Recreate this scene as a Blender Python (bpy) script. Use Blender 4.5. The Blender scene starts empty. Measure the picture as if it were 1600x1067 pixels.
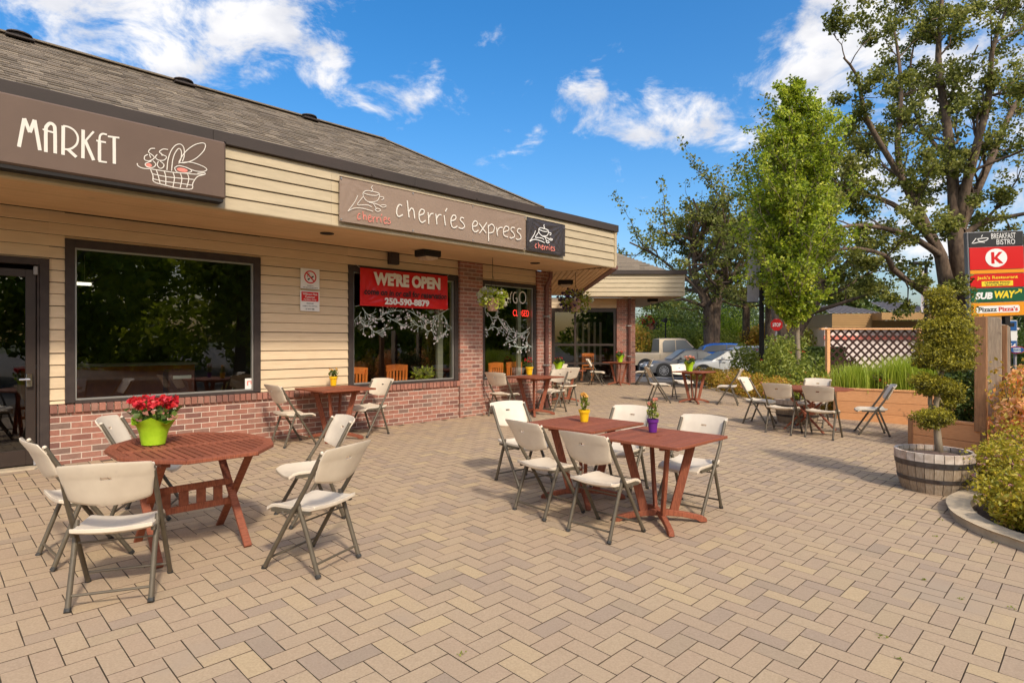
import bpy, math, random
import numpy as np
from mathutils import Vector, Matrix

random.seed(7); np.random.seed(7)
PI = math.pi
R = math.radians
sc = bpy.context.scene
COL = sc.collection

# ------------------------------------------------------------------ camera, sky, sun, exposure
H = 1.5
F = 930.0
cam_d = bpy.data.cameras.new('camera'); cam = bpy.data.objects.new('camera', cam_d); COL.objects.link(cam)
cam.location = (0, 0, H); cam.rotation_euler = (R(90), 0, 0)
cam_d.sensor_width = 36; cam_d.lens = F / 1600 * 36
cam_d.clip_start = 0.05; cam_d.clip_end = 3000
sc.camera = cam

SUN_AZ = math.atan2(-.89, .45)       # where the sun stands, seen from above (behind the camera, to the right)
SUN_EL = R(43)
sd = bpy.data.lights.new('sun', 'SUN'); sd.energy = 2.0; sd.angle = R(5.0); sd.color = (1.0, .91, .77)
so = bpy.data.objects.new('sun', sd); COL.objects.link(so)
sv = Vector((math.cos(SUN_AZ) * math.cos(SUN_EL), math.sin(SUN_AZ) * math.cos(SUN_EL), math.sin(SUN_EL)))
so.rotation_euler = sv.to_track_quat('Z', 'Y').to_euler()
so.location = sv * 60

w = bpy.data.worlds.new('World'); sc.world = w; w.use_nodes = True
nt = w.node_tree; N = nt.nodes; L = nt.links; N.clear()
sky = N.new('ShaderNodeTexSky'); sky.sky_type = 'NISHITA'; sky.sun_disc = False
sky.sun_elevation = SUN_EL; sky.sun_rotation = PI / 2 - SUN_AZ
sky.air_density = 1.0; sky.dust_density = 3.2; sky.ozone_density = 2.0
hs = N.new('ShaderNodeHueSaturation'); hs.inputs['Saturation'].default_value = 1.46; hs.inputs['Value'].default_value = .98
L.new(sky.outputs[0], hs.inputs['Color'])
tc = N.new('ShaderNodeTexCoord')
def nmath(op, a, b=None, c=None, clamp=False):
    m = N.new('ShaderNodeMath'); m.operation = op; m.use_clamp = clamp
    for i, x in enumerate((a, b, c)):
        if x is None: continue
        if isinstance(x, (int, float)): m.inputs[i].default_value = x
        else: L.new(x, m.inputs[i])
    return m.outputs[0]
sep = N.new('ShaderNodeSeparateXYZ'); L.new(tc.outputs['Generated'], sep.inputs[0])
zz = nmath('ADD', nmath('MAXIMUM', sep.outputs[2], 0.0), 0.22)
cx = nmath('DIVIDE', sep.outputs[0], zz); cy = nmath('DIVIDE', sep.outputs[1], zz)
cmb = N.new('ShaderNodeCombineXYZ'); L.new(cx, cmb.inputs[0]); L.new(cy, cmb.inputs[1])
n1 = N.new('ShaderNodeTexNoise'); n1.inputs['Scale'].default_value = 8.5; n1.inputs['Detail'].default_value = 10
n1.inputs['Roughness'].default_value = .62; n1.inputs['Distortion'].default_value = .35
cmp_ = N.new('ShaderNodeMapping'); cmp_.inputs['Scale'].default_value = (1, 1, 1.7); L.new(tc.outputs['Generated'], cmp_.inputs[0]); L.new(cmp_.outputs[0], n1.inputs['Vector'])
cov = None
CAPS = [(35, 0, 80, 1), (150, 20, 90, 1.1), (240, 40, 90, 1.15), (330, 70, 80, 1.1), (410, 60, 70, 1.0), (500, 95, 55, 1.0), (200, 95, 30, .8), (520, -10, 50, .8), (905, 176, 52, .85), (1000, 178, 56, .85), (955, 205, 40, .6),
        (1070, 170, 40, 1.0), (1130, 178, 50, 1.05), (1200, 150, 60, 1.05), (1280, 130, 50, 1.0), (1330, 10, 70, 1.15), (1570, 60, 100, .95), (1220, 82, 40, .7), (620, 152, 44, .7),
        (1330, 240, 70, .95), (1500, 300, 120, 1.0), (1400, 170, 90, .95), (850, 212, 44, .55), (655, 118, 34, .55), (1540, 200, 60, .9), (775, 50, 40, .5), (1440, 330, 90, .9), (800, 150, 50, .45), (560, 150, 60, .6)]
dirs = [(Vector(((px - 800) / F, 1, (533 - py) / F)).normalized(), r / F, s) for px, py, r, s in CAPS]
rr = random.Random(3)
for k in range(20):                    # clouds go on all round, those out of view made larger for white fill
    az = R(66 + k * 12 + rr.uniform(-8, 8)); el = R(rr.uniform(14, 80))
    dirs.append((Vector((math.sin(az) * math.cos(el), math.cos(az) * math.cos(el), math.sin(el))), rr.uniform(.26, .42), 1.1))
for d, r, s in dirs:
    dp = N.new('ShaderNodeVectorMath'); dp.operation = 'DOT_PRODUCT'; L.new(tc.outputs['Generated'], dp.inputs[0]); dp.inputs[1].default_value = d
    mr = N.new('ShaderNodeMapRange'); mr.interpolation_type = 'SMOOTHSTEP'
    L.new(dp.outputs['Value'], mr.inputs[0]); mr.inputs[1].default_value = math.cos(r * 1.35); mr.inputs[2].default_value = math.cos(r * .15)
    mr.inputs[3].default_value = 0; mr.inputs[4].default_value = s
    cov = mr.outputs[0] if cov is None else nmath('MAXIMUM', cov, mr.outputs[0])
dens = nmath('ADD', nmath('MULTIPLY', nmath('SUBTRACT', n1.outputs[0], .5), 2.1), nmath('MULTIPLY', cov, .42))
cm = N.new('ShaderNodeMapRange'); cm.interpolation_type = 'SMOOTHSTEP'; L.new(dens, cm.inputs[0]); cm.inputs[1].default_value = .20; cm.inputs[2].default_value = .62
cm.inputs[3].default_value = 0; cm.inputs[4].default_value = .95
n2 = N.new('ShaderNodeTexNoise'); n2.inputs['Scale'].default_value = 12; n2.inputs['Detail'].default_value = 5; L.new(cmp_.outputs[0], n2.inputs['Vector'])
cr = N.new('ShaderNodeValToRGB'); cr.color_ramp.elements[0].color = (3.4, 3.45, 3.7, 1); cr.color_ramp.elements[1].color = (4.7, 4.6, 4.55, 1)
cr.color_ramp.elements[0].position = .35; cr.color_ramp.elements[1].position = .6
L.new(n2.outputs[0], cr.inputs[0])
mx = N.new('ShaderNodeMix'); mx.data_type = 'RGBA'; L.new(cm.outputs[0], mx.inputs[0]); L.new(hs.outputs[0], mx.inputs[6]); L.new(cr.outputs[0], mx.inputs[7])
bg = N.new('ShaderNodeBackground'); bg.inputs[1].default_value = .15
L.new(mx.outputs[2], bg.inputs[0])
wo = N.new('ShaderNodeOutputWorld'); L.new(bg.outputs[0], wo.inputs[0])

sc.view_settings.view_transform = 'Standard'; sc.view_settings.look = 'None'
sc.view_settings.exposure = 0.63; sc.view_settings.gamma = 1.0; sc.view_settings.use_curve_mapping = False
sc.cycles.max_bounces = 8; sc.cycles.transparent_max_bounces = 24
sc.cycles.caustics_reflective = False; sc.cycles.caustics_refractive = False
sc.cycles.sample_clamp_indirect = 8

# ------------------------------------------------------------------ frames of reference
ANG = R(45.08); CA, SA = math.cos(ANG), math.sin(ANG); D0 = 9.09; K = .026
MB = Matrix.Translation((-D0 * SA, D0 * CA, 0)) @ Matrix.Rotation(ANG, 4, 'Z')   # the long cafe wall: x along it, y into the building
ID = Matrix.Identity(4)
def uv2xy(u, v): return (-D0 * SA + u * CA - v * SA, D0 * CA + u * SA + v * CA)
def xy2uv(x, y): return (x * CA + y * SA, -x * SA + y * CA - D0)
def gz(x, y):                         # the patio falls gently away from the wall
    return K * min(xy2uv(x, y)[1], 0.0)
def G(px, py, z=0.0):                 # point on (or z above) the patio under a line of sight
    a = (px - 800) / F; b = (py - 533) / F
    Y = (H - z + D0 * K) / (b + K * (CA - a * SA))
    if -a * Y * SA + Y * CA - D0 > 0: Y = (H - z) / b
    return (a * Y, Y)
def Wp(px, py, d):                    # (u, z) on a plane parallel to the long wall, d in front of the lens
    a = (px - 800) / F; Y = d / (CA - SA * a)
    return (Y * (CA * a + SA), H + (533 - py) / F * Y)
def zl(x, y):                         # the car park lies lower
    t = max(0, min(1, (34 - y) / 12.6)) if y > 21 else 0
    s_ = max(0, min(1, (16 - x) / 6))
    return -.5 + .4 * t * s_

# ------------------------------------------------------------------ materials
def lin(c):
    if isinstance(c, tuple) and len(c) >= 3: return (c[0], c[1], c[2], 1)
    return (c, c, c, 1)
_m = {}
def mat(name, col, col2=None, scale=6.0, rough=.6, rough2=None, bump=0.0, bscale=60.0, metal=0.0, tones=None, spec=.5, stretch=None,
        detail=4, coat=0.0, trans=0.0, lo=.35, hi=.65, spot=None, obj=False, rnd=0.0):
    if name in _m: return _m[name]
    m = bpy.data.materials.new(name); m.use_nodes = True; t = m.node_tree; n = t.nodes; l = t.links
    bs = n['Principled BSDF']; bs.inputs['Metallic'].default_value = metal
    bs.inputs['Roughness'].default_value = rough; bs.inputs['Specular IOR Level'].default_value = spec
    if coat: bs.inputs['Coat Weight'].default_value = coat; bs.inputs['Coat Roughness'].default_value = .08
    if obj:
        g = n.new('ShaderNodeTexCoord'); vec = g.outputs['Object']
    else:
        g = n.new('ShaderNodeNewGeometry'); vec = g.outputs['Position']
    if stretch:
        mp = n.new('ShaderNodeMapping'); l.new(vec, mp.inputs[0]); mp.inputs['Scale'].default_value = stretch[:3]
        if len(stretch) > 3: mp.inputs['Rotation'].default_value = (0, 0, stretch[3])
        vec = mp.outputs[0]
    if tones:
        at = n.new('ShaderNodeAttribute'); at.attribute_name = 'tone'
        r = n.new('ShaderNodeValToRGB'); el = r.color_ramp.elements
        while len(el) < len(tones): el.new(.5)
        for i, c in enumerate(tones):
            el[i].position = i / max(1, len(tones) - 1); el[i].color = lin(c)
        l.new(at.outputs['Fac'], r.inputs[0]); base = r.outputs[0]
    else:
        rgb = n.new('ShaderNodeRGB'); rgb.outputs[0].default_value = lin(col); base = rgb.outputs[0]
    if col2 is not None:
        nz = n.new('ShaderNodeTexNoise'); nz.inputs['Scale'].default_value = scale; nz.inputs['Detail'].default_value = detail; nz.inputs['Roughness'].default_value = .6
        l.new(vec, nz.inputs['Vector'])
        mr = n.new('ShaderNodeMapRange'); l.new(nz.outputs[0], mr.inputs[0]); mr.inputs[1].default_value = lo; mr.inputs[2].default_value = hi
        mx = n.new('ShaderNodeMix'); mx.data_type = 'RGBA'
        if tones:
            mx.blend_type = 'MULTIPLY'
        l.new(mr.outputs[0], mx.inputs[0]); l.new(base, mx.inputs[6]); mx.inputs[7].default_value = lin(col2); base = mx.outputs[2]
        if rough2 is not None:
            m2 = n.new('ShaderNodeMapRange'); l.new(nz.outputs[0], m2.inputs[0]); m2.inputs[1].default_value = .3; m2.inputs[2].default_value = .7
            m2.inputs[3].default_value = rough; m2.inputs[4].default_value = rough2; l.new(m2.outputs[0], bs.inputs['Roughness'])
    if spot:                          # (scale, threshold, colour): small stains
        nz = n.new('ShaderNodeTexNoise'); nz.inputs['Scale'].default_value = spot[0]; nz.inputs['Detail'].default_value = 6; l.new(g.outputs['Object' if obj else 'Position'], nz.inputs['Vector'])
        mr = n.new('ShaderNodeMapRange'); l.new(nz.outputs[0], mr.inputs[0]); mr.inputs[1].default_value = spot[1]; mr.inputs[2].default_value = spot[1] + .12
        mx = n.new('ShaderNodeMix'); mx.data_type = 'RGBA'; l.new(mr.outputs[0], mx.inputs[0]); l.new(base, mx.inputs[6]); mx.inputs[7].default_value = lin(spot[2]); base = mx.outputs[2]
    if rnd:                           # one board or chair is a shade off the next
        oi = n.new('ShaderNodeObjectInfo'); mr = n.new('ShaderNodeMapRange'); l.new(oi.outputs['Random'], mr.inputs[0]); mr.inputs[3].default_value = 1 - rnd; mr.inputs[4].default_value = 1 + rnd
        hv = n.new('ShaderNodeHueSaturation'); l.new(mr.outputs[0], hv.inputs['Value']); l.new(base, hv.inputs['Color']); base = hv.outputs[0]
    l.new(base, bs.inputs['Base Color'])
    if bump:
        nb = n.new('ShaderNodeTexNoise'); nb.inputs['Scale'].default_value = bscale; nb.inputs['Detail'].default_value = 4; l.new(vec, nb.inputs['Vector'])
        bp = n.new('ShaderNodeBump'); bp.inputs['Strength'].default_value = bump; bp.inputs['Distance'].default_value = .01
        l.new(nb.outputs[0], bp.inputs['Height']); l.new(bp.outputs[0], bs.inputs['Normal'])
    if trans:                         # light through thin leaves
        out = n['Material Output']; tr = n.new('ShaderNodeBsdfTranslucent'); l.new(base, tr.inputs[0])
        ms = n.new('ShaderNodeMixShader'); ms.inputs[0].default_value = trans; l.new(bs.outputs[0], ms.inputs[1]); l.new(tr.outputs[0], ms.inputs[2]); l.new(ms.outputs[0], out.inputs[0])
    _m[name] = m
    return m
def glass(name, tint=(.80, .82, .74), f0=.10, rough=0.0):
    if name in _m: return _m[name]
    m = bpy.data.materials.new(name); m.use_nodes = True; t = m.node_tree; n = t.nodes; l = t.links
    n.remove(n['Principled BSDF']); out = n['Material Output']
    tr = n.new('ShaderNodeBsdfTransparent'); tr.inputs[0].default_value = lin(tint)
    gl = n.new('ShaderNodeBsdfGlossy'); gl.inputs['Roughness'].default_value = rough; gl.inputs[0].default_value = (1, 1, 1, 1)
    lw = n.new('ShaderNodeLayerWeight'); lw.inputs[0].default_value = .5; pw = n.new('ShaderNodeMath'); pw.operation = 'POWER'; l.new(lw.outputs['Facing'], pw.inputs[0]); pw.inputs[1].default_value = 4.0
    fr = n.new('ShaderNodeMapRange'); l.new(pw.outputs[0], fr.inputs[0]); fr.inputs[3].default_value = f0; fr.inputs[4].default_value = 1.0
    g = n.new('ShaderNodeNewGeometry'); nz = n.new('ShaderNodeTexNoise'); nz.inputs['Scale'].default_value = 1.1; l.new(g.outputs['Position'], nz.inputs['Vector'])
    bp = n.new('ShaderNodeBump'); bp.inputs['Strength'].default_value = .05; bp.inputs['Distance'].default_value = .02; l.new(nz.outputs[0], bp.inputs['Height']); l.new(bp.outputs[0], gl.inputs['Normal'])
    ms = n.new('ShaderNodeMixShader'); l.new(fr.outputs[0], ms.inputs[0]); l.new(tr.outputs[0], ms.inputs[1]); l.new(gl.outputs[0], ms.inputs[2]); l.new(ms.outputs[0], out.inputs[0])
    _m[name] = m
    return m
def emis(name, col, strength):
    if name in _m: return _m[name]
    m = bpy.data.materials.new(name); m.use_nodes = True; b = m.node_tree.nodes['Principled BSDF']
    b.inputs['Base Color'].default_value = lin(col); b.inputs['Emission Color'].default_value = lin(col); b.inputs['Emission Strength'].default_value = strength
    _m[name] = m
    return m

M = {}
M['mortar'] = mat('mortar', (.66, .54, .43), (.55, .45, .36), 9, rough=.95, bump=.3)
M['brick'] = mat('brick', None, (.72, .70, .70), 14, rough=.85, bump=.5, bscale=90, tones=[(.23, .105, .080), (.34, .145, .100), (.44, .19, .130), (.38, .195, .14), (.25, .155, .118)], lo=.3, hi=.75, spot=(5.0, .68, (.42, .36, .30)))
M['siding'] = mat('siding', (.71, .545, .345), (.65, .49, .305), 3.5, rough=.6, bump=.12, bscale=40, stretch=(1, 1, 9), spot=(7.0, .74, (.40, .31, .21)), rnd=.05)
M['fascia'] = mat('fascia_paint', (.52, .42, .265), (.46, .37, .23), 3.0, rough=.6, bump=.1, bscale=40, stretch=(1, 1, 6), spot=(9.0, .73, (.30, .25, .18)), rnd=.05)
M['soffit'] = mat('soffit_paint', (.64, .43, .235), (.58, .385, .205), 2.0, rough=.65, spot=(4.0, .72, (.42, .30, .18)), rnd=.06)
M['brown_trim'] = mat('brown_trim', (.060, .045, .038), (.045, .034, .030), 8, rough=.6, bump=.05, spec=.25)
M['band'] = mat('band_metal', (.062, .047, .040), (.050, .040, .034), 1.2, rough=.65, spec=.25)
M['bronze'] = mat('bronze_frame', (.055, .038, .030), (.045, .032, .026), 4, rough=.4, metal=.3)
M['alu'] = mat('pale_aluminium', (.42, .40, .36), None, rough=.4, metal=.6)
M['shingle'] = mat('asphalt_shingle', None, (.75, .75, .75), 60, rough=.95, bump=.5, bscale=160, tones=[(.13, .102, .072), (.20, .157, .112), (.26, .205, .145), (.17, .135, .096), (.30, .24, .17)])
M['paver'] = mat('concrete_paver', None, (.70, .67, .63), 85, rough=.9, bump=.35, bscale=220, tones=[(.40, .30, .215), (.455, .335, .225), (.49, .365, .235), (.46, .335, .225), (.53, .395, .235), (.375, .285, .205)], lo=.25, hi=.8, spot=(1.1, .60, (.37, .28, .195)))
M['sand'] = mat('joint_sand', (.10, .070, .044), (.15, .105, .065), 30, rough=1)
M['asphalt'] = mat('asphalt', (.15, .13, .115), (.11, .10, .09), 3, rough=.92, bump=.3, bscale=150)
M['concrete'] = mat('kerb_concrete', (.54, .43, .29), (.43, .34, .23), 7, rough=.9, bump=.4, bscale=70, spot=(9., .62, (.16, .15, .12)))
M['mulch'] = mat('bark_mulch', (.10, .06, .04), (.045, .03, .022), 30, rough=1, bump=1, bscale=60)
M['soil'] = mat('soil', (.09, .055, .04), (.16, .10, .075), 40, rough=1, bump=1, bscale=80)
M['grassg'] = mat('grass_ground', (.07, .10, .03), (.12, .12, .05), 3, rough=1, bump=.6, bscale=30)
M['plastic'] = mat('cream_plastic', (.74, .64, .50), (.68, .58, .45), 7, rough=.42, bump=.04, bscale=500, obj=True, rnd=.05, spot=(6.0, .66, (.55, .46, .36)))
M['tube'] = mat('bronze_tube', (.135, .110, .076), (.105, .086, .060), 12, rough=.45, metal=.1, spec=.35, obj=True)
M['rubber'] = mat('black_rubber', (.03, .028, .025), None, rough=.6)
M['redwood'] = mat('red_stained_wood', (.31, .095, .046), (.20, .058, .030), 9, rough=.6, rough2=.75, spec=.3, bump=.15, bscale=30, stretch=(2, 14, 2), obj=True, spot=(16.0, .70, (.42, .24, .14)), rnd=.14)
M['redwood2'] = mat('red_stained_wood_cross', (.31, .095, .046), (.20, .058, .030), 9, rough=.6, rough2=.75, spec=.3, bump=.15, bscale=30, stretch=(14, 2, 2), obj=True, spot=(16.0, .70, (.42, .24, .14)), rnd=.14)
M['orangewood'] = mat('orange_wood', (.85, .24, .05), (.70, .18, .04), 8, rough=.4)
M['cedar'] = mat('cedar_board', None, (.86, .80, .74), 5, rough=.75, bump=.25, bscale=20, tones=[(.78, .39, .165), (.86, .45, .20), (.72, .35, .15)], stretch=(2, 2, 22), spot=(5.0, .66, (.20, .10, .055)))
M['grey_board'] = mat('weathered_board', (.52, .40, .27), (.38, .29, .20), 6, rough=.85, bump=.6, bscale=18, stretch=(8, 8, .8), spot=(6.0, .66, (.13, .09, .06)))
M['post'] = mat('stained_post', (.36, .18, .080), (.27, .13, .055), 6, rough=.7, bump=.3, bscale=18, stretch=(8, 8, .8))
M['lattice'] = mat('lattice_wood', (.060, .030, .024), (.045, .025, .020), 12, rough=.9, spec=.15)
M['barrelw'] = mat('barrel_stave', None, (.72, .66, .58), 7, rough=.85, bump=.6, bscale=30, tones=[(.42, .32, .22), (.50, .40, .29), (.34, .26, .18)], stretch=(12, 12, 1.2), spot=(4.0, .6, (.10, .085, .07)))
M['hoop'] = mat('barrel_hoop', (.13, .12, .12), (.08, .06, .05), 12, rough=.5, metal=.6, spot=(6., .64, (.42, .40, .38)))
M['rim'] = mat('barrel_rim', None, (.7, .65, .6), 12, rough=.8, bump=.4, bscale=50, tones=[(.70, .60, .50), (.58, .46, .37), (.76, .67, .57)])
M['bark'] = mat('oak_bark', (.19, .13, .085), (.08, .052, .036), 9, rough=.95, bump=1.0, bscale=14, stretch=(1, 1, .35))
M['barklight'] = mat('young_bark', (.34, .27, .19), (.22, .17, .11), 12, rough=.9, bump=.4, bscale=25, stretch=(1, 1, .3))
M['oakleaf'] = mat('oak_leaf', None, None, rough=.55, tones=[(.07, .085, .014), (.17, .19, .028), (.29, .30, .05), (.44, .42, .10)], trans=.48)
M['mapleleaf'] = mat('maple_leaf', None, None, rough=.5, tones=[(.10, .15, .012), (.27, .36, .02), (.49, .57, .04), (.70, .71, .09)], trans=.5)
M['shrubleaf'] = mat('shrub_leaf', None, None, rough=.5, tones=[(.14, .18, .025), (.28, .33, .045), (.46, .47, .08)], trans=.45)
M['hedgeleaf'] = mat('hedge_leaf', None, None, rough=.5, tones=[(.05, .085, .016), (.09, .14, .025), (.17, .23, .035)], trans=.35)
M['goldleaf'] = mat('golden_leaf', None, None, rough=.5, tones=[(.30, .30, .03), (.54, .38, .04), (.66, .34, .06), (.42, .42, .045)], trans=.42)
M['orangeleaf'] = mat('coral_leaf', None, None, rough=.5, tones=[(.90, .30, .07), (.88, .44, .11), (.92, .50, .28), (.62, .48, .08)], trans=.42)
M['spirea'] = mat('spirea_leaf', None, None, rough=.5, tones=[(.24, .24, .02), (.44, .40, .03), (.60, .46, .04), (.34, .33, .03), (.72, .42, .12)], trans=.42)
M['pinkfl'] = mat('pink_flower', None, None, rough=.6, tones=[(.62, .26, .28), (.74, .40, .38)], trans=.2)
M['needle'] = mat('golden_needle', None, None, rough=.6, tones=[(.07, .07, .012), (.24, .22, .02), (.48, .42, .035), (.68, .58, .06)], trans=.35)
M['blade'] = mat('grass_blade', None, None, rough=.5, tones=[(.28, .38, .03), (.44, .54, .05), (.58, .62, .10)], trans=.45)
M['red'] = mat('red_petal', None, None, rough=.5, tones=[(.55, .015, .02), (.75, .04, .04), (.60, .02, .05)], trans=.2)
M['coral'] = mat('coral_petal', None, None, rough=.5, tones=[(.75, .25, .16), (.80, .38, .26)], trans=.2)
M['yellowp'] = mat('orange_petal', None, None, rough=.5, tones=[(.80, .42, .06), (.85, .55, .18)], trans=.2)
M['purplep'] = mat('dark_purple_petal', None, None, rough=.5, tones=[(.06, .02, .09), (.10, .04, .15)], trans=.2)
M['whitep'] = mat('pale_petal', None, None, rough=.5, tones=[(.6, .58, .5), (.5, .52, .3)], trans=.2)
M['lime'] = mat('lime_wrap', (.42, .66, .02), (.34, .58, .01), 20, rough=.6, bump=.3, bscale=150)
M['yellow'] = mat('yellow_pot', (.85, .50, .01), None, rough=.4)
M['purple'] = mat('purple_pot', (.13, .02, .22), None, rough=.4)
M['terra'] = mat('basket_pot', (.40, .23, .17), None, rough=.6)
M['white'] = mat('white_print', (.80, .78, .73), None, rough=.6)
M['cream'] = mat('cream_print', (.74, .68, .58), None, rough=.6)
M['coralprint'] = mat('coral_print', (.78, .23, .17), None, rough=.6)
M['black'] = mat('black_print', (.012, .012, .012), None, rough=.6)
M['signbrown'] = mat('sign_vinyl', (.150, .100, .072), (.135, .09, .065), 2, spec=.25, rough=.5, bump=.06, bscale=7)
M['banner'] = mat('brown_banner', (.29, .205, .145), (.265, .185, .13), 2, rough=.5, bump=.25, bscale=5, stretch=(1, 1, 1))
M['blackb'] = mat('dark_banner', (.055, .042, .038), (.045, .036, .032), 3, rough=.4, bump=.4, bscale=6)
M['redb'] = mat('red_vinyl', (.70, .018, .018), (.62, .012, .014), 3, rough=.28, bump=.5, bscale=4)
M['signred'] = mat('sign_red', (.62, .012, .012), None, rough=.35)
M['signgreen'] = mat('sign_green', (.015, .10, .045), None, rough=.35)
M['signorange'] = mat('sign_orange', (.80, .30, .02), None, rough=.35)
M['signyellow'] = mat('sign_yellow', (.85, .62, .04), None, rough=.35)
M['signblue'] = mat('sign_blue', (.02, .10, .30), None, rough=.4)
M['blackm'] = mat('black_metal', (.025, .022, .020), None, rough=.7, spec=.2)
M['grey'] = mat('grey_metal', (.30, .29, .29), None, rough=.5)
M['bannergrey'] = mat('faded_banner', (.50, .46, .50), (.60, .56, .60), 3, rough=.8)
M['lens'] = mat('lamp_lens', (.62, .50, .38), (.50, .38, .28), 25, rough=.25)
M['downspout'] = mat('brown_downspout', (.17, .065, .048), (.13, .05, .038), 6, rough=.5)
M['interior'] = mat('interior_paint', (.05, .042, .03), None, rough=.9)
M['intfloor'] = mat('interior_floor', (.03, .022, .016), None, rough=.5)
M['neon'] = emis('red_neon', (1.0, .04, .03), 1.6)
M['artwhite'] = mat('window_paint', (.62, .70, .62), None, rough=.8)
M['artpink'] = mat('window_paint_flower', (.75, .66, .64), None, rough=.8)
M['tyre'] = mat('tyre', (.02, .02, .02), None, rough=.8)
M['alloy'] = mat('alloy_wheel', (.55, .55, .56), None, rough=.3, metal=.8)
M['carglass'] = mat('car_glass', (.20, .20, .185), None, rough=.3, spec=.3)
M['headl'] = mat('headlight_glass', (.7, .7, .7), None, rough=.1)
M['taill'] = mat('tail_light', (.6, .02, .02), None, rough=.2)
M['chrome'] = mat('chrome', (.6, .6, .6), None, rough=.15, metal=1)
def paint(name, c, metal=.5): return mat('paint_' + name, c, None, rough=.38, metal=metal, coat=.5)
M['standing'] = mat('standing_seam_roof', (.33, .28, .26), (.29, .25, .23), 2, rough=.45, metal=.3)
M['redroof'] = mat('red_metal', (.42, .07, .06), None, rough=.5)
M['tan'] = mat('tan_siding', (.44, .26, .10), (.40, .235, .09), 2, rough=.7)
M['olive'] = mat('olive_siding', (.27, .22, .14), None, rough=.7)
M['pale'] = mat('pale_render', (.80, .68, .62), (.74, .62, .56), 2, rough=.8)
M['farglass'] = mat('far_glass', (.55, .58, .60), None, rough=.2)
GL = glass('window_glass')
GLD = glass('door_glass', (.42, .40, .34))
GLC = glass('side_pane', (.6, .6, .55))

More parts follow.
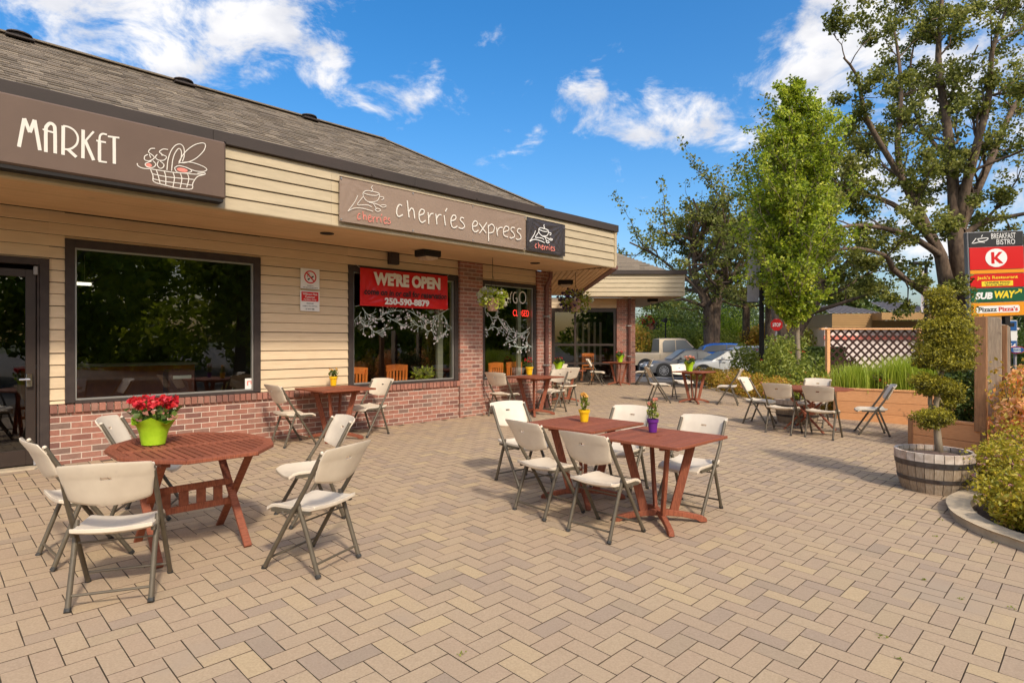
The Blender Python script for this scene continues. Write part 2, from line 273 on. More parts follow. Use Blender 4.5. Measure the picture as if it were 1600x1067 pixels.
# ------------------------------------------------------------------ mesh helpers
class MBd:
    def __init__(s): s.v = []; s.f = []; s.t = []; s.tone = .5; s.mi = 0; s.m = []
    def add(s, vs, fs):
        o = len(s.v); s.v.extend([tuple(p) for p in vs])
        for f in fs: s.f.append(tuple(i + o for i in f)); s.t.append(s.tone); s.m.append(s.mi)
        return s
    def box(s, x0, y0, z0, x1, y1, z1, mtx=None, ch=0.0):
        if ch:
            c = ch
            vs = []
            for (x, y, z) in ((x0, y0, z0), (x1, y0, z0), (x1, y1, z0), (x0, y1, z0), (x0, y0, z1), (x1, y0, z1), (x1, y1, z1), (x0, y1, z1)):
                sx = c if x == x0 else -c; sy = c if y == y0 else -c; sz = c if z == z0 else -c
                vs += [(x + sx, y + sy, z), (x + sx, y, z + sz), (x, y + sy, z + sz)]
            Z = lambda i: 3 * i; Yv = lambda i: 3 * i + 1; X = lambda i: 3 * i + 2
            fs = [(Z(0), Z(3), Z(2), Z(1)), (Z(4), Z(5), Z(6), Z(7)), (Yv(0), Yv(1), Yv(5), Yv(4)), (Yv(2), Yv(3), Yv(7), Yv(6)),
                  (X(1), X(2), X(6), X(5)), (X(0), X(4), X(7), X(3))]
            for a, b in ((0, 1), (2, 3)): fs.append((Z(a), Z(b), Yv(b), Yv(a)))
            for a, b in ((4, 5), (6, 7)): fs.append((Yv(a), Yv(b), Z(b), Z(a)))
            for a, b in ((1, 2), (3, 0)): fs.append((Z(a), Z(b), X(b), X(a)))
            for a, b in ((5, 6), (7, 4)): fs.append((X(a), X(b), Z(b), Z(a)))
            for a, b in ((0, 4), (2, 6)): fs.append((Yv(a), Yv(b), X(b), X(a)))
            for a, b in ((1, 5), (3, 7)): fs.append((X(a), X(b), Yv(b), Yv(a)))
            for i in range(8): fs.append((Z(i), Yv(i), X(i)) if i in (0, 2, 5, 7) else (Z(i), X(i), Yv(i)))
        else:
            vs = [(x0, y0, z0), (x1, y0, z0), (x1, y1, z0), (x0, y1, z0), (x0, y0, z1), (x1, y0, z1), (x1, y1, z1), (x0, y1, z1)]
            fs = [(0, 3, 2, 1), (4, 5, 6, 7), (0, 1, 5, 4), (1, 2, 6, 5), (2, 3, 7, 6), (3, 0, 4, 7)]
        if mtx is not None: vs = [mtx @ Vector(p) for p in vs]
        return s.add(vs, fs)
    def bar(s, p, q, wx, wy, up=(0, 0, 1), ch=0.0):
        p = Vector(p); q = Vector(q); d = q - p; ln = d.length; d.normalize(); up = Vector(up)
        if abs(d.dot(up)) > .98: up = Vector((1, 0, 0))
        a = d.cross(up).normalized(); b = a.cross(d).normalized()
        m = Matrix((( a.x, b.x, d.x, p.x), (a.y, b.y, d.y, p.y), (a.z, b.z, d.z, p.z), (0, 0, 0, 1)))
        return s.box(-wx / 2, -wy / 2, 0, wx / 2, wy / 2, ln, m, ch)
    def tube(s, pts, r, n=8, caps=True):
        pts = [Vector(p) for p in pts]; rs = r if isinstance(r, (list, tuple)) else [r] * len(pts)
        rings = []; vs = []; prev = None
        for i, p in enumerate(pts):
            d = (pts[min(i + 1, len(pts) - 1)] - pts[max(i - 1, 0)]).normalized()
            if prev is None:
                up = Vector((0, 0, 1)) if abs(d.z) < .9 else Vector((1, 0, 0)); a = d.cross(up).normalized()
            else:
                a = (prev - d * prev.dot(d)).normalized()
            prev = a; b = d.cross(a)
            rings.append(len(vs))
            for k in range(n):
                t = 2 * PI * k / n; vs.append(p + (a * math.cos(t) + b * math.sin(t)) * rs[i])
        fs = []
        for i in range(len(pts) - 1):
            for k in range(n): fs.append((rings[i] + k, rings[i] + (k + 1) % n, rings[i + 1] + (k + 1) % n, rings[i + 1] + k))
        if caps:
            fs.append(tuple(reversed(range(rings[0], rings[0] + n)))); fs.append(tuple(range(rings[-1], rings[-1] + n)))
        return s.add(vs, fs)
    def lathe(s, prof, n=20, c=(0, 0, 0), caps=True, wob=None):
        vs = []; 
        for i, (r, z) in enumerate(prof):
            for k in range(n):
                t = 2 * PI * k / n; rr = r * (wob(t, i) if wob else 1)
                vs.append((c[0] + rr * math.cos(t), c[1] + rr * math.sin(t), c[2] + z))
        fs = [(i * n + k, i * n + (k + 1) % n, (i + 1) * n + (k + 1) % n, (i + 1) * n + k) for i in range(len(prof) - 1) for k in range(n)]
        if caps: fs.append(tuple(reversed(range(n)))); fs.append(tuple(range((len(prof) - 1) * n, len(prof) * n)))
        return s.add(vs, fs)
    def poly(s, pts, z0, z1):
        n = len(pts); vs = [(x, y, z0) for x, y in pts] + [(x, y, z1) for x, y in pts]
        a = sum(pts[i][0] * pts[(i + 1) % n][1] - pts[(i + 1) % n][0] * pts[i][1] for i in range(n))
        fs = [tuple(reversed(range(n))), tuple(range(n, 2 * n))] + [(i, (i + 1) % n, n + (i + 1) % n, n + i) for i in range(n)]
        if a < 0: fs = [tuple(reversed(f)) for f in fs]
        return s.add(vs, fs)
    def prof(s, pts, y0, y1, mtx=None):   # polygon in the x-z plane, thick along y
        n = len(pts); vs = [(x, y0, z) for x, z in pts] + [(x, y1, z) for x, z in pts]
        fs = [tuple(range(n)), tuple(reversed(range(n, 2 * n)))] + [((i + 1) % n, i, n + i, n + (i + 1) % n) for i in range(n)]
        a = sum(pts[i][0] * pts[(i + 1) % n][1] - pts[(i + 1) % n][0] * pts[i][1] for i in range(n))
        if a < 0: fs = [tuple(reversed(f)) for f in fs]
        if mtx is not None: vs = [mtx @ Vector(p) for p in vs]
        return s.add(vs, fs)
    def strokes(s, lines, wd, y=0.0, th=.002):   # flat lettering in the x-z plane, facing -y
        for q_, ln in enumerate(lines):
            y -= .00035
            pts = [Vector((p[0], p[1])) for p in ln]
            nrm = []
            for i in range(len(pts)):
                d = (pts[min(i + 1, len(pts) - 1)] - pts[max(i - 1, 0)]); d = d.normalized() if d.length > 1e-9 else Vector((1, 0)); nrm.append(Vector((-d.y, d.x)))
            vs = []
            for p, q in zip(pts, nrm): vs += [(p.x + q.x * wd / 2, y, p.y + q.y * wd / 2), (p.x - q.x * wd / 2, y, p.y - q.y * wd / 2)]
            fs = [(2 * i, 2 * i + 1, 2 * i + 3, 2 * i + 2) for i in range(len(pts) - 1)]
            s.add(vs, fs)
        return s
    def grid(s, fn, nu, nv):
        vs = [fn(i / nu, j / nv) for j in range(nv + 1) for i in range(nu + 1)]
        fs = [(j * (nu + 1) + i, j * (nu + 1) + i + 1, (j + 1) * (nu + 1) + i + 1, (j + 1) * (nu + 1) + i) for j in range(nv) for i in range(nu)]
        return s.add(vs, fs)
    def mesh(s, name, mats, smooth=False):
        me = bpy.data.meshes.new(name); me.from_pydata(s.v, [], s.f)
        if not isinstance(mats, (list, tuple)): mats = [mats]
        for m in mats: me.materials.append(m)
        a = me.attributes.new('tone', 'FLOAT', 'FACE'); a.data.foreach_set('value', s.t)
        me.polygons.foreach_set('material_index', s.m)
        if smooth: me.polygons.foreach_set('use_smooth', [True] * len(s.f))
        me.update()
        return me
    def build(s, name, mats, parent=None, smooth=False, bevel=0, auto=None):
        o = bpy.data.objects.new(name, s.mesh(name, mats, smooth or bool(auto))); COL.objects.link(o)
        if parent is not None: o.parent = parent
        if bevel:
            b = o.modifiers.new('edge', 'BEVEL'); b.width = bevel; b.segments = 1; b.limit_method = 'ANGLE'; b.angle_limit = R(40)
        if auto:
            try: o.data.set_sharp_from_angle(angle=R(auto))
            except Exception: pass
        return o
def tag(o, label=None, cat=None, group=None, kind=None):
    if label: o['label'] = label
    if cat: o['category'] = cat
    if group: o['group'] = group
    if kind: o['kind'] = kind
    return o
def empty(name, label, cat, mtx, group=None):
    o = bpy.data.objects.new(name, None); COL.objects.link(o); o.matrix_world = mtx; o.empty_display_size = .1
    return tag(o, label, cat, group)
def link(name, me, parent=None, mtx=None):
    o = bpy.data.objects.new(name, me); COL.objects.link(o)
    if parent is not None: o.parent = parent
    if mtx is not None: o.matrix_basis = mtx
    return o
def copy_tree(o, mtx, label, group=None):
    def rec(a, par):
        c = a.copy(); COL.objects.link(c)
        c.parent = par
        if par is not None: c.matrix_parent_inverse = a.matrix_parent_inverse.copy(); c.matrix_basis = a.matrix_basis.copy()
        for ch in list(kids.get(a.name, [])): rec(ch, c)
        return c
    kids = {}
    for x in bpy.data.objects:
        if x.parent is not None: kids.setdefault(x.parent.name, []).append(x)
    c = rec(o, None); c.matrix_world = mtx; c['label'] = label
    if group: c['group'] = group
    return c
def at_uv(u, v, deg=0, z=None, dz=0):
    x, y = uv2xy(u, v)
    return Matrix.Translation((x, y, (gz(x, y) if z is None else z) + dz)) @ Matrix.Rotation(ANG + R(deg), 4, 'Z')
def at_xy(x, y, deg=0, z=None, dz=0):
    return Matrix.Translation((x, y, (gz(x, y) if z is None else z) + dz)) @ Matrix.Rotation(R(deg), 4, 'Z')
def text_mesh(s, width=None, height=None, bold=0.0, shear=0.0, th=.001, mt=None, spacing=1.0):
    cu = bpy.data.curves.new('lettering', 'FONT'); cu.body = s; cu.size = 1; cu.offset = bold; cu.shear = shear; cu.resolution_u = 3; cu.space_character = spacing
    o = bpy.data.objects.new('lettering', cu); COL.objects.link(o)
    dg = bpy.context.evaluated_depsgraph_get(); me = bpy.data.meshes.new_from_object(o.evaluated_get(dg)); bpy.data.objects.remove(o)
    n = len(me.vertices); co = np.zeros(n * 3, 'f'); me.vertices.foreach_get('co', co); co = co.reshape(-1, 3)
    mn, mxx = co.min(0), co.max(0); sx = (width or 1) / (mxx[0] - mn[0]); sy = (height / (mxx[1] - mn[1])) if height else sx
    if not width: sx = sy
    out = np.zeros_like(co); out[:, 0] = (co[:, 0] - (mn[0] + mxx[0]) / 2) * sx; out[:, 2] = (co[:, 1] - (mn[1] + mxx[1]) / 2) * sy; out[:, 1] = -th
    me.vertices.foreach_set('co', out.ravel()); me.materials.clear(); me.materials.append(mt); me.update(); me.name = 'lettering'
    return me
def put_text(s, parent, x, y, z, width, height, mt, bold=0, shear=0, rotz=0, name='lettering', spacing=1.0):
    o = link(name, text_mesh(s, width, height, bold, shear, 0, mt, spacing), parent)
    o.location = (x, y, z); o.rotation_euler = (0, 0, rotz)
    return o

# leaves: many small folded faces, one mesh
def leaf_mesh(name, cen, size, mt, tone, up=.0, aspect=.62, seed=0, dirs=None, bend=.25):
    rg = np.random.default_rng(seed); n = len(cen)
    a = rg.normal(size=(n, 3)) if dirs is None else dirs + rg.normal(size=(n, 3)) * .35
    if up: a[:, 2] *= (1 - up)
    a /= np.linalg.norm(a, axis=1)[:, None] + 1e-9
    b = rg.normal(size=(n, 3)); b -= a * (a * b).sum(1)[:, None]; b /= np.linalg.norm(b, axis=1)[:, None] + 1e-9
    c = np.cross(a, b); s = (size * rg.uniform(.65, 1.35, n))[:, None]
    v = np.empty((n, 4, 3), 'f')
    v[:, 0] = cen - a * s * .5; v[:, 1] = cen + b * s * aspect * .5 + c * s * bend * .5; v[:, 2] = cen + a * s * .5; v[:, 3] = cen - b * s * aspect * .5 + c * s * bend * .5
    me = bpy.data.meshes.new(name); me.vertices.add(4 * n); me.vertices.foreach_set('co', v.ravel())
    idx = np.arange(n) * 4; tri = np.stack([idx, idx + 1, idx + 2, idx, idx + 2, idx + 3], 1).astype('i').ravel()
    me.loops.add(6 * n); me.loops.foreach_set('vertex_index', tri)
    me.polygons.add(2 * n); me.polygons.foreach_set('loop_start', np.arange(2 * n, dtype='i') * 3)
    at = me.attributes.new('tone', 'FLOAT', 'FACE'); at.data.foreach_set('value', np.repeat(np.clip(tone, 0, 1), 2).astype('f'))
    me.materials.append(mt); me.update(calc_edges=True)
    return me
# ================================================================== ground
def inview(x, y, z=0, m=60):
    if y < .3: return False
    px = 800 + F * x / y; py = 533 - F * (z - H) / y
    return -m < px < 1600 + m and -m < py < 1067 + m
def dist(x, y, z=0): return math.sqrt(x * x + y * y + (z - H) ** 2)

# one great sheet out to the horizon, the car park on it, the patio above
g = MBd(); g.box(-1500, -1500, -.75, 1500, 1500, -.62)
tag(g.build('ground', M['grassg']), kind='structure')
xs = [-40, -20, -8, 0, 4, 6, 8, 9, 10, 11, 12, 13, 14, 15, 16, 20, 30, 60, 120, 300]; ys = [-70, -40, -20, 0, 10, 20.9, 21.3, 22, 24, 26, 28, 30, 32, 34, 36, 40, 60, 75]
g = MBd(); vs = []; fs = []
for j, y in enumerate(ys):
    for i, x in enumerate(xs): vs.append((x, y, zl(x, y)))
nx = len(xs)
for j in range(len(ys) - 1):
    for i in range(nx - 1): fs.append((j * nx + i, j * nx + i + 1, (j + 1) * nx + i + 1, (j + 1) * nx + i))
g.add(vs, fs); park = tag(g.build('car_park', M['asphalt']), kind='structure')
g = MBd()
for k in range(9):                    # painted bay lines on the asphalt
    x0 = 2.0 + k * 3.0
    for y0, y1 in ((30.8, 33.4), (33.4, 36.0)):
        g.add([(x0, y0, zl(x0, y0) + .006), (x0 + .12, y0, zl(x0, y0) + .006), (x0 + .12, y1, zl(x0, y1) + .006), (x0, y1, zl(x0, y1) + .006)], [(0, 1, 2, 3)])
tag(g.build('bay_line', M['white'], park), kind='stuff')

# patio outline, in plan
CURB = [(4.32, 6.75), (4.52, 5.95), (4.38, 5.50), (4.28, 5.28), (4.27, 4.95), (4.36, 4.4), (4.8, 3.3), (5.6, 2.2), (6.6, 1.3)]
CURB = [(5.12, 6.45), G(1514, 792.5), G(1516, 807), G(1531, 820.5), G(1565, 837.5), G(1600, 850)]
CURB += [(CURB[-1][0] + .12, CURB[-1][1] - .5), (CURB[-1][0] + .6, CURB[-1][1] - 1.5), (6.6, 1.3)]
PATIO = [(-8.2, 4.6), uv2xy(10.37, 0), (.89, 21.8), (6.35, 21.8), (6.45, 21.4), (6.35, 18.6), (6.25, 15.5), (6.3, 13.2), (7.6, 13.6), (9.2, 12.2), (8.6, 10.6), (7.2, 8.6), (6.6, 7.9), (5.7, 7.3)] + CURB + [(5, -1), (-8.2, -1)]
def inside(x, y, P=PATIO):
    c = False; n = len(P)
    for i in range(n):
        x1, y1 = P[i]; x2, y2 = P[(i + 1) % n]
        if (y1 > y) != (y2 > y) and x < (x2 - x1) * (y - y1) / (y2 - y1) + x1: c = not c
    return c
vs = [(x, y, gz(x, y) - .012) for x, y in PATIO]
# the bedding sheet is split at the wall line so that it follows the fall of the patio
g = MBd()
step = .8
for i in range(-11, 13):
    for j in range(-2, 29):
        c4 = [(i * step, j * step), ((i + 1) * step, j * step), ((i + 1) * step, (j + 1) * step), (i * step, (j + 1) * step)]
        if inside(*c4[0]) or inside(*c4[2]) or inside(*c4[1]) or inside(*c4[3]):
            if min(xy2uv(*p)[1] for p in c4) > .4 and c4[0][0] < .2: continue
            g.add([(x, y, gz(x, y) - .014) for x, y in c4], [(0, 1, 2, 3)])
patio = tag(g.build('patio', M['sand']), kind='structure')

PW, PL, PG, PH = .1235, .247, .0024, .018
cand = []
rp = random.Random(5)
for i in range(-30, 180):
    for j in range(-90, 80):
        k = (i + j) % 4
        if k == 0: u0, v0, lu, lv = i, j, 2, 1         # along the wall
        elif k == 2: u0, v0, lu, lv = i, j, 1, 2
        else: continue
        # i mirrored so that the stair of the bond climbs as in the photograph
        cu = -(u0 + lu / 2) * PW + 14; cv = (v0 + lv / 2) * PW - 4
        x, y = uv2xy(cu, cv)
        if not inside(x, y) or y < 1.6: continue
        if cu < 10.37 and cv > -.05: continue
        cand.append((cu, cv, lu * PW / 2 - PG, lv * PW / 2 - PG, x, y))
cand.sort(key=lambda c: dist(c[4], c[5]) if inview(c[4], c[5]) else 1e3 + dist(c[4], c[5]))
def tone_of(): 
    t = rp.random(); return min(1, max(0, rp.gauss(.45, .24))) if t > .05 else rp.choice((.8, .95, .05))
print('pavers', len(cand))
pm = {}
def paver_mesh(hx, hy, tn):
    key = (hx > hy, tn)
    if key not in pm:
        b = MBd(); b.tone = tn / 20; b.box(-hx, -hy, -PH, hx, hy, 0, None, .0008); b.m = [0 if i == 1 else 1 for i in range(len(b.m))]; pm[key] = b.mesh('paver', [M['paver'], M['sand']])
    return pm[key]
tilt = math.atan(K)
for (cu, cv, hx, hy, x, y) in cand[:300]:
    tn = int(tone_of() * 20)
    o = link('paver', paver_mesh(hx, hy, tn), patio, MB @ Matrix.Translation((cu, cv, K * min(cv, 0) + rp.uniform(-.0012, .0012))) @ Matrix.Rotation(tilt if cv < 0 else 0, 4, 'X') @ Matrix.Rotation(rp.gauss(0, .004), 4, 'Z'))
g = MBd()
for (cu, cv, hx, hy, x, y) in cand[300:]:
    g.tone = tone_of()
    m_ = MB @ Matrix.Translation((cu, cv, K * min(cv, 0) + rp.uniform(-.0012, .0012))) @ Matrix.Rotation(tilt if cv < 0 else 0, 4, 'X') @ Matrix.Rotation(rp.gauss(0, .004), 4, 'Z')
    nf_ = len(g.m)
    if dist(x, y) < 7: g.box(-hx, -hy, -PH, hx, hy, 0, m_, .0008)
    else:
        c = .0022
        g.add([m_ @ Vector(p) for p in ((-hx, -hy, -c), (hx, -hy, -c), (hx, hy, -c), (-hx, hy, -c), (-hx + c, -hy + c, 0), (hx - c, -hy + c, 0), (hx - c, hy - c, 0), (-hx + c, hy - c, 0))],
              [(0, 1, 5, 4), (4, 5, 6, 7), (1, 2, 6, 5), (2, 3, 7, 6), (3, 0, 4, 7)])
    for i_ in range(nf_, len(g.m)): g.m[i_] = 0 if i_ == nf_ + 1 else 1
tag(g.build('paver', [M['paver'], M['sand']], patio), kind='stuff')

# kerbs
def kerb(name, line, wd, h, label=None, zf=gz, parent=None, closed=False):
    b = MBd(); n = len(line)
    P = []
    for i in range(n):
        p = Vector(line[i]); a = Vector(line[max(i - 1, 0)]); c = Vector(line[min(i + 1, n - 1)]); d = (c - a).normalized(); q = Vector((d.y, -d.x))
        P.append((p, q))
    vs = []
    for p, q in P:
        z0 = zf(p.x, p.y); o = p + q * wd
        ed = .02
        vs += [(p.x, p.y, z0 - .2), (p.x, p.y, z0 + h - ed), (p.x + q.x * ed, p.y + q.y * ed, z0 + h), (o.x - q.x * ed, o.y - q.y * ed, z0 + h), (o.x, o.y, z0 + h - ed), (o.x, o.y, z0 - .2)]
    fs = [tuple(6 * i + k for k in ()) for i in ()]
    for i in range(len(P) - 1):
        for k in range(5): fs.append((6 * i + k, 6 * (i + 1) + k, 6 * (i + 1) + k + 1, 6 * i + k + 1))
    fs += [(0, 1, 2, 3, 4, 5), tuple(6 * (n - 1) + k for k in (5, 4, 3, 2, 1, 0))]
    b.add(vs, fs); return tag(b.build(name, M['concrete']), kind='structure')
def smooth_line(P, n=4):
    out = []
    for i in range(len(P) - 1):
        p0 = Vector(P[max(i - 1, 0)]); p1 = Vector(P[i]); p2 = Vector(P[i + 1]); p3 = Vector(P[min(i + 2, len(P) - 1)])
        for k in range(n):
            t = k / n; out.append(tuple(.5 * ((2 * p1) + (-p0 + p2) * t + (2 * p0 - 5 * p1 + 4 * p2 - p3) * t * t + (-p0 + 3 * p1 - 3 * p2 + p3) * t ** 3)))
    out.append(tuple(P[-1])); return out
kerb('kerb', smooth_line(CURB)[::-1], -.16, .085)
kerb('kerb', [(6.3, 13.0), (6.25, 15.5), (6.35, 18.6), (6.45, 21.4), (14, 21.5)], .15, .02)
kerb('kerb', [(.9, 21.85), (6.5, 21.85)][::-1], -.14, .0)
b = MBd(); z = -.10
b.poly([(6.4, 13.0), (6.36, 15.5), (6.46, 18.6), (6.55, 21.4), (16, 21.4), (16, 12.0), (9.4, 12.3), (7.6, 13.65)], -.6, -.085)
tag(b.build('planting_bed', M['mulch']), kind='structure')
b = MBd()
inner = [(p[0] + .1, p[1] + .03) for p in CURB]
b.poly(inner + [(14, 1.3), (14, 12), (9.2, 11.5), (7.3, 9.0), (6.4, 7.7)], -.7, -.20)
tag(b.build('planting_bed', M['mulch']), kind='structure')

# ================================================================== the cafe
cafe = empty('cafe_building', 'single storey cafe with tan siding, brick base, deep eaves and dark brown window frames', 'building', MB)
rb = random.Random(11)
bricks = []      # (centre xyz local, half sizes, sort distance)
def bfield(u0, u1, z0, z1, v, off=0.0, bl=.205, bh=.066, dz=.077, dx=.215, th=.05, side=0):
    r = 0; z = z0
    while z + bh <= z1 + .03:
        hz = min(bh, z1 - z); u = u0 - (dx / 2 if (r + int(off)) % 2 else 0)
        while u < u1 - .02:
            a = max(u, u0); c = min(u + bl, u1)
            if c - a > .03: bricks.append([(a + c) / 2, v, z + hz / 2, (c - a) / 2, th, hz / 2])
            u += dx
        z += dz; r += 1
wallb = MBd()
wallb.box(1.16, 0, -.4, 7.62, .3, .705); wallb.box(7.63, -.045, -.4, 8.21, .3, 3.09); wallb.box(8.22, 0, -.4, 9.89, .3, .69); wallb.box(9.90, -.035, -.4, 10.36, .3, 3.09)
wall = wallb.build('brick_wall', M['mortar'], cafe)
bfield(1.155, 7.61, -.035, .62, 0.0)
bfield(8.23, 9.89, -.035, .60, 0.0, 1)
bfield(7.61, 8.225, -.035, 3.09, -.045, 0)
bfield(9.885, 10.375, -.035, 3.09, -.035, 1)
u = 1.155
while u < 7.55:
    bricks.append([u + .0345, -.035, .672, .0345, .075, .050]); u += .083
u = 8.26
while u < 9.84:
    bricks.append([u + .0345, -.035, .655, .0345, .075, .050]); u += .083
def bdist(b):
    x, y = uv2xy(b[0], b[1]); return dist(x, y, b[2]) if inview(x, y, b[2], 5) else 1e3
bricks.sort(key=bdist)
print('bricks', len(bricks))
bmesh_ = {}
def brick_mesh(h, tn):
    key = (round(h[0], 3), round(h[1], 3), round(h[2], 3), tn)
    if key not in bmesh_:
        b = MBd(); b.tone = tn / 8; b.box(-h[0], -h[1], -h[2], h[0], h[1], h[2], None, .003); bmesh_[key] = b.mesh('brick', M['brick'])
    return bmesh_[key]
for q in bricks[:300]:
    tn = max(0, min(8, int(rb.gauss(4.2, 2.3))))
    link('brick', brick_mesh(q[3:], tn), wall, Matrix.Translation((q[0], q[1] + q[4] - .004 + rb.uniform(-.001, .001), q[2])))
g = MBd()
for q in bricks[300:]:
    g.tone = max(0, min(1, rb.gauss(.52, .28))); g.box(q[0] - q[3], q[1] - .004, q[2] - q[5], q[0] + q[3], q[1] + q[4] * 2 - .004, q[2] + q[5], None, .003)
tag(g.build('brick', M['brick'], wall), kind='stuff')
b = MBd(); b.box(10.34, -.002, -.4, 10.39, .3, 3.09)
# backing behind the siding and over the openings
sb = MBd()
sb.box(-3.0, .02, -.4, -.22, .25, 3.1); sb.box(-.22, .02, 2.49, 1.16, .25, 3.1); sb.box(1.15, .02, .70, 1.305, .25, 3.1)
sb.box(1.305, .02, 2.775, 3.705, .25, 3.1); sb.box(3.705, .02, .70, 5.185, .25, 3.1); sb.box(5.185, .02, 2.795, 7.62, .25, 3.1); sb.box(8.22, .02, 2.765, 9.9, .25, 3.1)
siding = sb.build('wall_siding', M['brown_trim'], cafe)
sdm = {}
def board(parent, name, mt, u0, u1, z, h, v, th=.016, tilt=.018, axis='x', bow=0):
    """one lap board: thicker at its lower edge"""
    key = (name, round(u1 - u0, 3), round(h, 3), mt.name)
    if key not in sdm:
        L2 = (u1 - u0) / 2; b = MBd()
        vs = [(-L2, 0, h), (L2, 0, h), (L2, -.006, h), (-L2, -.006, h), (-L2, 0, 0), (L2, 0, 0), (L2, -.006 - tilt, .003), (-L2, -.006 - tilt, .003), (L2, -.004 - tilt, 0), (-L2, -.004 - tilt, 0)]
        b.add(vs, [(0, 1, 2, 3), (3, 2, 6, 7), (7, 6, 8, 9), (9, 8, 5, 4), (1, 5, 8, 6, 2), (0, 3, 7, 9, 4), (0, 4, 5, 1)])
        sdm[key] = b.mesh(name, mt)
    return link(name, sdm[key], parent, Matrix.Translation(((u0 + u1) / 2, v, z)))
def siding_run(u0, u1, z0, z1, v=.02, e=.145):
    z = 3.1 - e
    while z > z0 - e:
        a = max(z, z0); t = min(z + e, z1)
        if t - a > .02:
            board(siding, 'siding_board', M['siding'], u0, u1, a, t - a - .006, v + .006 + rb.uniform(-.001, .001))
        z -= e
siding_run(-3, -.22, -.1, 3.1); siding_run(-.22, 1.15, 2.49, 3.1); siding_run(1.15, 1.305, .73, 3.1)
siding_run(1.305, 3.705, 2.775, 3.1); siding_run(3.705, 5.185, .73, 3.1); siding_run(5.185, 7.61, 2.795, 3.1); siding_run(8.225, 9.885, 2.77, 3.1)

# windows: brown casing > pane, pale glazing bead
def window(u0, u1, z0, z1, tw, name='window', v=-.012, gm=GL, mull=()):
    b = MBd()
    b.box(u0, v, z0, u0 + tw, .08, z1); b.box(u1 - tw, v, z0, u1, .08, z1)
    b.box(u0 + tw, v + .001, z1 - tw, u1 - tw, .08, z1); b.box(u0 + tw, v + .012, z0 - .012, u1 - tw, .08, z0 + .03)
    fr = b.build(name, M['brown_trim'], cafe, bevel=.003)
    b = MBd(); a, c, d, e = u0 + tw, u1 - tw, z0 + .03, z1 - tw
    for q in ((a, d, a + .022, e), (c - .022, d, c, e), (a + .022, d, c - .022, d + .022), (a + .022, e - .022, c - .022, e)): b.box(q[0], .02, q[1], q[2], .07, q[3])
    for mu in mull: b.box(mu - .03, .018, d + .022, mu + .03, .072, e - .022)
    b.build('glazing_bead', M['alu'], fr)
    b = MBd(); b.add([(a + .02, .045, d + .02), (c - .02, .045, d + .02), (c - .02, .045, e - .02), (a + .02, .045, e - .02)], [(0, 1, 2, 3)])
    b.build('pane', gm, fr)
    return fr
w1 = window(1.305, 3.705, .735, 2.77, .10)
w2 = window(5.185, 7.605, .735, 2.79, .10, mull=())
w3 = window(8.24, 9.88, .71, 2.765, .075)
b = MBd(); b.box(9.40, .10, .75, 9.50, .16, 2.7); b.build('window_post', M['alu'], w3)
b = MBd(); b.box(7.17, .10, .78, 7.30, .16, 2.7); b.build('window_post', M['alu'], w2)
# door
b = MBd(); b.box(1.06, -.015, -.02, 1.15, .1, 2.50); b.box(-.22, -.015, -.02, -.12, .1, 2.50); b.box(-.12, -.014, 2.42, 1.06, .1, 2.50)
b.box(1.035, .0, -.02, 1.058, .08, 2.42); 
dfr = b.build('door_frame', M['brown_trim'], cafe, bevel=.003)
b = MBd(); b.box(.93, .02, .03, 1.025, .065, 2.36); b.box(-.10, .02, .03, -.01, .065, 2.36); b.box(-.01, .021, 2.27, .93, .064, 2.36); b.box(-.01, .021, .03, .93, .064, .21)
door = b.build('door', M['bronze'], cafe, bevel=.003)
b = MBd(); b.add([(-.01, .043, .21), (.93, .043, .21), (.93, .043, 2.27), (-.01, .043, 2.27)], [(0, 1, 2, 3)]); b.build('pane', GLD, door)
b = MBd(); b.box(.93, -.03, .96, .99, .02, 1.12, None, .006); b.tube([(.96, -.03, 1.05), (.96, -.06, 1.05), (.86, -.065, 1.05)], .011, 8); b.build('handle', M['chrome'], door)
b = MBd()
for z in (.02, 2.30): b.box(1.0, -.02, z, 1.04, .02, z + .10, None, .004)
b.build('hinge', M['grey'], door)
b = MBd(); b.box(-.25, -.16, -.06, 1.15, .1, .012, None, .004); b.build('threshold', M['concrete'], cafe)
# dark rooms behind the glass
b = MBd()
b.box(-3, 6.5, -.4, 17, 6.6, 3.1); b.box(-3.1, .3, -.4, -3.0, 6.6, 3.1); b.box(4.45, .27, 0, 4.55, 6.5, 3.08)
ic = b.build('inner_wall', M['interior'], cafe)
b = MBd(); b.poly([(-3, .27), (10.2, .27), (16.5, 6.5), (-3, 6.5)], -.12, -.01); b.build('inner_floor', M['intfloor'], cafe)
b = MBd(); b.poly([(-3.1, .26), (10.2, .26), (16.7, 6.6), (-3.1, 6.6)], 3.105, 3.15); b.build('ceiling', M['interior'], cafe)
# return wall round the corner, towards the wing
b = MBd(); mret = MB.inverted() @ Matrix.Translation((.70, 13.85, 0)); b.box(0, 0, -.4, .14, 7.9, 3.1, mret); b.build('return_wall', M['siding'], cafe)

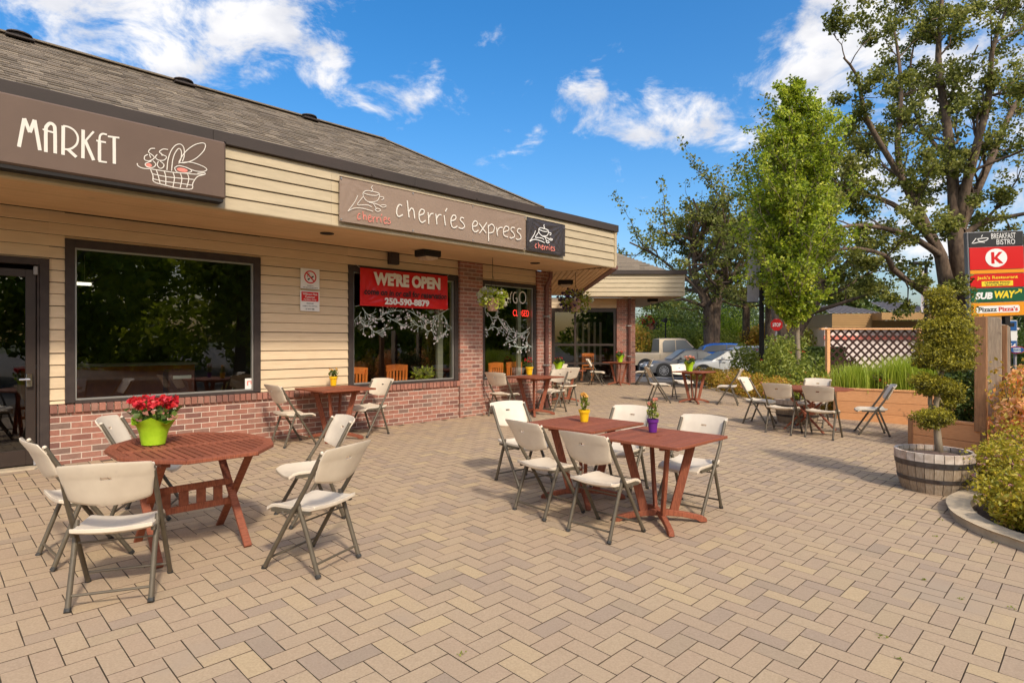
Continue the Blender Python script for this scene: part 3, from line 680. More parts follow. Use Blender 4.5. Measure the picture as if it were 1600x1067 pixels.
# soffit: boards run along the wall, then turn at the corner
VS = -1.635
b = MBd(); b.box(-3, VS + .02, 3.125, 10.5, .02, 3.16); sof = b.build('soffit', M['brown_trim'], cafe)
n = 26; pitch = (0 - VS - .10) / n
sf = {}
for k in range(n):
    v0 = VS + .10 + k * pitch
    for (a, c) in ((-3, 4.4), (4.4, 10.44)):
        key = (round(c - a, 3))
        if key not in sf:
            q = MBd(); q.box(0, 0, 0, c - a - .003, pitch - .010, .02, None, .003); sf[key] = q.mesh('soffit_board', M['soffit'])
        link('soffit_board', sf[key], sof, Matrix.Translation((a, v0, 3.10 + rb.uniform(-.001, .001))))
b = MBd(); b.box(-3, VS + .0005, 3.078, 10.6, VS + .099, 3.122); b.build('soffit_edge', M['fascia'], cafe)
mi = MB.inverted()
xk = .92
line0, line1 = Vector((.89, 13.76)), Vector((2.17, 12.86))
while xk < 2.16:
    t = (xk - line0.x) / (line1.x - line0.x); y0 = line0.y + (line1.y - line0.y) * t + .04
    q = MBd(); q.box(xk, y0, 3.10, xk + .102, 20.75, 3.12, mi, .003); q.build('soffit_board', M['soffit'], sof); xk += .116
b = MBd(); b.poly([(.7, 13.9), (2.2, 12.9), (2.24, 20.8), (.7, 20.8)], 3.121, 3.18); o = b.build('soffit_backing', M['brown_trim'], cafe); o.matrix_parent_inverse = mi
b = MBd(); b.box(2.16, 12.92, 3.07, 2.30, 20.8, 3.14); o = b.build('eave_trim', M['downspout'], cafe); o.matrix_parent_inverse = mi
# fascia with lap boards
b = MBd(); b.box(-3, VS + .02, 3.13, 10.58, VS + .10, 3.96); fas = b.build('fascia', M['brown_trim'], cafe)  # brown backing shows in the gaps as painted shadow lines under the laps
z = 3.085; e = .153
for r in range(5):
    for (a, c) in ((-3, 0.35), (.35, 4.0), (4.0, 7.65), (7.65, 10.58)):
        board(fas, 'fascia_board', M['fascia'], a + .001, c - .001, z, e - .011, VS + .02 + rb.uniform(-.0008, .0008))
    z += e
b = MBd(); b.box(10.58, VS - .012, 3.082, 10.63, VS + .1, 3.85); b.build('corner_board', M['fascia'], fas)
b = MBd(); b.box(2.2, 12.95, 3.14, 2.28, 20.8, 3.96); o = b.build('end_fascia', M['fascia'], cafe); o.matrix_parent_inverse = mi
# the dark metal band (gutter) under the roof
b = MBd()
for (a, c) in ((-3, 2.47), (2.47, 5.35), (5.35, 8.2), (8.2, 10.68)):
    b.prof([(a + .001, 3.846), (c - .001, 3.846), (c - .001, 3.99), (a + .001, 3.99)], VS - .045, VS + .03)
for u in (1.9, 2.6, 4.6, 6.6): b.tube([(u, VS - .06, 3.87), (u, VS - .04, 3.87)], .012, 8)
gut = b.build('gutter', M['band'], cafe, bevel=.006)
b = MBd(); b.box(10.6, VS - .044, 3.847, 10.679, VS + .3, 3.989); b.box(2.205, 13.1, 3.848, 2.32, 20.7, 3.988, mi); b.build('end_gutter', M['band'], cafe)
# flat top behind the fascia and the sloping roof
b = MBd(); b.poly([(-3, VS + .03), (10.5, VS + .03), (10.6, 4.0), (-3, 4.0)], 3.93, 3.965); b.build('flat_roof', M['band'], cafe)
E0, Z0, RU, RV, RZ = VS - .01, 3.985, 6.2, .49, 5.27
roofb = MBd(); UH = 8.32
roofb.add([(-3, E0, Z0), (UH, E0, Z0), (RU, RV, RZ), (-3, RV, RZ), (-3, 2 * RV - E0, Z0), (UH, 2 * RV - E0, Z0)], [(0, 1, 2, 3), (3, 2, 5, 4), (1, 5, 2), (0, 3, 4)])
roof = roofb.build('roof', M['shingle'], cafe)
sl = math.sqrt((RV - E0) ** 2 + (RZ - Z0) ** 2); dv, dz_ = (RV - E0) / sl, (RZ - Z0) / sl
SH = []
rows = int(sl / .10) + 1
for r in range(rows):
    s0 = r * .10; s1 = min(s0 + .12, sl); ue = UH - (UH - RU) * (s0 / sl); u = -1.2 - (r % 3) * .11
    while u < ue - .05:
        wd = rb.choice((.12, .17, .25)); a, c = u, min(u + wd, ue); SH.append((a, c, s0, s1)); u += wd + .004
def shd(q):
    x, y = uv2xy((q[0] + q[1]) / 2, E0 + q[2] * dv); return dist(x, y, Z0 + q[2] * dz_) if inview(x, y, Z0 + q[2] * dz_, 5) else 1e3
SH.sort(key=shd); print('shingles', len(SH))
Ns = Vector((0, -dz_, dv))
def shingle(b, q):
    a, c, s0, s1 = q; th0, th1 = rb.choice((.009, .012, .016)), .003
    P = [(a, s0, th0), (c, s0, th0), (c, s1, th1), (a, s1, th1), (a, s0, 0), (c, s0, 0)]
    b.tone = rb.random()
    vs = [Vector((x, E0 + s * dv, Z0 + s * dz_)) + Ns * t for x, s, t in P]
    b.add(vs, [(0, 1, 2, 3), (4, 5, 1, 0), (0, 3, 4), (1, 5, 2)])
for q in SH[:300]:
    b = MBd(); shingle(b, q); b.build('shingle', M['shingle'], roof)
b = MBd()
for q in SH[300:]: shingle(b, q)
tag(b.build('shingle', M['shingle'], roof), kind='stuff')
b = MBd(); b.tone = .9; b.bar((-3, RV, RZ + .012), (RU, RV, RZ + .012), .16, .02); b.bar((RU, RV, RZ + .012), (UH, E0, Z0 + .012), .16, .02); b.build('ridge_cap', M['shingle'], roof)
for u in (-.9, .91, 2.76, 4.69):
    b = MBd(); b.lathe([(.10, 0), (.10, .04)], 14, (u, RV - .06, RZ - .03)); b.lathe([(.135, .042), (.13, .058), (.05, .075)], 14, (u, RV - .06, RZ - .03)); b.box(u - .14, RV - .2, RZ - .06, u + .14, RV + .02, RZ - .035, None, .004)
    b.build('roof_vent', M['band'], roof)
# downspout on the corner pillar
def downspout(x, y, mtx, par, z1=3.05):
    b = MBd(); b.tube([(x, y - .12, z1 + .02), (x, y - .12, z1 - .12), (x, y, z1 - .30), (x, y, -.05)], .048, 10)
    d = b.build('downspout', M['downspout'], par, auto=40)
    if mtx is not None: d.matrix_parent_inverse = mtx
    for z in (2.05, .95):
        b = MBd(); b.box(x - .085, y + .01, z, x + .085, y + .05, z + .035); b.box(x - .062, y - .06, z, x + .062, y + .03, z + .035); o = b.build('clip', M['alu'], d)
downspout(10.13, -.10, None, cafe)

# ------------------------------------------------------------------ the far wing, face on to the patio
wing = empty('cafe_wing', 'far wing of the cafe with dark shopfront, brick end pillar and its own hipped roof', 'building', ID)
YW = 21.8
b = MBd(); b.box(3.84, YW - .03, -.4, 4.50, YW + .6, 3.1); pil = b.build('brick_pillar', M['mortar'], wing)
sv_b = bricks; bricks = []
bfield(3.83, 4.51, -.03, 3.08, YW - .03, 0)
g = MBd()
for q in bricks:
    g.tone = max(0, min(1, rb.gauss(.5, .28))); g.box(q[0] - q[3], q[1] - .009, q[2] - q[5], q[0] + q[3], q[1] + .1, q[2] + q[5])
z = -.03
while z < 3.05:
    for k in range(3): g.tone = rb.random(); g.box(4.40, YW + .08 + k * .2, z, 4.512, YW + .27 + k * .2, z + .066)
    z += .077
tag(g.build('brick', M['brick'], pil), kind='stuff')
downspout(4.27, YW - .12, None, wing)
b = MBd(); b.box(.8, YW, 2.72, 3.83, YW + .2, 3.1); hd = b.build('header', M['siding'], wing)
for r in range(3): board(hd, 'siding_board', M['siding'], .85, 3.83, 2.725 + r * .125, .125, YW)
b = MBd()
for x in (1.5, 2.28, 3.72): b.box(x, YW - .02, -.02, x + .07, YW + .08, 2.72)
b.box(.85, YW - .02, -.02, 1.5, YW + .08, 2.72)
for z in (0, .68, 1.36, 2.60): b.box(1.57, YW - .018, z - .02, 3.72, YW + .078, z + (.12 if z > 2 else .06))
sf2 = b.build('shopfront', M['bronze'], wing)
b = MBd()
for a, c in ((1.57, 2.28), (2.35, 3.72)): b.add([(a, YW + .03, .04), (c, YW + .03, .04), (c, YW + .03, 2.6), (a, YW + .03, 2.6)], [(0, 1, 2, 3)])
b.build('pane', GL, sf2)
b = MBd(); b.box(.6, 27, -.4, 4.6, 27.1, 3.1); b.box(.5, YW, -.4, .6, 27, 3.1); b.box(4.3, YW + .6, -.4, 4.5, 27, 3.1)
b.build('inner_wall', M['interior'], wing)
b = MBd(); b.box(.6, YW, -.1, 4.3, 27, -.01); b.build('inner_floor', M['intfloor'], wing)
for k in range(5):
    b = MBd(); x = 2.65 + k * .24; b.box(x, 24.6, .5, x + .09, 24.62, 2.3); b.build('blind_slat', M['pale'], wing)
YF, XF = 20.8, 6.07
b = MBd(); b.box(2.3, YF + .06, 3.14, XF - .06, YF + .12, 3.96); b.box(XF - .12, YF + .12, 3.14, XF - .06, 28, 3.96); fw = b.build('fascia', M['brown_trim'], wing)  # same dark backing, painting the shadow lines between the wing's boards
for r in range(5):
    z = 3.085 + r * .153
    board(fw, 'fascia_board', M['fascia'], 2.32, XF - .06, z, .143, YF + .06)
    o = board(fw, 'fascia_board', M['fascia'], 0, 7, z, .143, 0); o.matrix_basis = Matrix.Translation((XF - .06, YF + .06 + 3.5, z)) @ Matrix.Rotation(R(90), 4, 'Z')
b = MBd(); b.box(XF - .07, YF + .035, 3.082, XF - .02, YF + .1, 3.85); b.build('corner_board', M['fascia'], fw)
b = MBd(); b.box(2.32, YF - .03, 3.846, XF + .05, YF + .05, 3.99); b.box(XF - .03, YF + .05, 3.847, XF + .05, 28, 3.989); b.build('gutter', M['band'], wing)
b = MBd(); b.box(4.52, YF + .1, 3.13, XF - .08, 28, 3.16); b.box(2.3, YF + .1, 3.13, 4.52, YW, 3.16); so2 = b.build('soffit', M['soffit'], wing)
y = YF + .08
while y < 27.9:
    q = MBd(); q.box(4.53 if y > YW - .08 else 2.3, y, 3.10, XF - .08, y + .112, 3.12); q.build('soffit_board', M['soffit'], so2); y += .12
b = MBd(); XH = 5.4; t = 3.2
b.add([(-1, YF + .05, 3.98), (XH, YF + .05, 3.98), (XH - t, YF + t, 3.98 + .55 * t), (-1, YF + t, 3.98 + .55 * t), (XH, 30, 3.98), (XH - t, 30, 3.98 + .55 * t)], [(0, 1, 2, 3), (1, 4, 5, 2)])
rw = b.build('roof', M['shingle'], wing)
b = MBd()
for r in range(26):
    s0 = r * .13; y0 = YF + .05 + s0 * .876; zz_ = 3.98 + s0 * .482; ue = XH - s0 * .876; u = 1.6 + (r % 3) * .1
    while u < ue:
        wd = rb.choice((.18, .26, .33)); c = min(u + wd, ue); b.tone = rb.random()
        b.add([(u, y0, zz_ + .015), (c, y0, zz_ + .015), (c, y0 + .12, zz_ + .068), (u, y0 + .12, zz_ + .068), (u, y0, zz_), (c, y0, zz_)], [(0, 1, 2, 3), (4, 5, 1, 0)]); u += wd + .005
tag(b.build('shingle', M['shingle'], rw), kind='stuff')
b = MBd(); b.box(-1, YF + .1, 3.90, XF, 30, 3.95); b.build('flat_roof', M['band'], wing)
# ================================================================== folding chairs
def make_chair(name='folding_chair'):
    t = empty(name, 'x', 'chair', ID)
    # the back panel: slightly dished, with a slot for a hand
    def bp(u, v, off=0):                       # u across, v up
        a = (u - .5) * 2; z = .640 + .262 * v - .012 * a * a * (1 if v > .5 else -1)
        x = -.165 - (z - .6) * .47 - .040 * (1 - a * a) - (.016 if v > .93 else 0)
        y = a * (.249 - .030 * (1 - v) ** 1.6); z -= .022 * (1 - a * a) * (1 - v)
        return (x + off, y, z)
    b = MBd(); nu, nv = 14, 7; hole = {(6, 4), (7, 4)}
    rows = [0, .06, .2, .38, .60, .67, .94, 1.0]
    cols = [0, .03, .1, .2, .3, .39, .44, .5, .56, .61, .7, .8, .9, .97, 1.0]
    rnd = lambda i, j: bp(cols[i] if 0 < j < nv else .02 + cols[i] * .96, rows[j])
    for off, flip in ((0, False), (-.020, True)):
        base = len(b.v)
        for j in range(nv + 1):
            for i in range(nu + 1):
                x, y, z = rnd(i, j)
                e = .006 if (i in (0, nu) or j in (0, nv)) else 0
                b.v.append((x + (off + e if flip else off - e), y, z))
        for j in range(nv):
            for i in range(nu):
                if (i, j) in hole: continue
                q = (base + j * 15 + i, base + j * 15 + i + 1, base + (j + 1) * 15 + i + 1, base + (j + 1) * 15 + i)
                b.f.append(tuple(reversed(q)) if flip else q); b.t.append(.5); b.m.append(0)
    o2 = 15 * 8
    def wallq(i0, j0, i1, j1, fl=False):
        a, c = j0 * 15 + i0, j1 * 15 + i1; q = (a, c, c + o2, a + o2); b.f.append(q if not fl else tuple(reversed(q))); b.t.append(.5); b.m.append(0)
    for i in range(nu): wallq(i + 1, 0, i, 0); wallq(i, nv, i + 1, nv)
    for j in range(nv): wallq(0, j, 0, j + 1); wallq(nu, j + 1, nu, j)
    for i in (6, 7): wallq(i, 4, i + 1, 4); wallq(i + 1, 5, i, 5)
    wallq(6, 5, 6, 4); wallq(8, 4, 8, 5)
    o = b.build('backrest', M['plastic'], t, auto=50)
    # moulded corner caps over the tubes
    for s in (-1, 1):
        b = MBd(); b.bar((-.268, s * .240, .822), (-.294, s * .2385, .877), .020, .028, (1, 0, 0), .007); b.build('corner_cap', M['plastic'], o)
    # seat: dished, rolled front edge, apron under the rim
    def sp(u, v):
        a = (u - .5) * 2; x = -.205 + .455 * v; w_ = .220 - .010 * v
        z = .455 + .016 * a * a - .022 * (1 - a * a) * math.sin(v * PI) - (.035 * ((v - .8) / .2) ** 2 if v > .8 else 0) + (.018 * ((.12 - v) / .12) if v < .12 else 0)
        return (x, a * w_, z)
    b = MBd(); n = 11; m_ = 10
    b.grid(sp, n, m_)
    def und(u, v): x, y, z = sp(u, v); return (x, y, z - .028)
    base = len(b.v)
    for j in range(m_ + 1):
        for i in range(n + 1): b.v.append(und(i / n, j / m_))
    for j in range(m_):
        for i in range(n): q = (base + j * 12 + i, base + (j + 1) * 12 + i, base + (j + 1) * 12 + i + 1, base + j * 12 + i + 1); b.f.append(q); b.t.append(.5); b.m.append(0)
    ring = [i for i in range(12)] + [j * 12 + 11 for j in range(1, 11)] + [10 * 12 + i for i in range(10, -1, -1)] + [j * 12 for j in range(9, 0, -1)]
    for a, c in zip(ring, ring[1:] + ring[:1]): b.f.append((a, a + base, c + base, c)); b.t.append(.5); b.m.append(0)
    s_ = b.build('seat', M['plastic'], t, auto=50, bevel=.004)
    for s in (-1, 1):
        # long tube: front foot up to the back; short tube: rear foot up to the hinge
        b = MBd(); b.tube([(.235, s * .242, .012), (.02, s * .242, .36), (-.15, s * .242, .62), (-.286, s * .236, .862)], .0165, 8); lg = b.build('leg', M['tube'], t, auto=60)
        b = MBd(); b.tube([(.243, s * .242, 0), (.229, s * .242, .022)], .0195, 8); b.build('foot_cap', M['rubber'], lg)
        b = MBd(); b.tube([(-.235, s * .218, .012), (-.13, s * .218, .30), (-.055, s * .222, .50)], .0165, 8); lg = b.build('leg', M['tube'], t, auto=60)
        b = MBd(); b.tube([(-.243, s * .218, 0), (-.227, s * .218, .022)], .0195, 8); b.build('foot_cap', M['rubber'], lg)
        b = MBd(); b.bar((-.165, s * .215, .435), (.19, s * .215, .425), .022, .022)
        b.tube([(-.03, s * .236, .47), (.0, s * .246, .43), (.05, s * .246, .405), (.07, s * .236, .43)], .006, 6); b.build('seat_rail', M['tube'], t)
    b = MBd(); b.tube([(.195, -.242, .085), (.195, .242, .085)], .0095, 8); b.build('crossbar', M['tube'], t)
    b = MBd(); b.tube([(-.208, -.218, .085), (-.208, .218, .085)], .009, 8); b.build('crossbar', M['tube'], t)
    b = MBd(); b.tube([(-.10, -.222, .37), (-.10, .222, .37)], .006, 6); b.build('crossbar', M['tube'], t)
    return t
chair0 = make_chair()
CH = [
 ('uv', .94, -4.57, 65, 'cream folding chair in the left foreground, seen from behind with its feet nearest the camera', 'a'),
 ('uv', .90, -3.66, 4, 'cream folding chair at the far left, beside the glass door and facing the octagonal table', 'a'),
 ('uv', 1.5, -2.9, -30, 'cream folding chair between the octagonal table and the brick wall, behind the red flowers', 'a'),
 ('uv', 2.08, -4.95, 111, 'nearer cream chair of the pair right of the octagonal table, hand slot showing', 'a'),
 ('uv', 2.55, -3.94, 171, 'cream folding chair pulled back behind the nearer one, right of the octagonal table', 'a'),
 ('uv', 3.94, -.60, 1, 'cream folding chair left of the wall table that stands between the two big windows', 'b'),
 ('uv', 5.23, -.56, 189, 'cream folding chair right of the wall table with the small yellow pot', 'b'),
 ('uv', 8.47, -.42, 8, 'cream folding chair against the brickwork just right of the first brick pilaster', 'c'),
 ('uv', 9.72, -.60, 181, 'cream chair right of the table below the neon window, by the corner pillar', 'c'),
 ('xy', 1.24, 14.10, 112, 'cream folding chair with its hand slot showing, just past the corner pillar', 'd'),
 ('xy', 1.28, 15.60, -84, 'cream folding chair on the far side of the half hidden table past the corner pillar', 'd'),
 ('xy', 2.92, 20.5, -18, 'cream folding chair standing alone in front of the dark shopfront of the wing', 'e'),
 ('xy', 4.55, 20.7, 172, 'cream folding chair in front of the parked cars, right of the end pillar', 'e'),
 ('xy', 3.72, 15.06, -4, 'cream folding chair left of the table with coral flowers', 'f'),
 ('xy', 4.62, 16.1, -88, 'cream folding chair behind the table with coral flowers, backed by the silver car', 'f'),
 ('xy', 5.37, 14.81, 158, 'cream folding chair right of the table with coral flowers, by the low golden hedge', 'f'),
 ('uv', 11.72, -4.27, -88, 'leftmost cream folding chair of the group by the long cedar planter', 'g'),
 ('uv', 10.98, -5.00, 0, 'left one of two cream chairs seen from behind at the table by the cedar planter', 'g'),
 ('uv', 11.05, -5.64, 2, 'right one of two cream chairs seen from behind at the table by the cedar planter', 'g'),
 ('uv', 12.35, -5.05, 181, 'cream folding chair facing the camera between the table and the cedar planter', 'g'),
 ('uv', 12.12, -6.12, 113, 'cream folding chair turned side on in front of the bare boards of the cedar planter', 'g'),
 ('uv', 4.95, -4.34, -98, 'cream folding chair at the wall end of the two joined tables', 'h'),
 ('uv', 4.32, -5.27, -7, 'left one of two chairs showing hand slots at the joined tables', 'h'),
 ('uv', 4.255, -5.99, 0, 'nearest chair of the joined tables, the right one of two showing hand slots', 'h'),
 ('uv', 5.52, -5.27, 186, 'cream folding chair on the far side of the joined tables, behind the purple pot', 'h'),
 ('uv', 5.44, -6.16, 181, 'cream folding chair at the right hand end of the joined tables', 'h'),
]
GRP = 'cream folding chairs on the patio'
chairs = []
for i, (fr, a, c, d, lab, _) in enumerate(CH):
    mtx = at_uv(a, c, d) if fr == 'uv' else at_xy(a, c, d)
    if i == 0: o = chair0; o.matrix_world = mtx; o['label'] = lab; o['group'] = GRP
    else: o = copy_tree(chair0, mtx, lab, GRP)
    chairs.append(o)

# ================================================================== tables
def pedestal_table(S=.90, hgt=.79):
    t = empty('pedestal_table', 'x', 'table', ID); h = S / 2
    # square top: two end rails and boards between
    n = 8; w_ = (S - .14) / n
    for k in range(n):
        y = -h + .07 + k * w_; b = MBd(); b.box(-h + .068, y + .0022, hgt - .022, h - .068, y + w_ - .0022, hgt, None, .002); b.build('board', M['redwood2'], t)
    for s in (-1, 1):
        b = MBd(); b.box(min(s * h, s * (h - .066)), -h, hgt - .026, max(s * h, s * (h - .066)), h, hgt + .0005, None, .004); b.build('edge_rail', M['redwood'], t)
        b = MBd(); b.box(-h + .068, min(s * h, s * (h - .068)), hgt - .026, h - .068, max(s * h, s * (h - .068)), hgt, None, .004); b.build('edge_rail', M['redwood2'], t)
    b = MBd(); b.lathe([(.028, 0), (.028, .004)], 16, (0, 0, hgt)); b.build('hole_cover', M['redwood2'], t)
    for s in (-1, 1):
        b = MBd(); b.box(-.30, s * .20 - .02, hgt - .075, .30, s * .20 + .02, hgt - .027, None, .003); b.build('bearer', M['redwood2'], t)
    for k in range(4):
        a = PI / 4 + k * PI / 2; ca, sa = math.cos(a), math.sin(a)
        b = MBd(); b.bar((.13 * ca, .13 * sa, .075), (.31 * ca, .31 * sa, hgt - .03), .028, .078, (ca, sa, 0), .003); b.build('leg', M['redwood'], t)
        m_ = Matrix.Rotation(a, 4, 'Z')
        b = MBd(); b.prof([(.0, .065), (.0, .115), (.10, .112), (.26, .088), (.40, .055), (.435, .035), (.44, .0), (.375, .0), (.34, .022), (.2, .05)], -.024, .024, m_); b.build('foot', M['redwood'], t, bevel=.004)
    return t
tab0 = pedestal_table()
TB = [
 ('uv', 4.85, -6.17, 0, 'red stained square table with the purple flower pot, nearer half of the joined pair', 1),
 ('uv', 4.92, -5.23, 0, 'red stained square table with the yellow flower pot, wall side half of the joined pair', 1),
 ('uv', 4.63, -.58, 0, 'red stained square table against the brick wall between the two big windows', 1),
 ('uv', 9.10, -.66, 0, 'red stained square table under the neon window with a yellow pot of red flowers', 1),
 ('xy', 1.28, 14.85, 45, 'red stained table half hidden past the corner pillar, with a lime pot', .9),
 ('xy', 3.70, 20.6, 45, 'red stained table in front of the end pillar of the wing', .9),
 ('xy', 4.60, 15.05, 45, 'red stained table in the open with coral flowers, before the parked cars', .88),
]
tables = []
for i, (fr, a, c, d, lab, s) in enumerate(TB):
    mtx = (at_uv(a, c, d) if fr == 'uv' else at_xy(a, c, d)) @ Matrix.Diagonal((s, s, 1, 1))
    if i == 0: o = tab0; o.matrix_world = mtx; o['label'] = lab; o['group'] = 'red stained square pedestal tables'
    else: o = copy_tree(tab0, mtx, lab, 'red stained square pedestal tables')
    tables.append(o)

def octagon_table(hx=.55, hy=.68, hgt=.79):
    t = empty('octagonal_table', 'x', 'table', ID)
    def half(x):                       # outline: half depth at x
        ax = abs(x); 
        if ax <= .24: return hy
        if ax <= .47: return hy - (ax - .24) / .23 * .26
        return max(.20, hy - .26 - (ax - .47) / (hx - .47) * .2)
    out = [(hx, -.20), (hx, .20), (.47, .42), (.24, hy), (-.24, hy), (-.47, .42), (-hx, .20), (-hx, -.20), (-.47, -.42), (-.24, -hy), (.24, -hy), (.47, -.42)]
    n = len(out); wd = .075
    def inset(k, w_):
        p0, p1, p2 = Vector(out[k - 1]), Vector(out[k]), Vector(out[(k + 1) % n]); d1 = (p1 - p0).normalized(); d2 = (p2 - p1).normalized()
        n1 = Vector((-d1.y, d1.x)); n2 = Vector((-d2.y, d2.x)); m_ = (n1 + n2).normalized(); return p1 + m_ * (w_ / max(.5, m_.dot(n1)))
    for k in range(n):
        a, c = Vector(out[k]), Vector(out[(k + 1) % n]); ia, ic_ = inset(k, wd), inset((k + 1) % n, wd); e = (c - a).normalized() * .0008
        b = MBd(); b.poly([tuple(a + e), tuple(c - e), tuple(ic_ - e), tuple(ia + e)], hgt - .028, hgt); b.build('edge_rail', M['redwood2'], t, bevel=.004)
    x = -hx + wd + .004; cnt = 18; w_ = (2 * hx - 2 * wd - .008) / cnt
    for k in range(cnt):
        xa = x + k * w_; xc = xa + w_ / 2; hh = half(xc * 1.04) - wd * 1.12
        for s in (-1, 1):
            if hh < .07: continue
            b = MBd(); ya, yb = s * .036, s * hh; b.box(xa + .007, min(ya, yb), hgt - .022, xa + w_ - .007, max(ya, yb), hgt - .002, None, .002); b.build('slat', M['redwood'], t)
    b = MBd(); b.box(-hx + wd, -.034, hgt - .026, hx - wd, .034, hgt - .0005, None, .003); b.build('centre_rail', M['redwood2'], t)
    b = MBd(); b.lathe([(.026, 0), (.026, .003)], 14, (0, 0, hgt)); b.build('hole_cover', M['redwood2'], t)
    for sx in (-1, 1):
        x = sx * .31
        for s in (-1, 1):
            b = MBd(); b.bar((x + s * .016, s * .36, .0), (x + s * .016, -s * .34, hgt - .045), .026, .058, (1, 0, 0), .004); b.build('leg', M['redwood'], t)
        b = MBd(); b.box(x - .03, -.46, hgt - .072, x + .03, .46, hgt - .03, None, .004); b.build('bearer', M['redwood'], t)
        b = MBd(); b.tube([(x - .04, 0, .385), (x + .04, 0, .385)], .008, 8); b.build('bolt', M['chrome'], t)
    for z in (.27, .43):
        b = MBd(); b.box(-.29, -.015, z, .29, .013, z + .05, None, .003); b.build('stretcher', M['redwood2'], t)
    for k in range(4):
        x = -.19 + k * .127; b = MBd(); b.box(x - .034, -.010, .32, x + .034, .009, .43, None, .002); b.build('upright', M['redwood'], t)
    return t
oct0 = octagon_table()
oct0.matrix_world = at_uv(1.55, -3.97, 0); tag(oct0, 'red stained octagonal slatted folding table with crossed legs and red flowers, left foreground', 'table', 'octagonal slatted folding tables')
copy_tree(oct0, at_uv(11.65, -5.22, 0), 'red stained octagonal folding table ringed by chairs in front of the cedar planter', 'octagonal slatted folding tables')

# ================================================================== flower pots
def cluster(n, c, rx, ry, rz, rg, shell=.5):
    d = rg.normal(size=(n, 3)); d /= np.linalg.norm(d, axis=1)[:, None]; r = rg.uniform(shell, 1, n)[:, None] ** .7
    return np.array(c) + d * r * np.array([rx, ry, rz])
def petals(name, cen, rad, mt, rg, per=9, size=.02):
    P = []
    for c in cen: P.append(cluster(per, c, rad, rad, rad * .8, rg, .3))
    P = np.concatenate(P); return leaf_mesh(name, P, size, mt, rg.uniform(0, 1, len(P)), seed=int(rg.integers(1e6)), aspect=.9)
def flower_pot(mtx, label, potmat, flmat, pot_r=.06, pot_h=.12, wrap=False, plant_h=.16, plant_r=.09, nfl=8, leafmat='shrubleaf', seed=1, cat='potted plant', group='flower pots on the tables', flr=.022, tall=False):
    rg = np.random.default_rng(seed); t = empty('flower_pot', label, cat, mtx, group)
    b = MBd()
    if wrap:
        wob = lambda a, i: 1 + (.05 + .05 * (i >= 3)) * math.sin(a * 3 + .6) * (i / 4) + .02 * math.sin(a * 9)
        b.lathe([(pot_r * .72, 0), (pot_r * .80, pot_h * .3), (pot_r * .92, pot_h * .65), (pot_r * 1.12, pot_h * .95), (pot_r * 1.38, pot_h * 1.12)], 28, caps=False, wob=wob)
        for k in range(28):                         # the upstanding points of the wrap
            i = len(b.v) - 28 + k; x, y, z = b.v[i]; b.v[i] = (x, y, z + pot_h * .16 * math.sin(k * 2 * PI / 28 * 4) + .006 * (k % 2))
        b.lathe([(pot_r * .7, .002), (pot_r * .7, .004)], 28); b.lathe([(pot_r * .9, pot_h * .8), (pot_r * .9, pot_h * .82)], 20)
        o = b.build('wrap', potmat, t, auto=60)
    else:
        b.lathe([(pot_r * .70, 0), (pot_r * .80, pot_h * .40), (pot_r * .90, pot_h * .74), (pot_r * 1.04, pot_h * .76), (pot_r * 1.08, pot_h), (pot_r * .95, pot_h), (pot_r * .92, pot_h * .86)], 22); o = b.build('pot', potmat, t, auto=40)
        b = MBd(); b.lathe([(pot_r * .92, pot_h * .84), (pot_r * .9, pot_h * .87)], 18); b.build('soil', M['soil'], o)
    top = pot_h
    b = MBd()
    for k in range(9):
        a = rg.uniform(0, 2 * PI); r = rg.uniform(.2, .8) * plant_r; b.tube([(r * .2 * math.cos(a), r * .2 * math.sin(a), top * .8), (r * .7 * math.cos(a), r * .7 * math.sin(a), top + plant_h * .5), (r * math.cos(a), r * math.sin(a), top + plant_h * rg.uniform(.6, .95))], .0025, 4)
    b.build('stem', M['hedgeleaf'], t)
    nl = 150 if wrap else 80
    P = cluster(nl, (0, 0, top + plant_h * .40), plant_r * (.75 if tall else 1), plant_r * (.75 if tall else 1), plant_h * .45, rg, .35)
    link('foliage', leaf_mesh('foliage', P, .05 if wrap else .034, M[leafmat], rg.uniform(0, 1, nl), seed=seed, aspect=.8), t)
    fc = cluster(nfl, (0, 0, top + plant_h * .78), plant_r * (.9 if not tall else .5), plant_r * (.9 if not tall else .5), plant_h * .26, rg, .55)
    link('blossom', petals('blossom', fc, flr, M[flmat], rg, 12, flr * 1.1), t)
    return t
def on_table(px, py, z=.79):
    x, y = G(px, py, z); return Matrix.Translation((x, y, gz(x, y) + z + .001))
flower_pot(on_table(240, 693), 'lime green wrapped pot of bright red begonias on the octagonal table', M['lime'], 'red', .115, .17, True, .20, .19, 34, 'hedgeleaf', 3, flr=.032)
flower_pot(on_table(913, 658), 'yellow pot with pale orange flowers on the joined tables', M['yellow'], 'yellowp', .058, .125, False, .17, .065, 5, 'shrubleaf', 4, tall=True, flr=.024)
flower_pot(on_table(1020, 674.5), 'purple pot with pale pink flowers on the joined tables', M['purple'], 'coral', .052, .125, False, .21, .085, 6, 'shrubleaf', 5, tall=True, flr=.022)
flower_pot(on_table(521, 602), 'small yellow pot with orange flowers on the wall table between the windows', M['yellow'], 'yellowp', .062, .15, False, .13, .085, 4, 'hedgeleaf', 6)
flower_pot(on_table(827, 585), 'yellow pot crowded with dark red flowers under the neon window', M['yellow'], 'red', .085, .17, False, .20, .13, 11, 'hedgeleaf', 7)
x, y = 1.14, 14.55
flower_pot(Matrix.Translation((x, y, gz(x, y) + .791)), 'lime wrapped pot with red flowers on the half hidden table past the pillar', M['lime'], 'red', .10, .17, True, .16, .12, 8, 'hedgeleaf', 8)
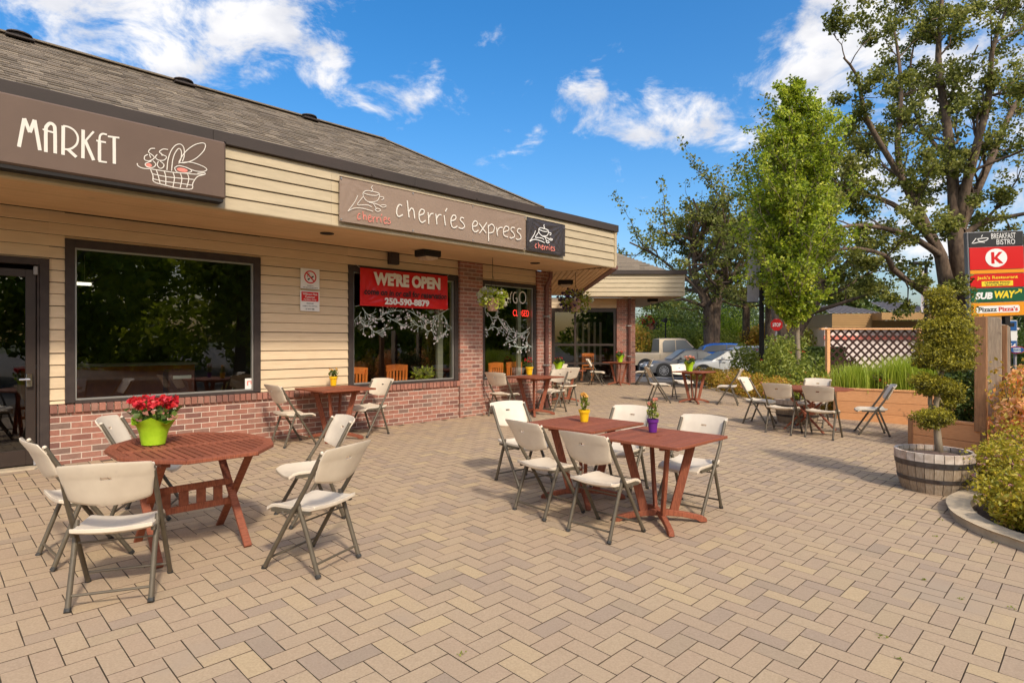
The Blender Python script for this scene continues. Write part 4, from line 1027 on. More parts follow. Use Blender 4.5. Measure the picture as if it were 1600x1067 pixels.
flower_pot(Matrix.Translation((3.72, 20.5, .791)), 'lime pot with red flowers on the table by the end pillar', M['lime'], 'red', .11, .19, True, .2, .15, 10, 'hedgeleaf', 9)
flower_pot(Matrix.Translation((4.5, 15.1, gz(4.5, 15.1) + .791)), 'lime pot of coral flowers on the table in the open', M['lime'], 'coral', .10, .19, True, .19, .15, 12, 'hedgeleaf', 10, flr=.032)

# ================================================================== wooden dining chairs behind the glass
def wood_chair(mtx, label):
    t = empty('wooden_chair', label, 'chair', mtx, 'orange wooden dining chairs inside')
    m_ = M['orangewood']
    b = MBd(); b.box(-.22, -.22, .46, .22, .22, .50, None, .006); b.build('seat', m_, t)
    for sx in (-1, 1):
        b = MBd(); b.box(sx * .2 - .02, -.22, 0, sx * .2 + .02, -.18, .46); b.build('leg', m_, t)
        b = MBd(); b.bar((sx * .2, .2, 0), (sx * .2, .26, 1.02), .04, .035, (0, 1, 0)); b.build('leg', m_, t)
    b = MBd(); b.grid(lambda u, v: (-.23 + .46 * u, .245 + .02 - .03 * math.sin(u * PI), .93 + .12 * v + .015 * math.sin(u * PI)), 8, 1); b.grid(lambda u, v: (.23 - .46 * u, .225 + .015 - .03 * math.sin(u * PI), .93 + .12 * v + .015 * math.sin(u * PI)), 8, 1); b.build('top_rail', m_, t)
    b = MBd(); b.box(-.19, .22, .58, .19, .25, .63); b.build('lower_rail', m_, t)
    for k in range(5):
        x = -.14 + k * .07; b = MBd(); b.bar((x, .235, .62), (x, .255, .94), .04, .015, (0, 1, 0)); b.build('back_slat', m_, t)
    return t
wood_chair(at_uv(5.50, .55, 184, z=-.02), 'orange wooden chair behind the banner window, at its left end')
wood_chair(at_uv(6.52, .75, 176, z=.0), 'orange wooden chair in the middle of the banner window')
wood_chair(at_uv(8.95, .60, 184, z=-.02), 'orange wooden chair inside the neon window, beside the brick pilaster')
wood_chair(at_uv(9.55, .60, 176, z=-.02), 'orange wooden chair inside the neon window, right one of the pair')
wood_chair(at_xy(2.85, 22.6, 180, z=0), 'orange wooden chair behind the shopfront of the wing')
def inner_plant(mtx, label, r, h, seed, fl=None):
    rg = np.random.default_rng(seed); t = empty('potted_plant', label, 'potted plant', mtx, 'plants behind the glass')
    b = MBd(); b.lathe([(.10, 0), (.15, .2), (.17, .22), (.15, .22)], 16); b.build('pot', M['blackm'], t, auto=40)
    P = cluster(260, (0, 0, .22 + h * .4), r, r * .8, h * .5, rg, .2); link('foliage', leaf_mesh('foliage', P, .07, M['mapleleaf'], rg.uniform(0, 1, 260), seed=seed), t)
    return t
inner_plant(at_uv(7.0, .32, 0, z=.52), 'leafy green plant in a dark pot inside the banner window', .26, .34, 31)

# things dimly seen through the left window; the red box stands in for a reflection
t = empty('newspaper_box', 'dark red box with a pale panel, added indoors in place of a reflection in the left window', 'box', at_uv(2.95, 1.3, 0, z=0))
b = MBd(); b.box(-.19, -.16, .55, .19, .16, 1.06, None, .02); b.box(-.05, -.05, 0, .05, .05, .55); b.build('cabinet', M['downspout'], t)
b = MBd(); b.box(-.13, -.168, .92, .13, -.161, .97); b.build('panel', M['white'], t)
t = empty('ceiling_lamp', 'short pale strip lamp deep inside the left window', 'light', at_uv(2.0, 4.2, 0, z=2.55))
b = MBd(); b.box(-.30, -.04, -.02, .30, .04, .03, None, .008); b.build('tube', emis('lamp_tube', (1, .95, .82), 1.2), t)
b = MBd(); b.box(-.33, -.05, .03, .33, .05, .06); b.tube([(-.2, 0, .06), (-.2, 0, .54)], .006, 5); b.tube([(.2, 0, .06), (.2, 0, .54)], .006, 5); b.build('housing', M['white'], t)
t = empty('serving_counter', 'low dark serving counter with a pale top deep inside the left window', 'counter', at_uv(2.7, 4.6, 0, z=0))
b = MBd(); b.box(-1.4, -.3, 0, 1.4, .3, 1.02); b.build('front', M['orangewood'], t); b = MBd(); b.box(-1.45, -.35, 1.02, 1.45, .35, 1.07, None, .01); b.build('top', M['pale'], t)

# ================================================================== lights, boxes and hooks under the eaves
def soffit_lamp(mtx, label, s=1.0, cat='light'):
    t = empty('soffit_lamp', label, cat, mtx, 'box lamps under the eaves')
    b = MBd(); b.prof([(-.19 * s, 0), (.19 * s, 0), (.19 * s, -.10), (.165 * s, -.115), (-.165 * s, -.115), (-.19 * s, -.10)], -.14 * s, .14 * s); b.build('housing', M['blackm'], t, bevel=.006)
    b = MBd(); b.lathe([(.15 * s * 1.2, -.115), (.14 * s * 1.2, -.155), (.05, -.165)], 4); o = b.build('lens', M['lens'], t); o.rotation_euler = (0, 0, PI / 4)
    return t
soffit_lamp(at_uv(6.39, -.62, 0, z=3.099), 'square box lamp under the eaves above the red banner')
soffit_lamp(at_xy(1.40, 15.6, 0, z=3.099), 'flat box lamp under the slatted corner soffit')
soffit_lamp(at_xy(5.27, 22.3, 0, z=3.099), 'flat box lamp under the soffit of the far wing', .9)
b = MBd(); b.box(5.96, -.09, 2.88, 6.16, .0, 3.09, None, .006); b.box(5.985, -.098, 2.91, 6.135, -.088, 3.06)
o = b.build('wall_box', M['brown_trim']); o.matrix_world = MB; tag(o, 'small dark brown box high on the wall left of the soffit lamp', 'wall box')
for i, (u, v, l) in enumerate(((4.30, -.94, 'round recessed light in the soffit above the parking notice'), (8.93, -.85, 'round recessed light in the soffit above the neon window'))):
    t = empty('recessed_light', l, 'light', at_uv(u, v, 0, z=3.10), 'recessed soffit lights')
    b = MBd(); b.lathe([(.10, -.012), (.10, 0), (.07, 0), (.07, -.012)], 24, caps=False); b.add([(.10 * math.cos(a * PI / 12), .10 * math.sin(a * PI / 12), -.012) for a in range(24)] + [(.07 * math.cos(a * PI / 12), .07 * math.sin(a * PI / 12), -.012) for a in range(24)], [(a, a + 24, (a + 1) % 24 + 24, (a + 1) % 24) for a in range(24)]); b.build('trim_ring', M['blackm'], t)
    b = MBd(); b.lathe([(.07, -.004), (.07, -.002)], 20); b.build('lens', M['blackm'], t)

def hanging_basket(mtx, label, drop, r, fl1, fl2, leaf, seed, n=420, pr=.15):
    """origin at the hook in the soffit"""
    rg = np.random.default_rng(seed); t = empty('hanging_basket', label, 'hanging basket', mtx, 'hanging flower baskets')
    b = MBd(); b.tube([(0, 0, 0), (0, 0, -drop * .45)], .006, 6); b.tube([(0, 0, -drop * .45), (.01, 0, -drop * .5), (.02, 0, -drop * .47)], .006, 6)
    for k in range(3): a = k * 2.09; b.tube([(0, 0, -drop * .45), (pr * math.cos(a), pr * math.sin(a), -drop - .02)], .003, 4)
    b.build('hanger', M['blackm'], t)
    b = MBd(); b.lathe([(pr * .55, -drop - .24), (pr * .85, -drop - .10), (pr, -drop), (pr * .9, -drop)], 20); b.build('pot', M['terra'], t, auto=40)
    P = cluster(n, (0, 0, -drop + r * .12), r, r, r * .62, rg, .25); k = n // 5
    P[:k] = cluster(k, (0, 0, -drop - r * .30), r * .95, r * .95, r * .45, rg, .5)
    link('foliage', leaf_mesh('foliage', P, .065, M[leaf], rg.uniform(0, 1, n), seed=seed), t)
    c1 = cluster(46, (-r * .35, 0, -drop + r * .15), r * .75, r * .8, r * .65, rg, .5); c2 = cluster(22, (r * .3, 0, -drop), r * .8, r * .8, r * .6, rg, .8)
    link('blossom', petals('blossom', c1, .035, M[fl1], rg, 8, .05), t); link('blossom', petals('blossom', c2, .03, M[fl2], rg, 7, .045), t)
    return t
hanging_basket(at_xy(-.37, 11.39, 0, z=3.10), 'hanging basket of pale yellow green foliage beside the brick pilaster', .78, .30, 'whitep', 'whitep', 'blade', 21, 620)
hanging_basket(at_xy(1.48, 13.86, 0, z=3.10), 'hanging basket of dark purple petunias in a terracotta pot at the corner', .66, .40, 'purplep', 'whitep', 'shrubleaf', 22, 620)
hanging_basket(at_xy(5.3, 22.6, 0, z=3.10), 'hanging basket seen dark against the trees, under the far wing soffit', .9, .42, 'red', 'purplep', 'hedgeleaf', 23, 420)
# ================================================================== signs and lettering
def crop(x0, y0, s): return lambda p: (x0 + p[0] / s, y0 + p[1] / s)
def onplane(lines, cr, d): return [[Wp(*cr(p), d) for p in ln] for ln in lines]
def rounded(ln, n=4):
    P = [Vector(p) for p in ln]
    if len(P) < 3: return ln
    return smooth_line([tuple(p) for p in P], n)
# --- the big market sign
SV = D0 - 7.30
mk = empty('market_sign', 'large brown fabric box sign reading MARKET with a line drawn bread basket', 'sign', MB)
b = MBd(); b.box(-1.6, -SV, 3.165, 2.575, VS - .001, 3.835, None, .02); b.build('sign_face', M['signbrown'], mk)
b = MBd(); b.box(-1.6, -SV + .02, 3.125, 2.55, VS + .03, 3.164, None, .004); b.build('tray', M['blackm'], mk)
cr1 = crop(0, 160, 4.444)
heavy = [[(131, 308), (168, 112)], [(168, 110), (207, 208)], [(207, 208), (240, 122)], [(240, 122), (277, 333)],
 [(318, 345), (318, 195), (324, 165), (348, 145), (372, 158), (381, 190), (383, 354)], [(439, 163), (437, 364)],
 [(577, 190), (575, 388)], [(592, 268), (650, 402)], [(690, 404), (690, 262)], [(792, 240), (793, 426)], [(470, 325), (530, 380)]]
thin = [[(299, 183), (312, 192), (381, 212)], [(439, 163), (480, 172), (518, 198), (540, 240), (534, 285), (505, 315), (470, 326), (438, 322)],
 [(650, 202), (592, 268)], [(742, 224), (712, 218), (694, 232), (690, 262)], [(668, 264), (690, 270), (735, 278)], [(683, 408), (742, 416)], [(748, 236), (828, 246)]]
b = MBd()
b.strokes(onplane(heavy[:4] + [rounded(heavy[4])] + heavy[5:], cr1, 7.30), .029, -SV - .002)
b.build('lettering', M['cream'], mk)
b = MBd(); b.strokes(onplane([rounded(l) for l in thin], cr1, 7.30), .018, -SV - .003); b.build('lettering', M['cream'], mk)
bk = [[(952, 422), (958, 440), (990, 456), (1045, 462), (1100, 470), (1200, 485), (1300, 495), (1420, 500)], [(1045, 465), (1062, 510), (1068, 550), (1150, 575), (1240, 595), (1330, 600), (1338, 560), (1370, 515), (1420, 500), (1418, 488), (1370, 492)],
 [(1055, 495), (1150, 515), (1240, 525), (1345, 535)], [(1062, 530), (1140, 548), (1240, 560), (1335, 575)], [(1085, 470), (1098, 510), (1110, 560)], [(1140, 478), (1150, 515), (1150, 570)], [(1200, 485), (1210, 525), (1200, 585)],
 [(1250, 490), (1262, 530), (1250, 592)], [(1300, 495), (1310, 530), (1295, 590)],
 [(1158, 470), (1165, 400), (1185, 340), (1215, 300), (1250, 290), (1275, 315), (1278, 370), (1265, 410)], [(1190, 475), (1198, 400), (1215, 350), (1240, 320), (1258, 340), (1255, 390), (1240, 425)],
 [(1240, 415), (1280, 350), (1340, 300), (1400, 282), (1425, 295), (1410, 340), (1350, 395), (1280, 420), (1240, 415)], [(1250, 420), (1320, 415), (1400, 440), (1435, 465), (1410, 480), (1350, 475), (1290, 450)],
 [(1210, 455), (1240, 440), (1300, 455), (1330, 478), (1290, 490), (1230, 485), (1210, 455)],
 [(1075, 320), (1045, 322), (1030, 345), (1055, 365), (1070, 385), (1040, 405), (1005, 400), (1003, 375), (1025, 362)], [(1035, 360), (1045, 385)], [(1060, 405), (1080, 430), (1060, 452), (1020, 448), (1008, 425), (1050, 408)],
 [(1165, 328), (1130, 325), (1105, 345), (1130, 365), (1155, 380), (1135, 402), (1095, 400), (1078, 380), (1090, 362)], [(1115, 350), (1125, 372)], [(1098, 410), (1090, 435), (1110, 458), (1132, 450), (1135, 430), (1110, 408)]]
b = MBd(); b.strokes(onplane([rounded(l) for l in bk], cr1, 7.30), .009, -SV - .003); b.build('basket_drawing', M['cream'], mk)
b = MBd()
for cx_, cy_, rx, ry in ((1032, 434, 22, 14), (1265, 468, 38, 14)):
    P = [Wp(*cr1((cx_ + rx * math.cos(a), cy_ + ry * math.sin(a) + (a - a) + (rx * math.cos(a)) * .16)), 7.30) for a in [k * PI / 8 for k in range(16)]]
    b.add([(x, -SV - .0025, z) for x, z in P], [tuple(reversed(range(16)))])
b.build('basket_fruit', M['coralprint'], mk)

# --- cherries express banner and its small dark companion
BV = -(D0 - 7.40)
ce = empty('cherries_banner', 'long pale brown fabric banner lettered cherries express on the fascia', 'banner', MB)
def crease(u, v, u0, u1, z0, z1, y, amp, seed=0):
    x = u0 + (u1 - u0) * u; z = z0 + (z1 - z0) * v
    dd = 0
    for cu_, cv_ in ((0, 0), (0, 1), (1, 0), (1, 1)):
        a = math.atan2((v - cv_) * (z1 - z0), (u - cu_) * (u1 - u0)); r = math.hypot((u - cu_) * (u1 - u0), (v - cv_) * (z1 - z0))
        dd += math.sin(a * 22 + seed) * math.exp(-r / .35) * min(1, r / .05)
    return (x, y + amp * dd, z)
b = MBd(); b.grid(lambda u, v: crease(u, v, 4.085, 7.765, 3.145, 3.755, BV, .007), 120, 22); b.build('banner_cloth', M['banner'], ce, smooth=True)
b = MBd(); b.tube([(4.085, BV - .004, 3.145), (4.085, BV - .004, 3.755), (7.765, BV - .004, 3.755), (7.765, BV - .004, 3.145), (4.085, BV - .004, 3.145)], .005, 6)
b.build('hem', M['banner'], ce)
b = MBd()
for u in (4.11, 5.3, 6.5, 7.74):
    for z in (3.17, 3.73): b.lathe([(.012, 0), (.012, .004)], 10, (0, 0, 0)); n_ = 20; b.v[-n_:] = [(u + p[0], BV - .006 - p[2], z + p[1]) for p in b.v[-n_:]]
b.build('eyelet', M['alu'], ce)
cr2 = crop(520, 260, 4.324)
GLY = [[(465, 265), (447, 258), (432, 280), (428, 315), (442, 338), (470, 325)], [(500, 230), (506, 290), (512, 345)], [(510, 305), (528, 282), (543, 298), (550, 352)],
 [(580, 330), (608, 320), (614, 298), (594, 290), (580, 315), (582, 358), (600, 378), (624, 364)], [(640, 310), (643, 350), (645, 388)], [(643, 348), (658, 322), (676, 318)],
 [(692, 320), (696, 355), (700, 392)], [(697, 352), (712, 328), (730, 328)], [(748, 330), (752, 365), (757, 398)], [(756, 305), (768, 282)],
 [(796, 368), (822, 358), (827, 336), (808, 330), (794, 358), (798, 398), (815, 415), (838, 402)], [(882, 350), (864, 345), (857, 362), (876, 382), (886, 405), (868, 420), (846, 412)]]
GLY2 = [[(940, 405), (966, 400), (972, 378), (954, 368), (939, 392), (943, 428), (960, 442), (980, 430)], [(985, 385), (1008, 418), (1032, 450)], [(1036, 378), (1010, 418), (986, 452)],
 [(1045, 395), (1047, 450), (1048, 505)], [(1046, 405), (1068, 390), (1086, 408), (1078, 442), (1050, 450)], [(1100, 410), (1104, 440), (1108, 468)], [(1105, 438), (1120, 415), (1142, 412)],
 [(1150, 442), (1180, 432), (1182, 412), (1162, 405), (1148, 430), (1152, 465), (1178, 476)], [(1224, 415), (1206, 412), (1198, 430), (1216, 450), (1222, 472), (1202, 484), (1190, 478)],
 [(1268, 425), (1250, 420), (1241, 440), (1260, 460), (1266, 485), (1246, 494), (1232, 486)]]
b = MBd(); b.strokes(onplane([rounded(l) for l in GLY + GLY2], cr2, 7.40), .020, BV - .012); b.build('lettering', M['cream'], ce)
def amap(src, dst):
    (a0, b0, a1, b1), (c0, d0, c1, d1, sk) = src, dst
    return lambda p: (c0 + (p[0] - a0) / (a1 - a0) * (c1 - c0), d0 + (p[1] - b0) / (b1 - b0) * (d1 - d0) + sk * (p[0] - a0) / (a1 - a0))
small = amap((428, 230, 886, 420), (165, 303, 385, 372, 14))
# the big word runs downhill in perspective; flatten that before reusing its letters
def flat(p): return (p[0], p[1] - (p[0] - 428) * .17)
GF = [[flat(p) for p in l] for l in GLY]
sm1 = amap((428, 220, 886, 345), (165, 300, 385, 362, 26)); sm2 = amap((428, 220, 886, 345), (1362, 512, 1493, 552, 18))
b = MBd(); b.strokes(onplane([rounded([sm1(p) for p in l]) for l in GF], cr2, 7.40), .011, BV - .012); b.build('lettering', M['coralprint'], ce)
LOGO = [[(200, 180), (206, 208), (230, 235), (262, 240), (296, 232), (312, 205), (312, 185)], [(200, 178), (222, 164), (262, 168), (310, 182), (290, 196), (240, 192), (200, 178)], [(316, 205), (338, 206), (340, 218), (326, 226)],
 [(266, 130), (256, 145), (268, 156), (254, 172)], [(165, 195), (145, 240), (98, 303)], [(200, 205), (185, 225), (162, 258), (200, 260), (235, 262), (260, 274)], [(98, 303), (140, 282), (190, 282), (240, 294), (268, 304)],
 [(240, 243), (285, 252), (318, 266)], [(270, 250), (285, 275), (292, 288)], [(315, 268), (330, 260), (352, 262), (356, 270), (336, 276), (315, 268)], [(280, 292), (295, 284), (314, 288), (318, 298), (298, 304), (280, 292)]]
b = MBd(); b.strokes(onplane([rounded(l) for l in LOGO], cr2, 7.40), .009, BV - .012); b.build('cup_drawing', M['cream'], ce)
dbn = empty('dark_cherries_banner', 'small square dark brown banner with a cup drawing and the word cherries in coral', 'banner', MB)
b = MBd(); b.grid(lambda u, v: crease(u, v, 7.785, 8.86, 3.145, 3.745, BV - .004, .012, 1.2), 50, 26); b.build('banner_cloth', M['blackb'], dbn, smooth=True)
b = MBd(); b.tube([(7.785, BV - .008, 3.145), (7.785, BV - .008, 3.745), (8.86, BV - .008, 3.745), (8.86, BV - .008, 3.145), (7.785, BV - .008, 3.145)], .005, 6); b.build('hem', M['blackb'], dbn)
lm = amap((95, 130, 356, 305), (1322, 385, 1478, 508, 12))
b = MBd(); b.strokes(onplane([rounded([lm(p) for p in l]) for l in LOGO], cr2, 7.40), .016, BV - .020); b.build('cup_drawing', M['white'], dbn)
b = MBd(); b.strokes(onplane([rounded([sm2(p) for p in l]) for l in GF], cr2, 7.40), .015, BV - .020); b.build('lettering', M['coralprint'], dbn)

# --- red banner over the second window
rbn = empty('open_banner', "red vinyl banner reading WE'RE OPEN with a phone number", 'banner', MB)
b = MBd(); b.grid(lambda u, v: crease(u, v, 5.37, 7.29, 2.115, 2.765, -.055 - .008 * math.sin(u * 9 + v * 2), .010, .7), 70, 28); b.build('banner_cloth', M['redb'], rbn, smooth=True)
def rect(pl, yt, yb, pr, d):
    u0, z1 = Wp(pl, yt, d); _, z0 = Wp(pl, yb, d); u1, _ = Wp(pr, 500, d); return (u0 + u1) / 2, (z0 + z1) / 2, u1 - u0, z1 - z0
for s, q, bo, mt in (("WE'RE OPEN", (583, 423.6, 444.8, 687.4), .06, 'cream'), ('come on in or call for reservation', (568.5, 449.2, 459.5, 697), .03, 'black'), ('250-590-8879', (600.5, 464.4, 475.6, 670), .05, 'white')):
    u, z, w_, h_ = rect(*q, 9.0); put_text(s, rbn, u, -.104, z, w_, h_, M[mt], bo, .12 if mt == 'black' else 0)
b = MBd()
for p, q in (((5.37, 2.765), (5.30, 2.83)), ((7.29, 2.765), (7.36, 2.83)), ((7.29, 2.115), (7.42, 2.16)), ((5.37, 2.115), (5.31, 2.10))): b.tube([(p[0], -.055, p[1]), (q[0], -.02, q[1])], .004, 5)
b.build('cord', M['alu'], rbn)

# --- notices on the siding
def notice(name, label, u0, u1, z0, z1, parts):
    t = empty(name, label, 'sign', MB); b = MBd(); b.box(u0, -.028, z0, u1, -.010, z1, None, .003); b.build('plate', M['white'], t)
    parts(t); return t
def p1_(t):
    b = MBd(); c, r = (4.49, 2.535), .105
    for k in range(32):
        a0, a1 = k * PI / 16, (k + 1) * PI / 16
        b.add([(c[0] + r * math.cos(a0), -.030, c[1] + r * math.sin(a0)), (c[0] + r * math.cos(a1), -.030, c[1] + r * math.sin(a1)), (c[0] + (r - .02) * math.cos(a1), -.030, c[1] + (r - .02) * math.sin(a1)), (c[0] + (r - .02) * math.cos(a0), -.030, c[1] + (r - .02) * math.sin(a0))], [(3, 2, 1, 0)])
    b.strokes([[(c[0] - .068, c[1] + .068), (c[0] + .068, c[1] - .068)]], .022, -.032); b.build('ban_ring', M['signred'], t)
    b = MBd(); b.strokes([[(4.445, 2.49), (4.48, 2.51)], [(4.50, 2.52), (4.545, 2.55)]], .022, -.031); b.strokes([rounded([(4.45, 2.53), (4.44, 2.56), (4.47, 2.575), (4.46, 2.60)])], .008, -.031); b.build('cigarette', M['black'], t)
    put_text('Smoking is', t, 4.49, -.030, 2.395, .10, .022, M['black'], .02); put_text('not permitted here', t, 4.49, -.030, 2.365, .25, .022, M['black'], .02)
def p2_(t):
    b = MBd(); b.add([(4.34, -.030, 2.145), (4.63, -.030, 2.145), (4.63, -.030, 2.295), (4.34, -.030, 2.295)], [(0, 1, 2, 3)]); b.build('red_panel', M['signred'], t)
    for s, z, w_ in (('Wilkinson Plaza', 2.26, .25), ('Customer', 2.215, .17), ('Parking Only', 2.17, .21)): put_text(s, t, 4.485, -.032, z, w_, .032, M['white'], .02)
    for s, z, w_ in (('VEHICLES', 2.11, .12), ('SUBJECT TO TOWING', 2.065, .25), ('AT ANY TIME', 2.02, .15)): put_text(s, t, 4.485, -.030, z, w_, .022, M['black'], .02)
notice('no_smoking_sign', 'square white no smoking sign with a red ban ring on the tan siding', 4.33, 4.65, 2.345, 2.67, p1_)
notice('parking_sign', 'red and white customer parking notice just below the no smoking sign', 4.325, 4.65, 1.985, 2.31, p2_)
st = empty('window_sticker', 'small white and red sticker in the lower right corner of the left window', 'sticker', MB)
b = MBd(); b.box(3.49, .036, .775, 3.60, .043, .945); b.build('backing', M['white'], st)
b = MBd(); b.strokes([[(3.52, .90), (3.575, .90), (3.575, .86)], [(3.525, .90), (3.525, .84)]], .018, .034); b.build('mark', M['coralprint'], st)

# --- white branches painted on the inside of the panes
def paint_window(parent, mains, seed, d=9.06, wd=.010, yy=.043):
    rg = random.Random(seed); br = MBd(); fl = MBd()
    def twig(p, a, ln, depth):
        q = [p]; x, z = p
        for k in range(3): x += math.cos(a) * ln / 3; z += math.sin(a) * ln / 3; a += rg.uniform(-.35, .35); q.append((x, z))
        br.strokes([rounded(q, 2)], wd * (.45 if depth else .6), yy)
        if depth < 1:
            for k in range(rg.choice((1, 2, 2))): twig(q[rg.choice((1, 2))], a + rg.choice((-.8, .8, .6)), ln * .55, depth + 1)
        if rg.random() < .55:
            for k in range(5):
                t_ = k * 2 * PI / 5; r = .010; cx_, cz_ = x + r * math.cos(t_), z + r * math.sin(t_)
                fl.add([(cx_ + .008 * math.cos(j * PI / 3), yy - .001, cz_ + .008 * math.sin(j * PI / 3)) for j in range(6)], [tuple(range(6))])
    for ln in mains:
        P = rounded([Wp(*p, d) for p in ln], 3); br.strokes([P], wd, yy)
        for i in range(2, len(P) - 1):
            a = math.atan2(P[i][1] - P[i - 1][1], P[i][0] - P[i - 1][0]); twig(P[i], a + rg.choice((-1, 1)) * rg.uniform(.4, .9), rg.uniform(.08, .19), 0)
        twig(P[-1], math.atan2(P[-1][1] - P[-2][1], P[-1][0] - P[-2][0]), .15, 0)
    br.build('painted_branch', M['artwhite'], parent); fl.build('painted_flower', M['artpink'], parent)['kind'] = 'stuff'
c3 = crop(540, 410, 8.889)
paint_window(w2, [[c3(p) for p in l] for l in ([(262, 620), (320, 700), (400, 745), (490, 790), (530, 740), (570, 695), (650, 680), (720, 668)], [(248, 680), (222, 735), (250, 830), (300, 885), (350, 880), (420, 950), (500, 970), (560, 940)],
    [(600, 735), (680, 790), (760, 830), (800, 850)], [(1460, 640), (1380, 690), (1300, 740), (1230, 810), (1180, 835), (1080, 770), (960, 690)], [(1300, 760), (1250, 880), (1190, 950), (1100, 890), (1010, 860), (940, 790)], [(1380, 720), (1430, 800), (1455, 900), (1400, 1000), (1330, 1060)])], 4)
c4 = crop(750, 430, 5.617)
paint_window(w3, [[c4(p) for p in l] for l in ([(70, 250), (60, 340), (40, 430), (80, 480), (140, 450), (180, 470)], [(90, 330), (130, 370), (180, 370), (210, 420), (270, 500)], [(460, 455), (400, 500), (350, 510), (300, 480), (270, 440)], [(450, 490), (380, 520), (330, 560), (270, 580)], [(455, 500), (430, 560), (440, 620), (380, 630), (320, 620)])], 9, wd=.013)
b = MBd()
NG = [[(240, 232), (240, 160), (252, 150)], [(262, 236), (264, 152), (288, 240), (290, 155)], [(300, 140), (296, 160)], [(340, 152), (322, 150), (312, 180), (316, 225), (334, 240), (345, 230), (345, 200), (332, 200)],
      [(390, 140), (370, 160), (364, 195), (374, 230), (395, 243), (415, 228), (422, 192), (414, 155), (390, 140)]]
b.strokes(onplane([NG[0], NG[1], NG[2], rounded(NG[3]), rounded(NG[4])], c4, 9.06), .026, .042); b.build('lettering', M['white'], w3)
ns = empty('neon_sign', 'red glowing CLOSED sign hanging inside the window', 'sign', MB)
u, z, w_, h_ = rect(801.5, 483.5, 493.0, 826.5, 9.2); put_text('CLOSED', ns, u, .11, z, w_, h_ * 1.05, M['neon'], 0, name='lettering')
b = MBd(); b.tube([(u - w_ / 2, .12, z + h_ / 2), (u - w_ / 2, .12, 2.7)], .003, 4); b.tube([(u + w_ / 2, .12, z + h_ / 2), (u + w_ / 2, .12, 2.7)], .003, 4); b.build('cord', M['blackm'], ns)

# --- tall roadside sign
YS = 24.0
def SX(px): return (px - 800) / F * YS
def SZ(py): return H + (533 - py) / F * YS
py_ = empty('roadside_sign', 'tall roadside sign with stacked coloured panels for the shops', 'sign', Matrix.Translation((SX(1563), YS, 0)) @ Matrix.Rotation(R(-2.0), 4, 'Y'))
hw = (SX(1598) - SX(1514)) / 2; ox = SX(1556)
b = MBd(); b.box(-hw - .05, 0, SZ(494) , hw + .05, .22, SZ(361)); b.build('cabinet', M['grey'], py_, bevel=.02)
b = MBd(); b.box(-.5, .02, -.5, -.3, .2, SZ(494)); b.box(.3, .02, -.5, .5, .2, SZ(494)); b.build('post', M['blackm'], py_)
rowsS = [('black', 362, 384), ('signred', 385.5, 420), ('signorange', 421, 426.5), ('signred', 427.5, 448.5), ('signgreen', 450, 470.5), ('signorange', 472, 493)]
for k, (mt, a, c) in enumerate(rowsS):
    b = MBd(); b.box(-hw, -.03, SZ(c), hw, .01, SZ(a)); b.build('panel', M[mt], py_)
def sT(s, pxc, pyc, wp, hp, mt, bold=0, shear=0, y=-.034): put_text(s, py_, SX(pxc) - ox, y, SZ(pyc), wp / F * YS, hp / F * YS, M[mt], bold, shear)
sT('BREAKFAST', 1567.5, 368.5, 38, 8.5, 'white', -.0); sT('BISTRO', 1571, 378, 29, 8, 'white')
b = MBd(); b.strokes([rounded([(SX(x) - ox, SZ(y)) for x, y in l]) for l in ([(1518, 379), (1523, 373), (1525, 371)], [(1520, 379), (1530, 377), (1538, 378)], [(1527, 373), (1531, 376), (1540, 375), (1543, 371), (1527, 372)], [(1533, 369), (1535, 366)])], .03, -.034); b.build('cup_drawing', M['white'], py_)
b = MBd(); b.lathe([(17 / F * YS, 0), (17 / F * YS, .01)], 40); b.v = [(p[0] + SX(1555) - ox, -.031 - p[2], p[1] * .84 + SZ(402.5)) for p in b.v]; b.build('emblem_disc', M['white'], py_)
b = MBd(); kx, kz = SX(1555) - ox, SZ(402.5); q = YS / F
b.add([(kx + x * q, -.046, kz + z_ * q) for x, z_ in ((-8, -9), (-3, -9), (-3, 9), (-8, 9), (-3, 1), (4, 9), (10, 9), (1.5, .5), (11, -9), (4.5, -9), (-3, -2))], [(0, 1, 2, 3), (4, 7, 6, 5), (10, 9, 8, 7, 4)]); b.build('lettering', M['signred'], py_)
sT("Jack's Restaurant", 1556, 433.5, 64, 6.5, 'signyellow', .02)
b = MBd(); b.box(SX(1531) - ox, -.036, SZ(446.5), SX(1580) - ox, -.03, SZ(438.5)); b.build('panel_strip', M['signyellow'], py_)
sT('CHINESE FOOD', 1555.5, 441, 40, 3.2, 'black', .02, y=-.04); sT('EAT IN OR TAKE OUT', 1555.5, 444.8, 36, 2.2, 'black', .02, y=-.04)
sT('SUB', 1534, 461, 27, 11, 'white', .05, .2); sT('WAY', 1567, 460, 33, 11.5, 'signyellow', .05, .2)
b = MBd(); b.strokes([[(SX(1582) - ox, SZ(459)), (SX(1592) - ox, SZ(454))], [(SX(1588) - ox, SZ(453)), (SX(1593) - ox, SZ(453.5)), (SX(1592) - ox, SZ(458))]], .05, -.034); b.build('arrow', M['signyellow'], py_)
b = MBd(); P = [(SX(1555) - ox + math.cos(a) * (34 if abs(math.cos(a)) > .6 else 33) * q, SZ(482.5) + math.sin(a) * 5.5 * q) for a in [k * PI / 12 for k in range(24)]]
P = [(SX(1555) - ox + x * q, SZ(482.5) + z_ * q) for x, z_ in ((-34, -3), (-32, -5.5), (32, -5.5), (34, -3), (34, 3), (32, 5.5), (-32, 5.5), (-34, 3))]
b.prof(P, -.036, -.03); b.build('panel_strip', M['white'], py_)
sT('Pizazz', 1539, 482.5, 29, 7, 'black', .03, y=-.04); sT("Pizza's", 1571, 482.5, 30, 7, 'signred', .03, y=-.04)

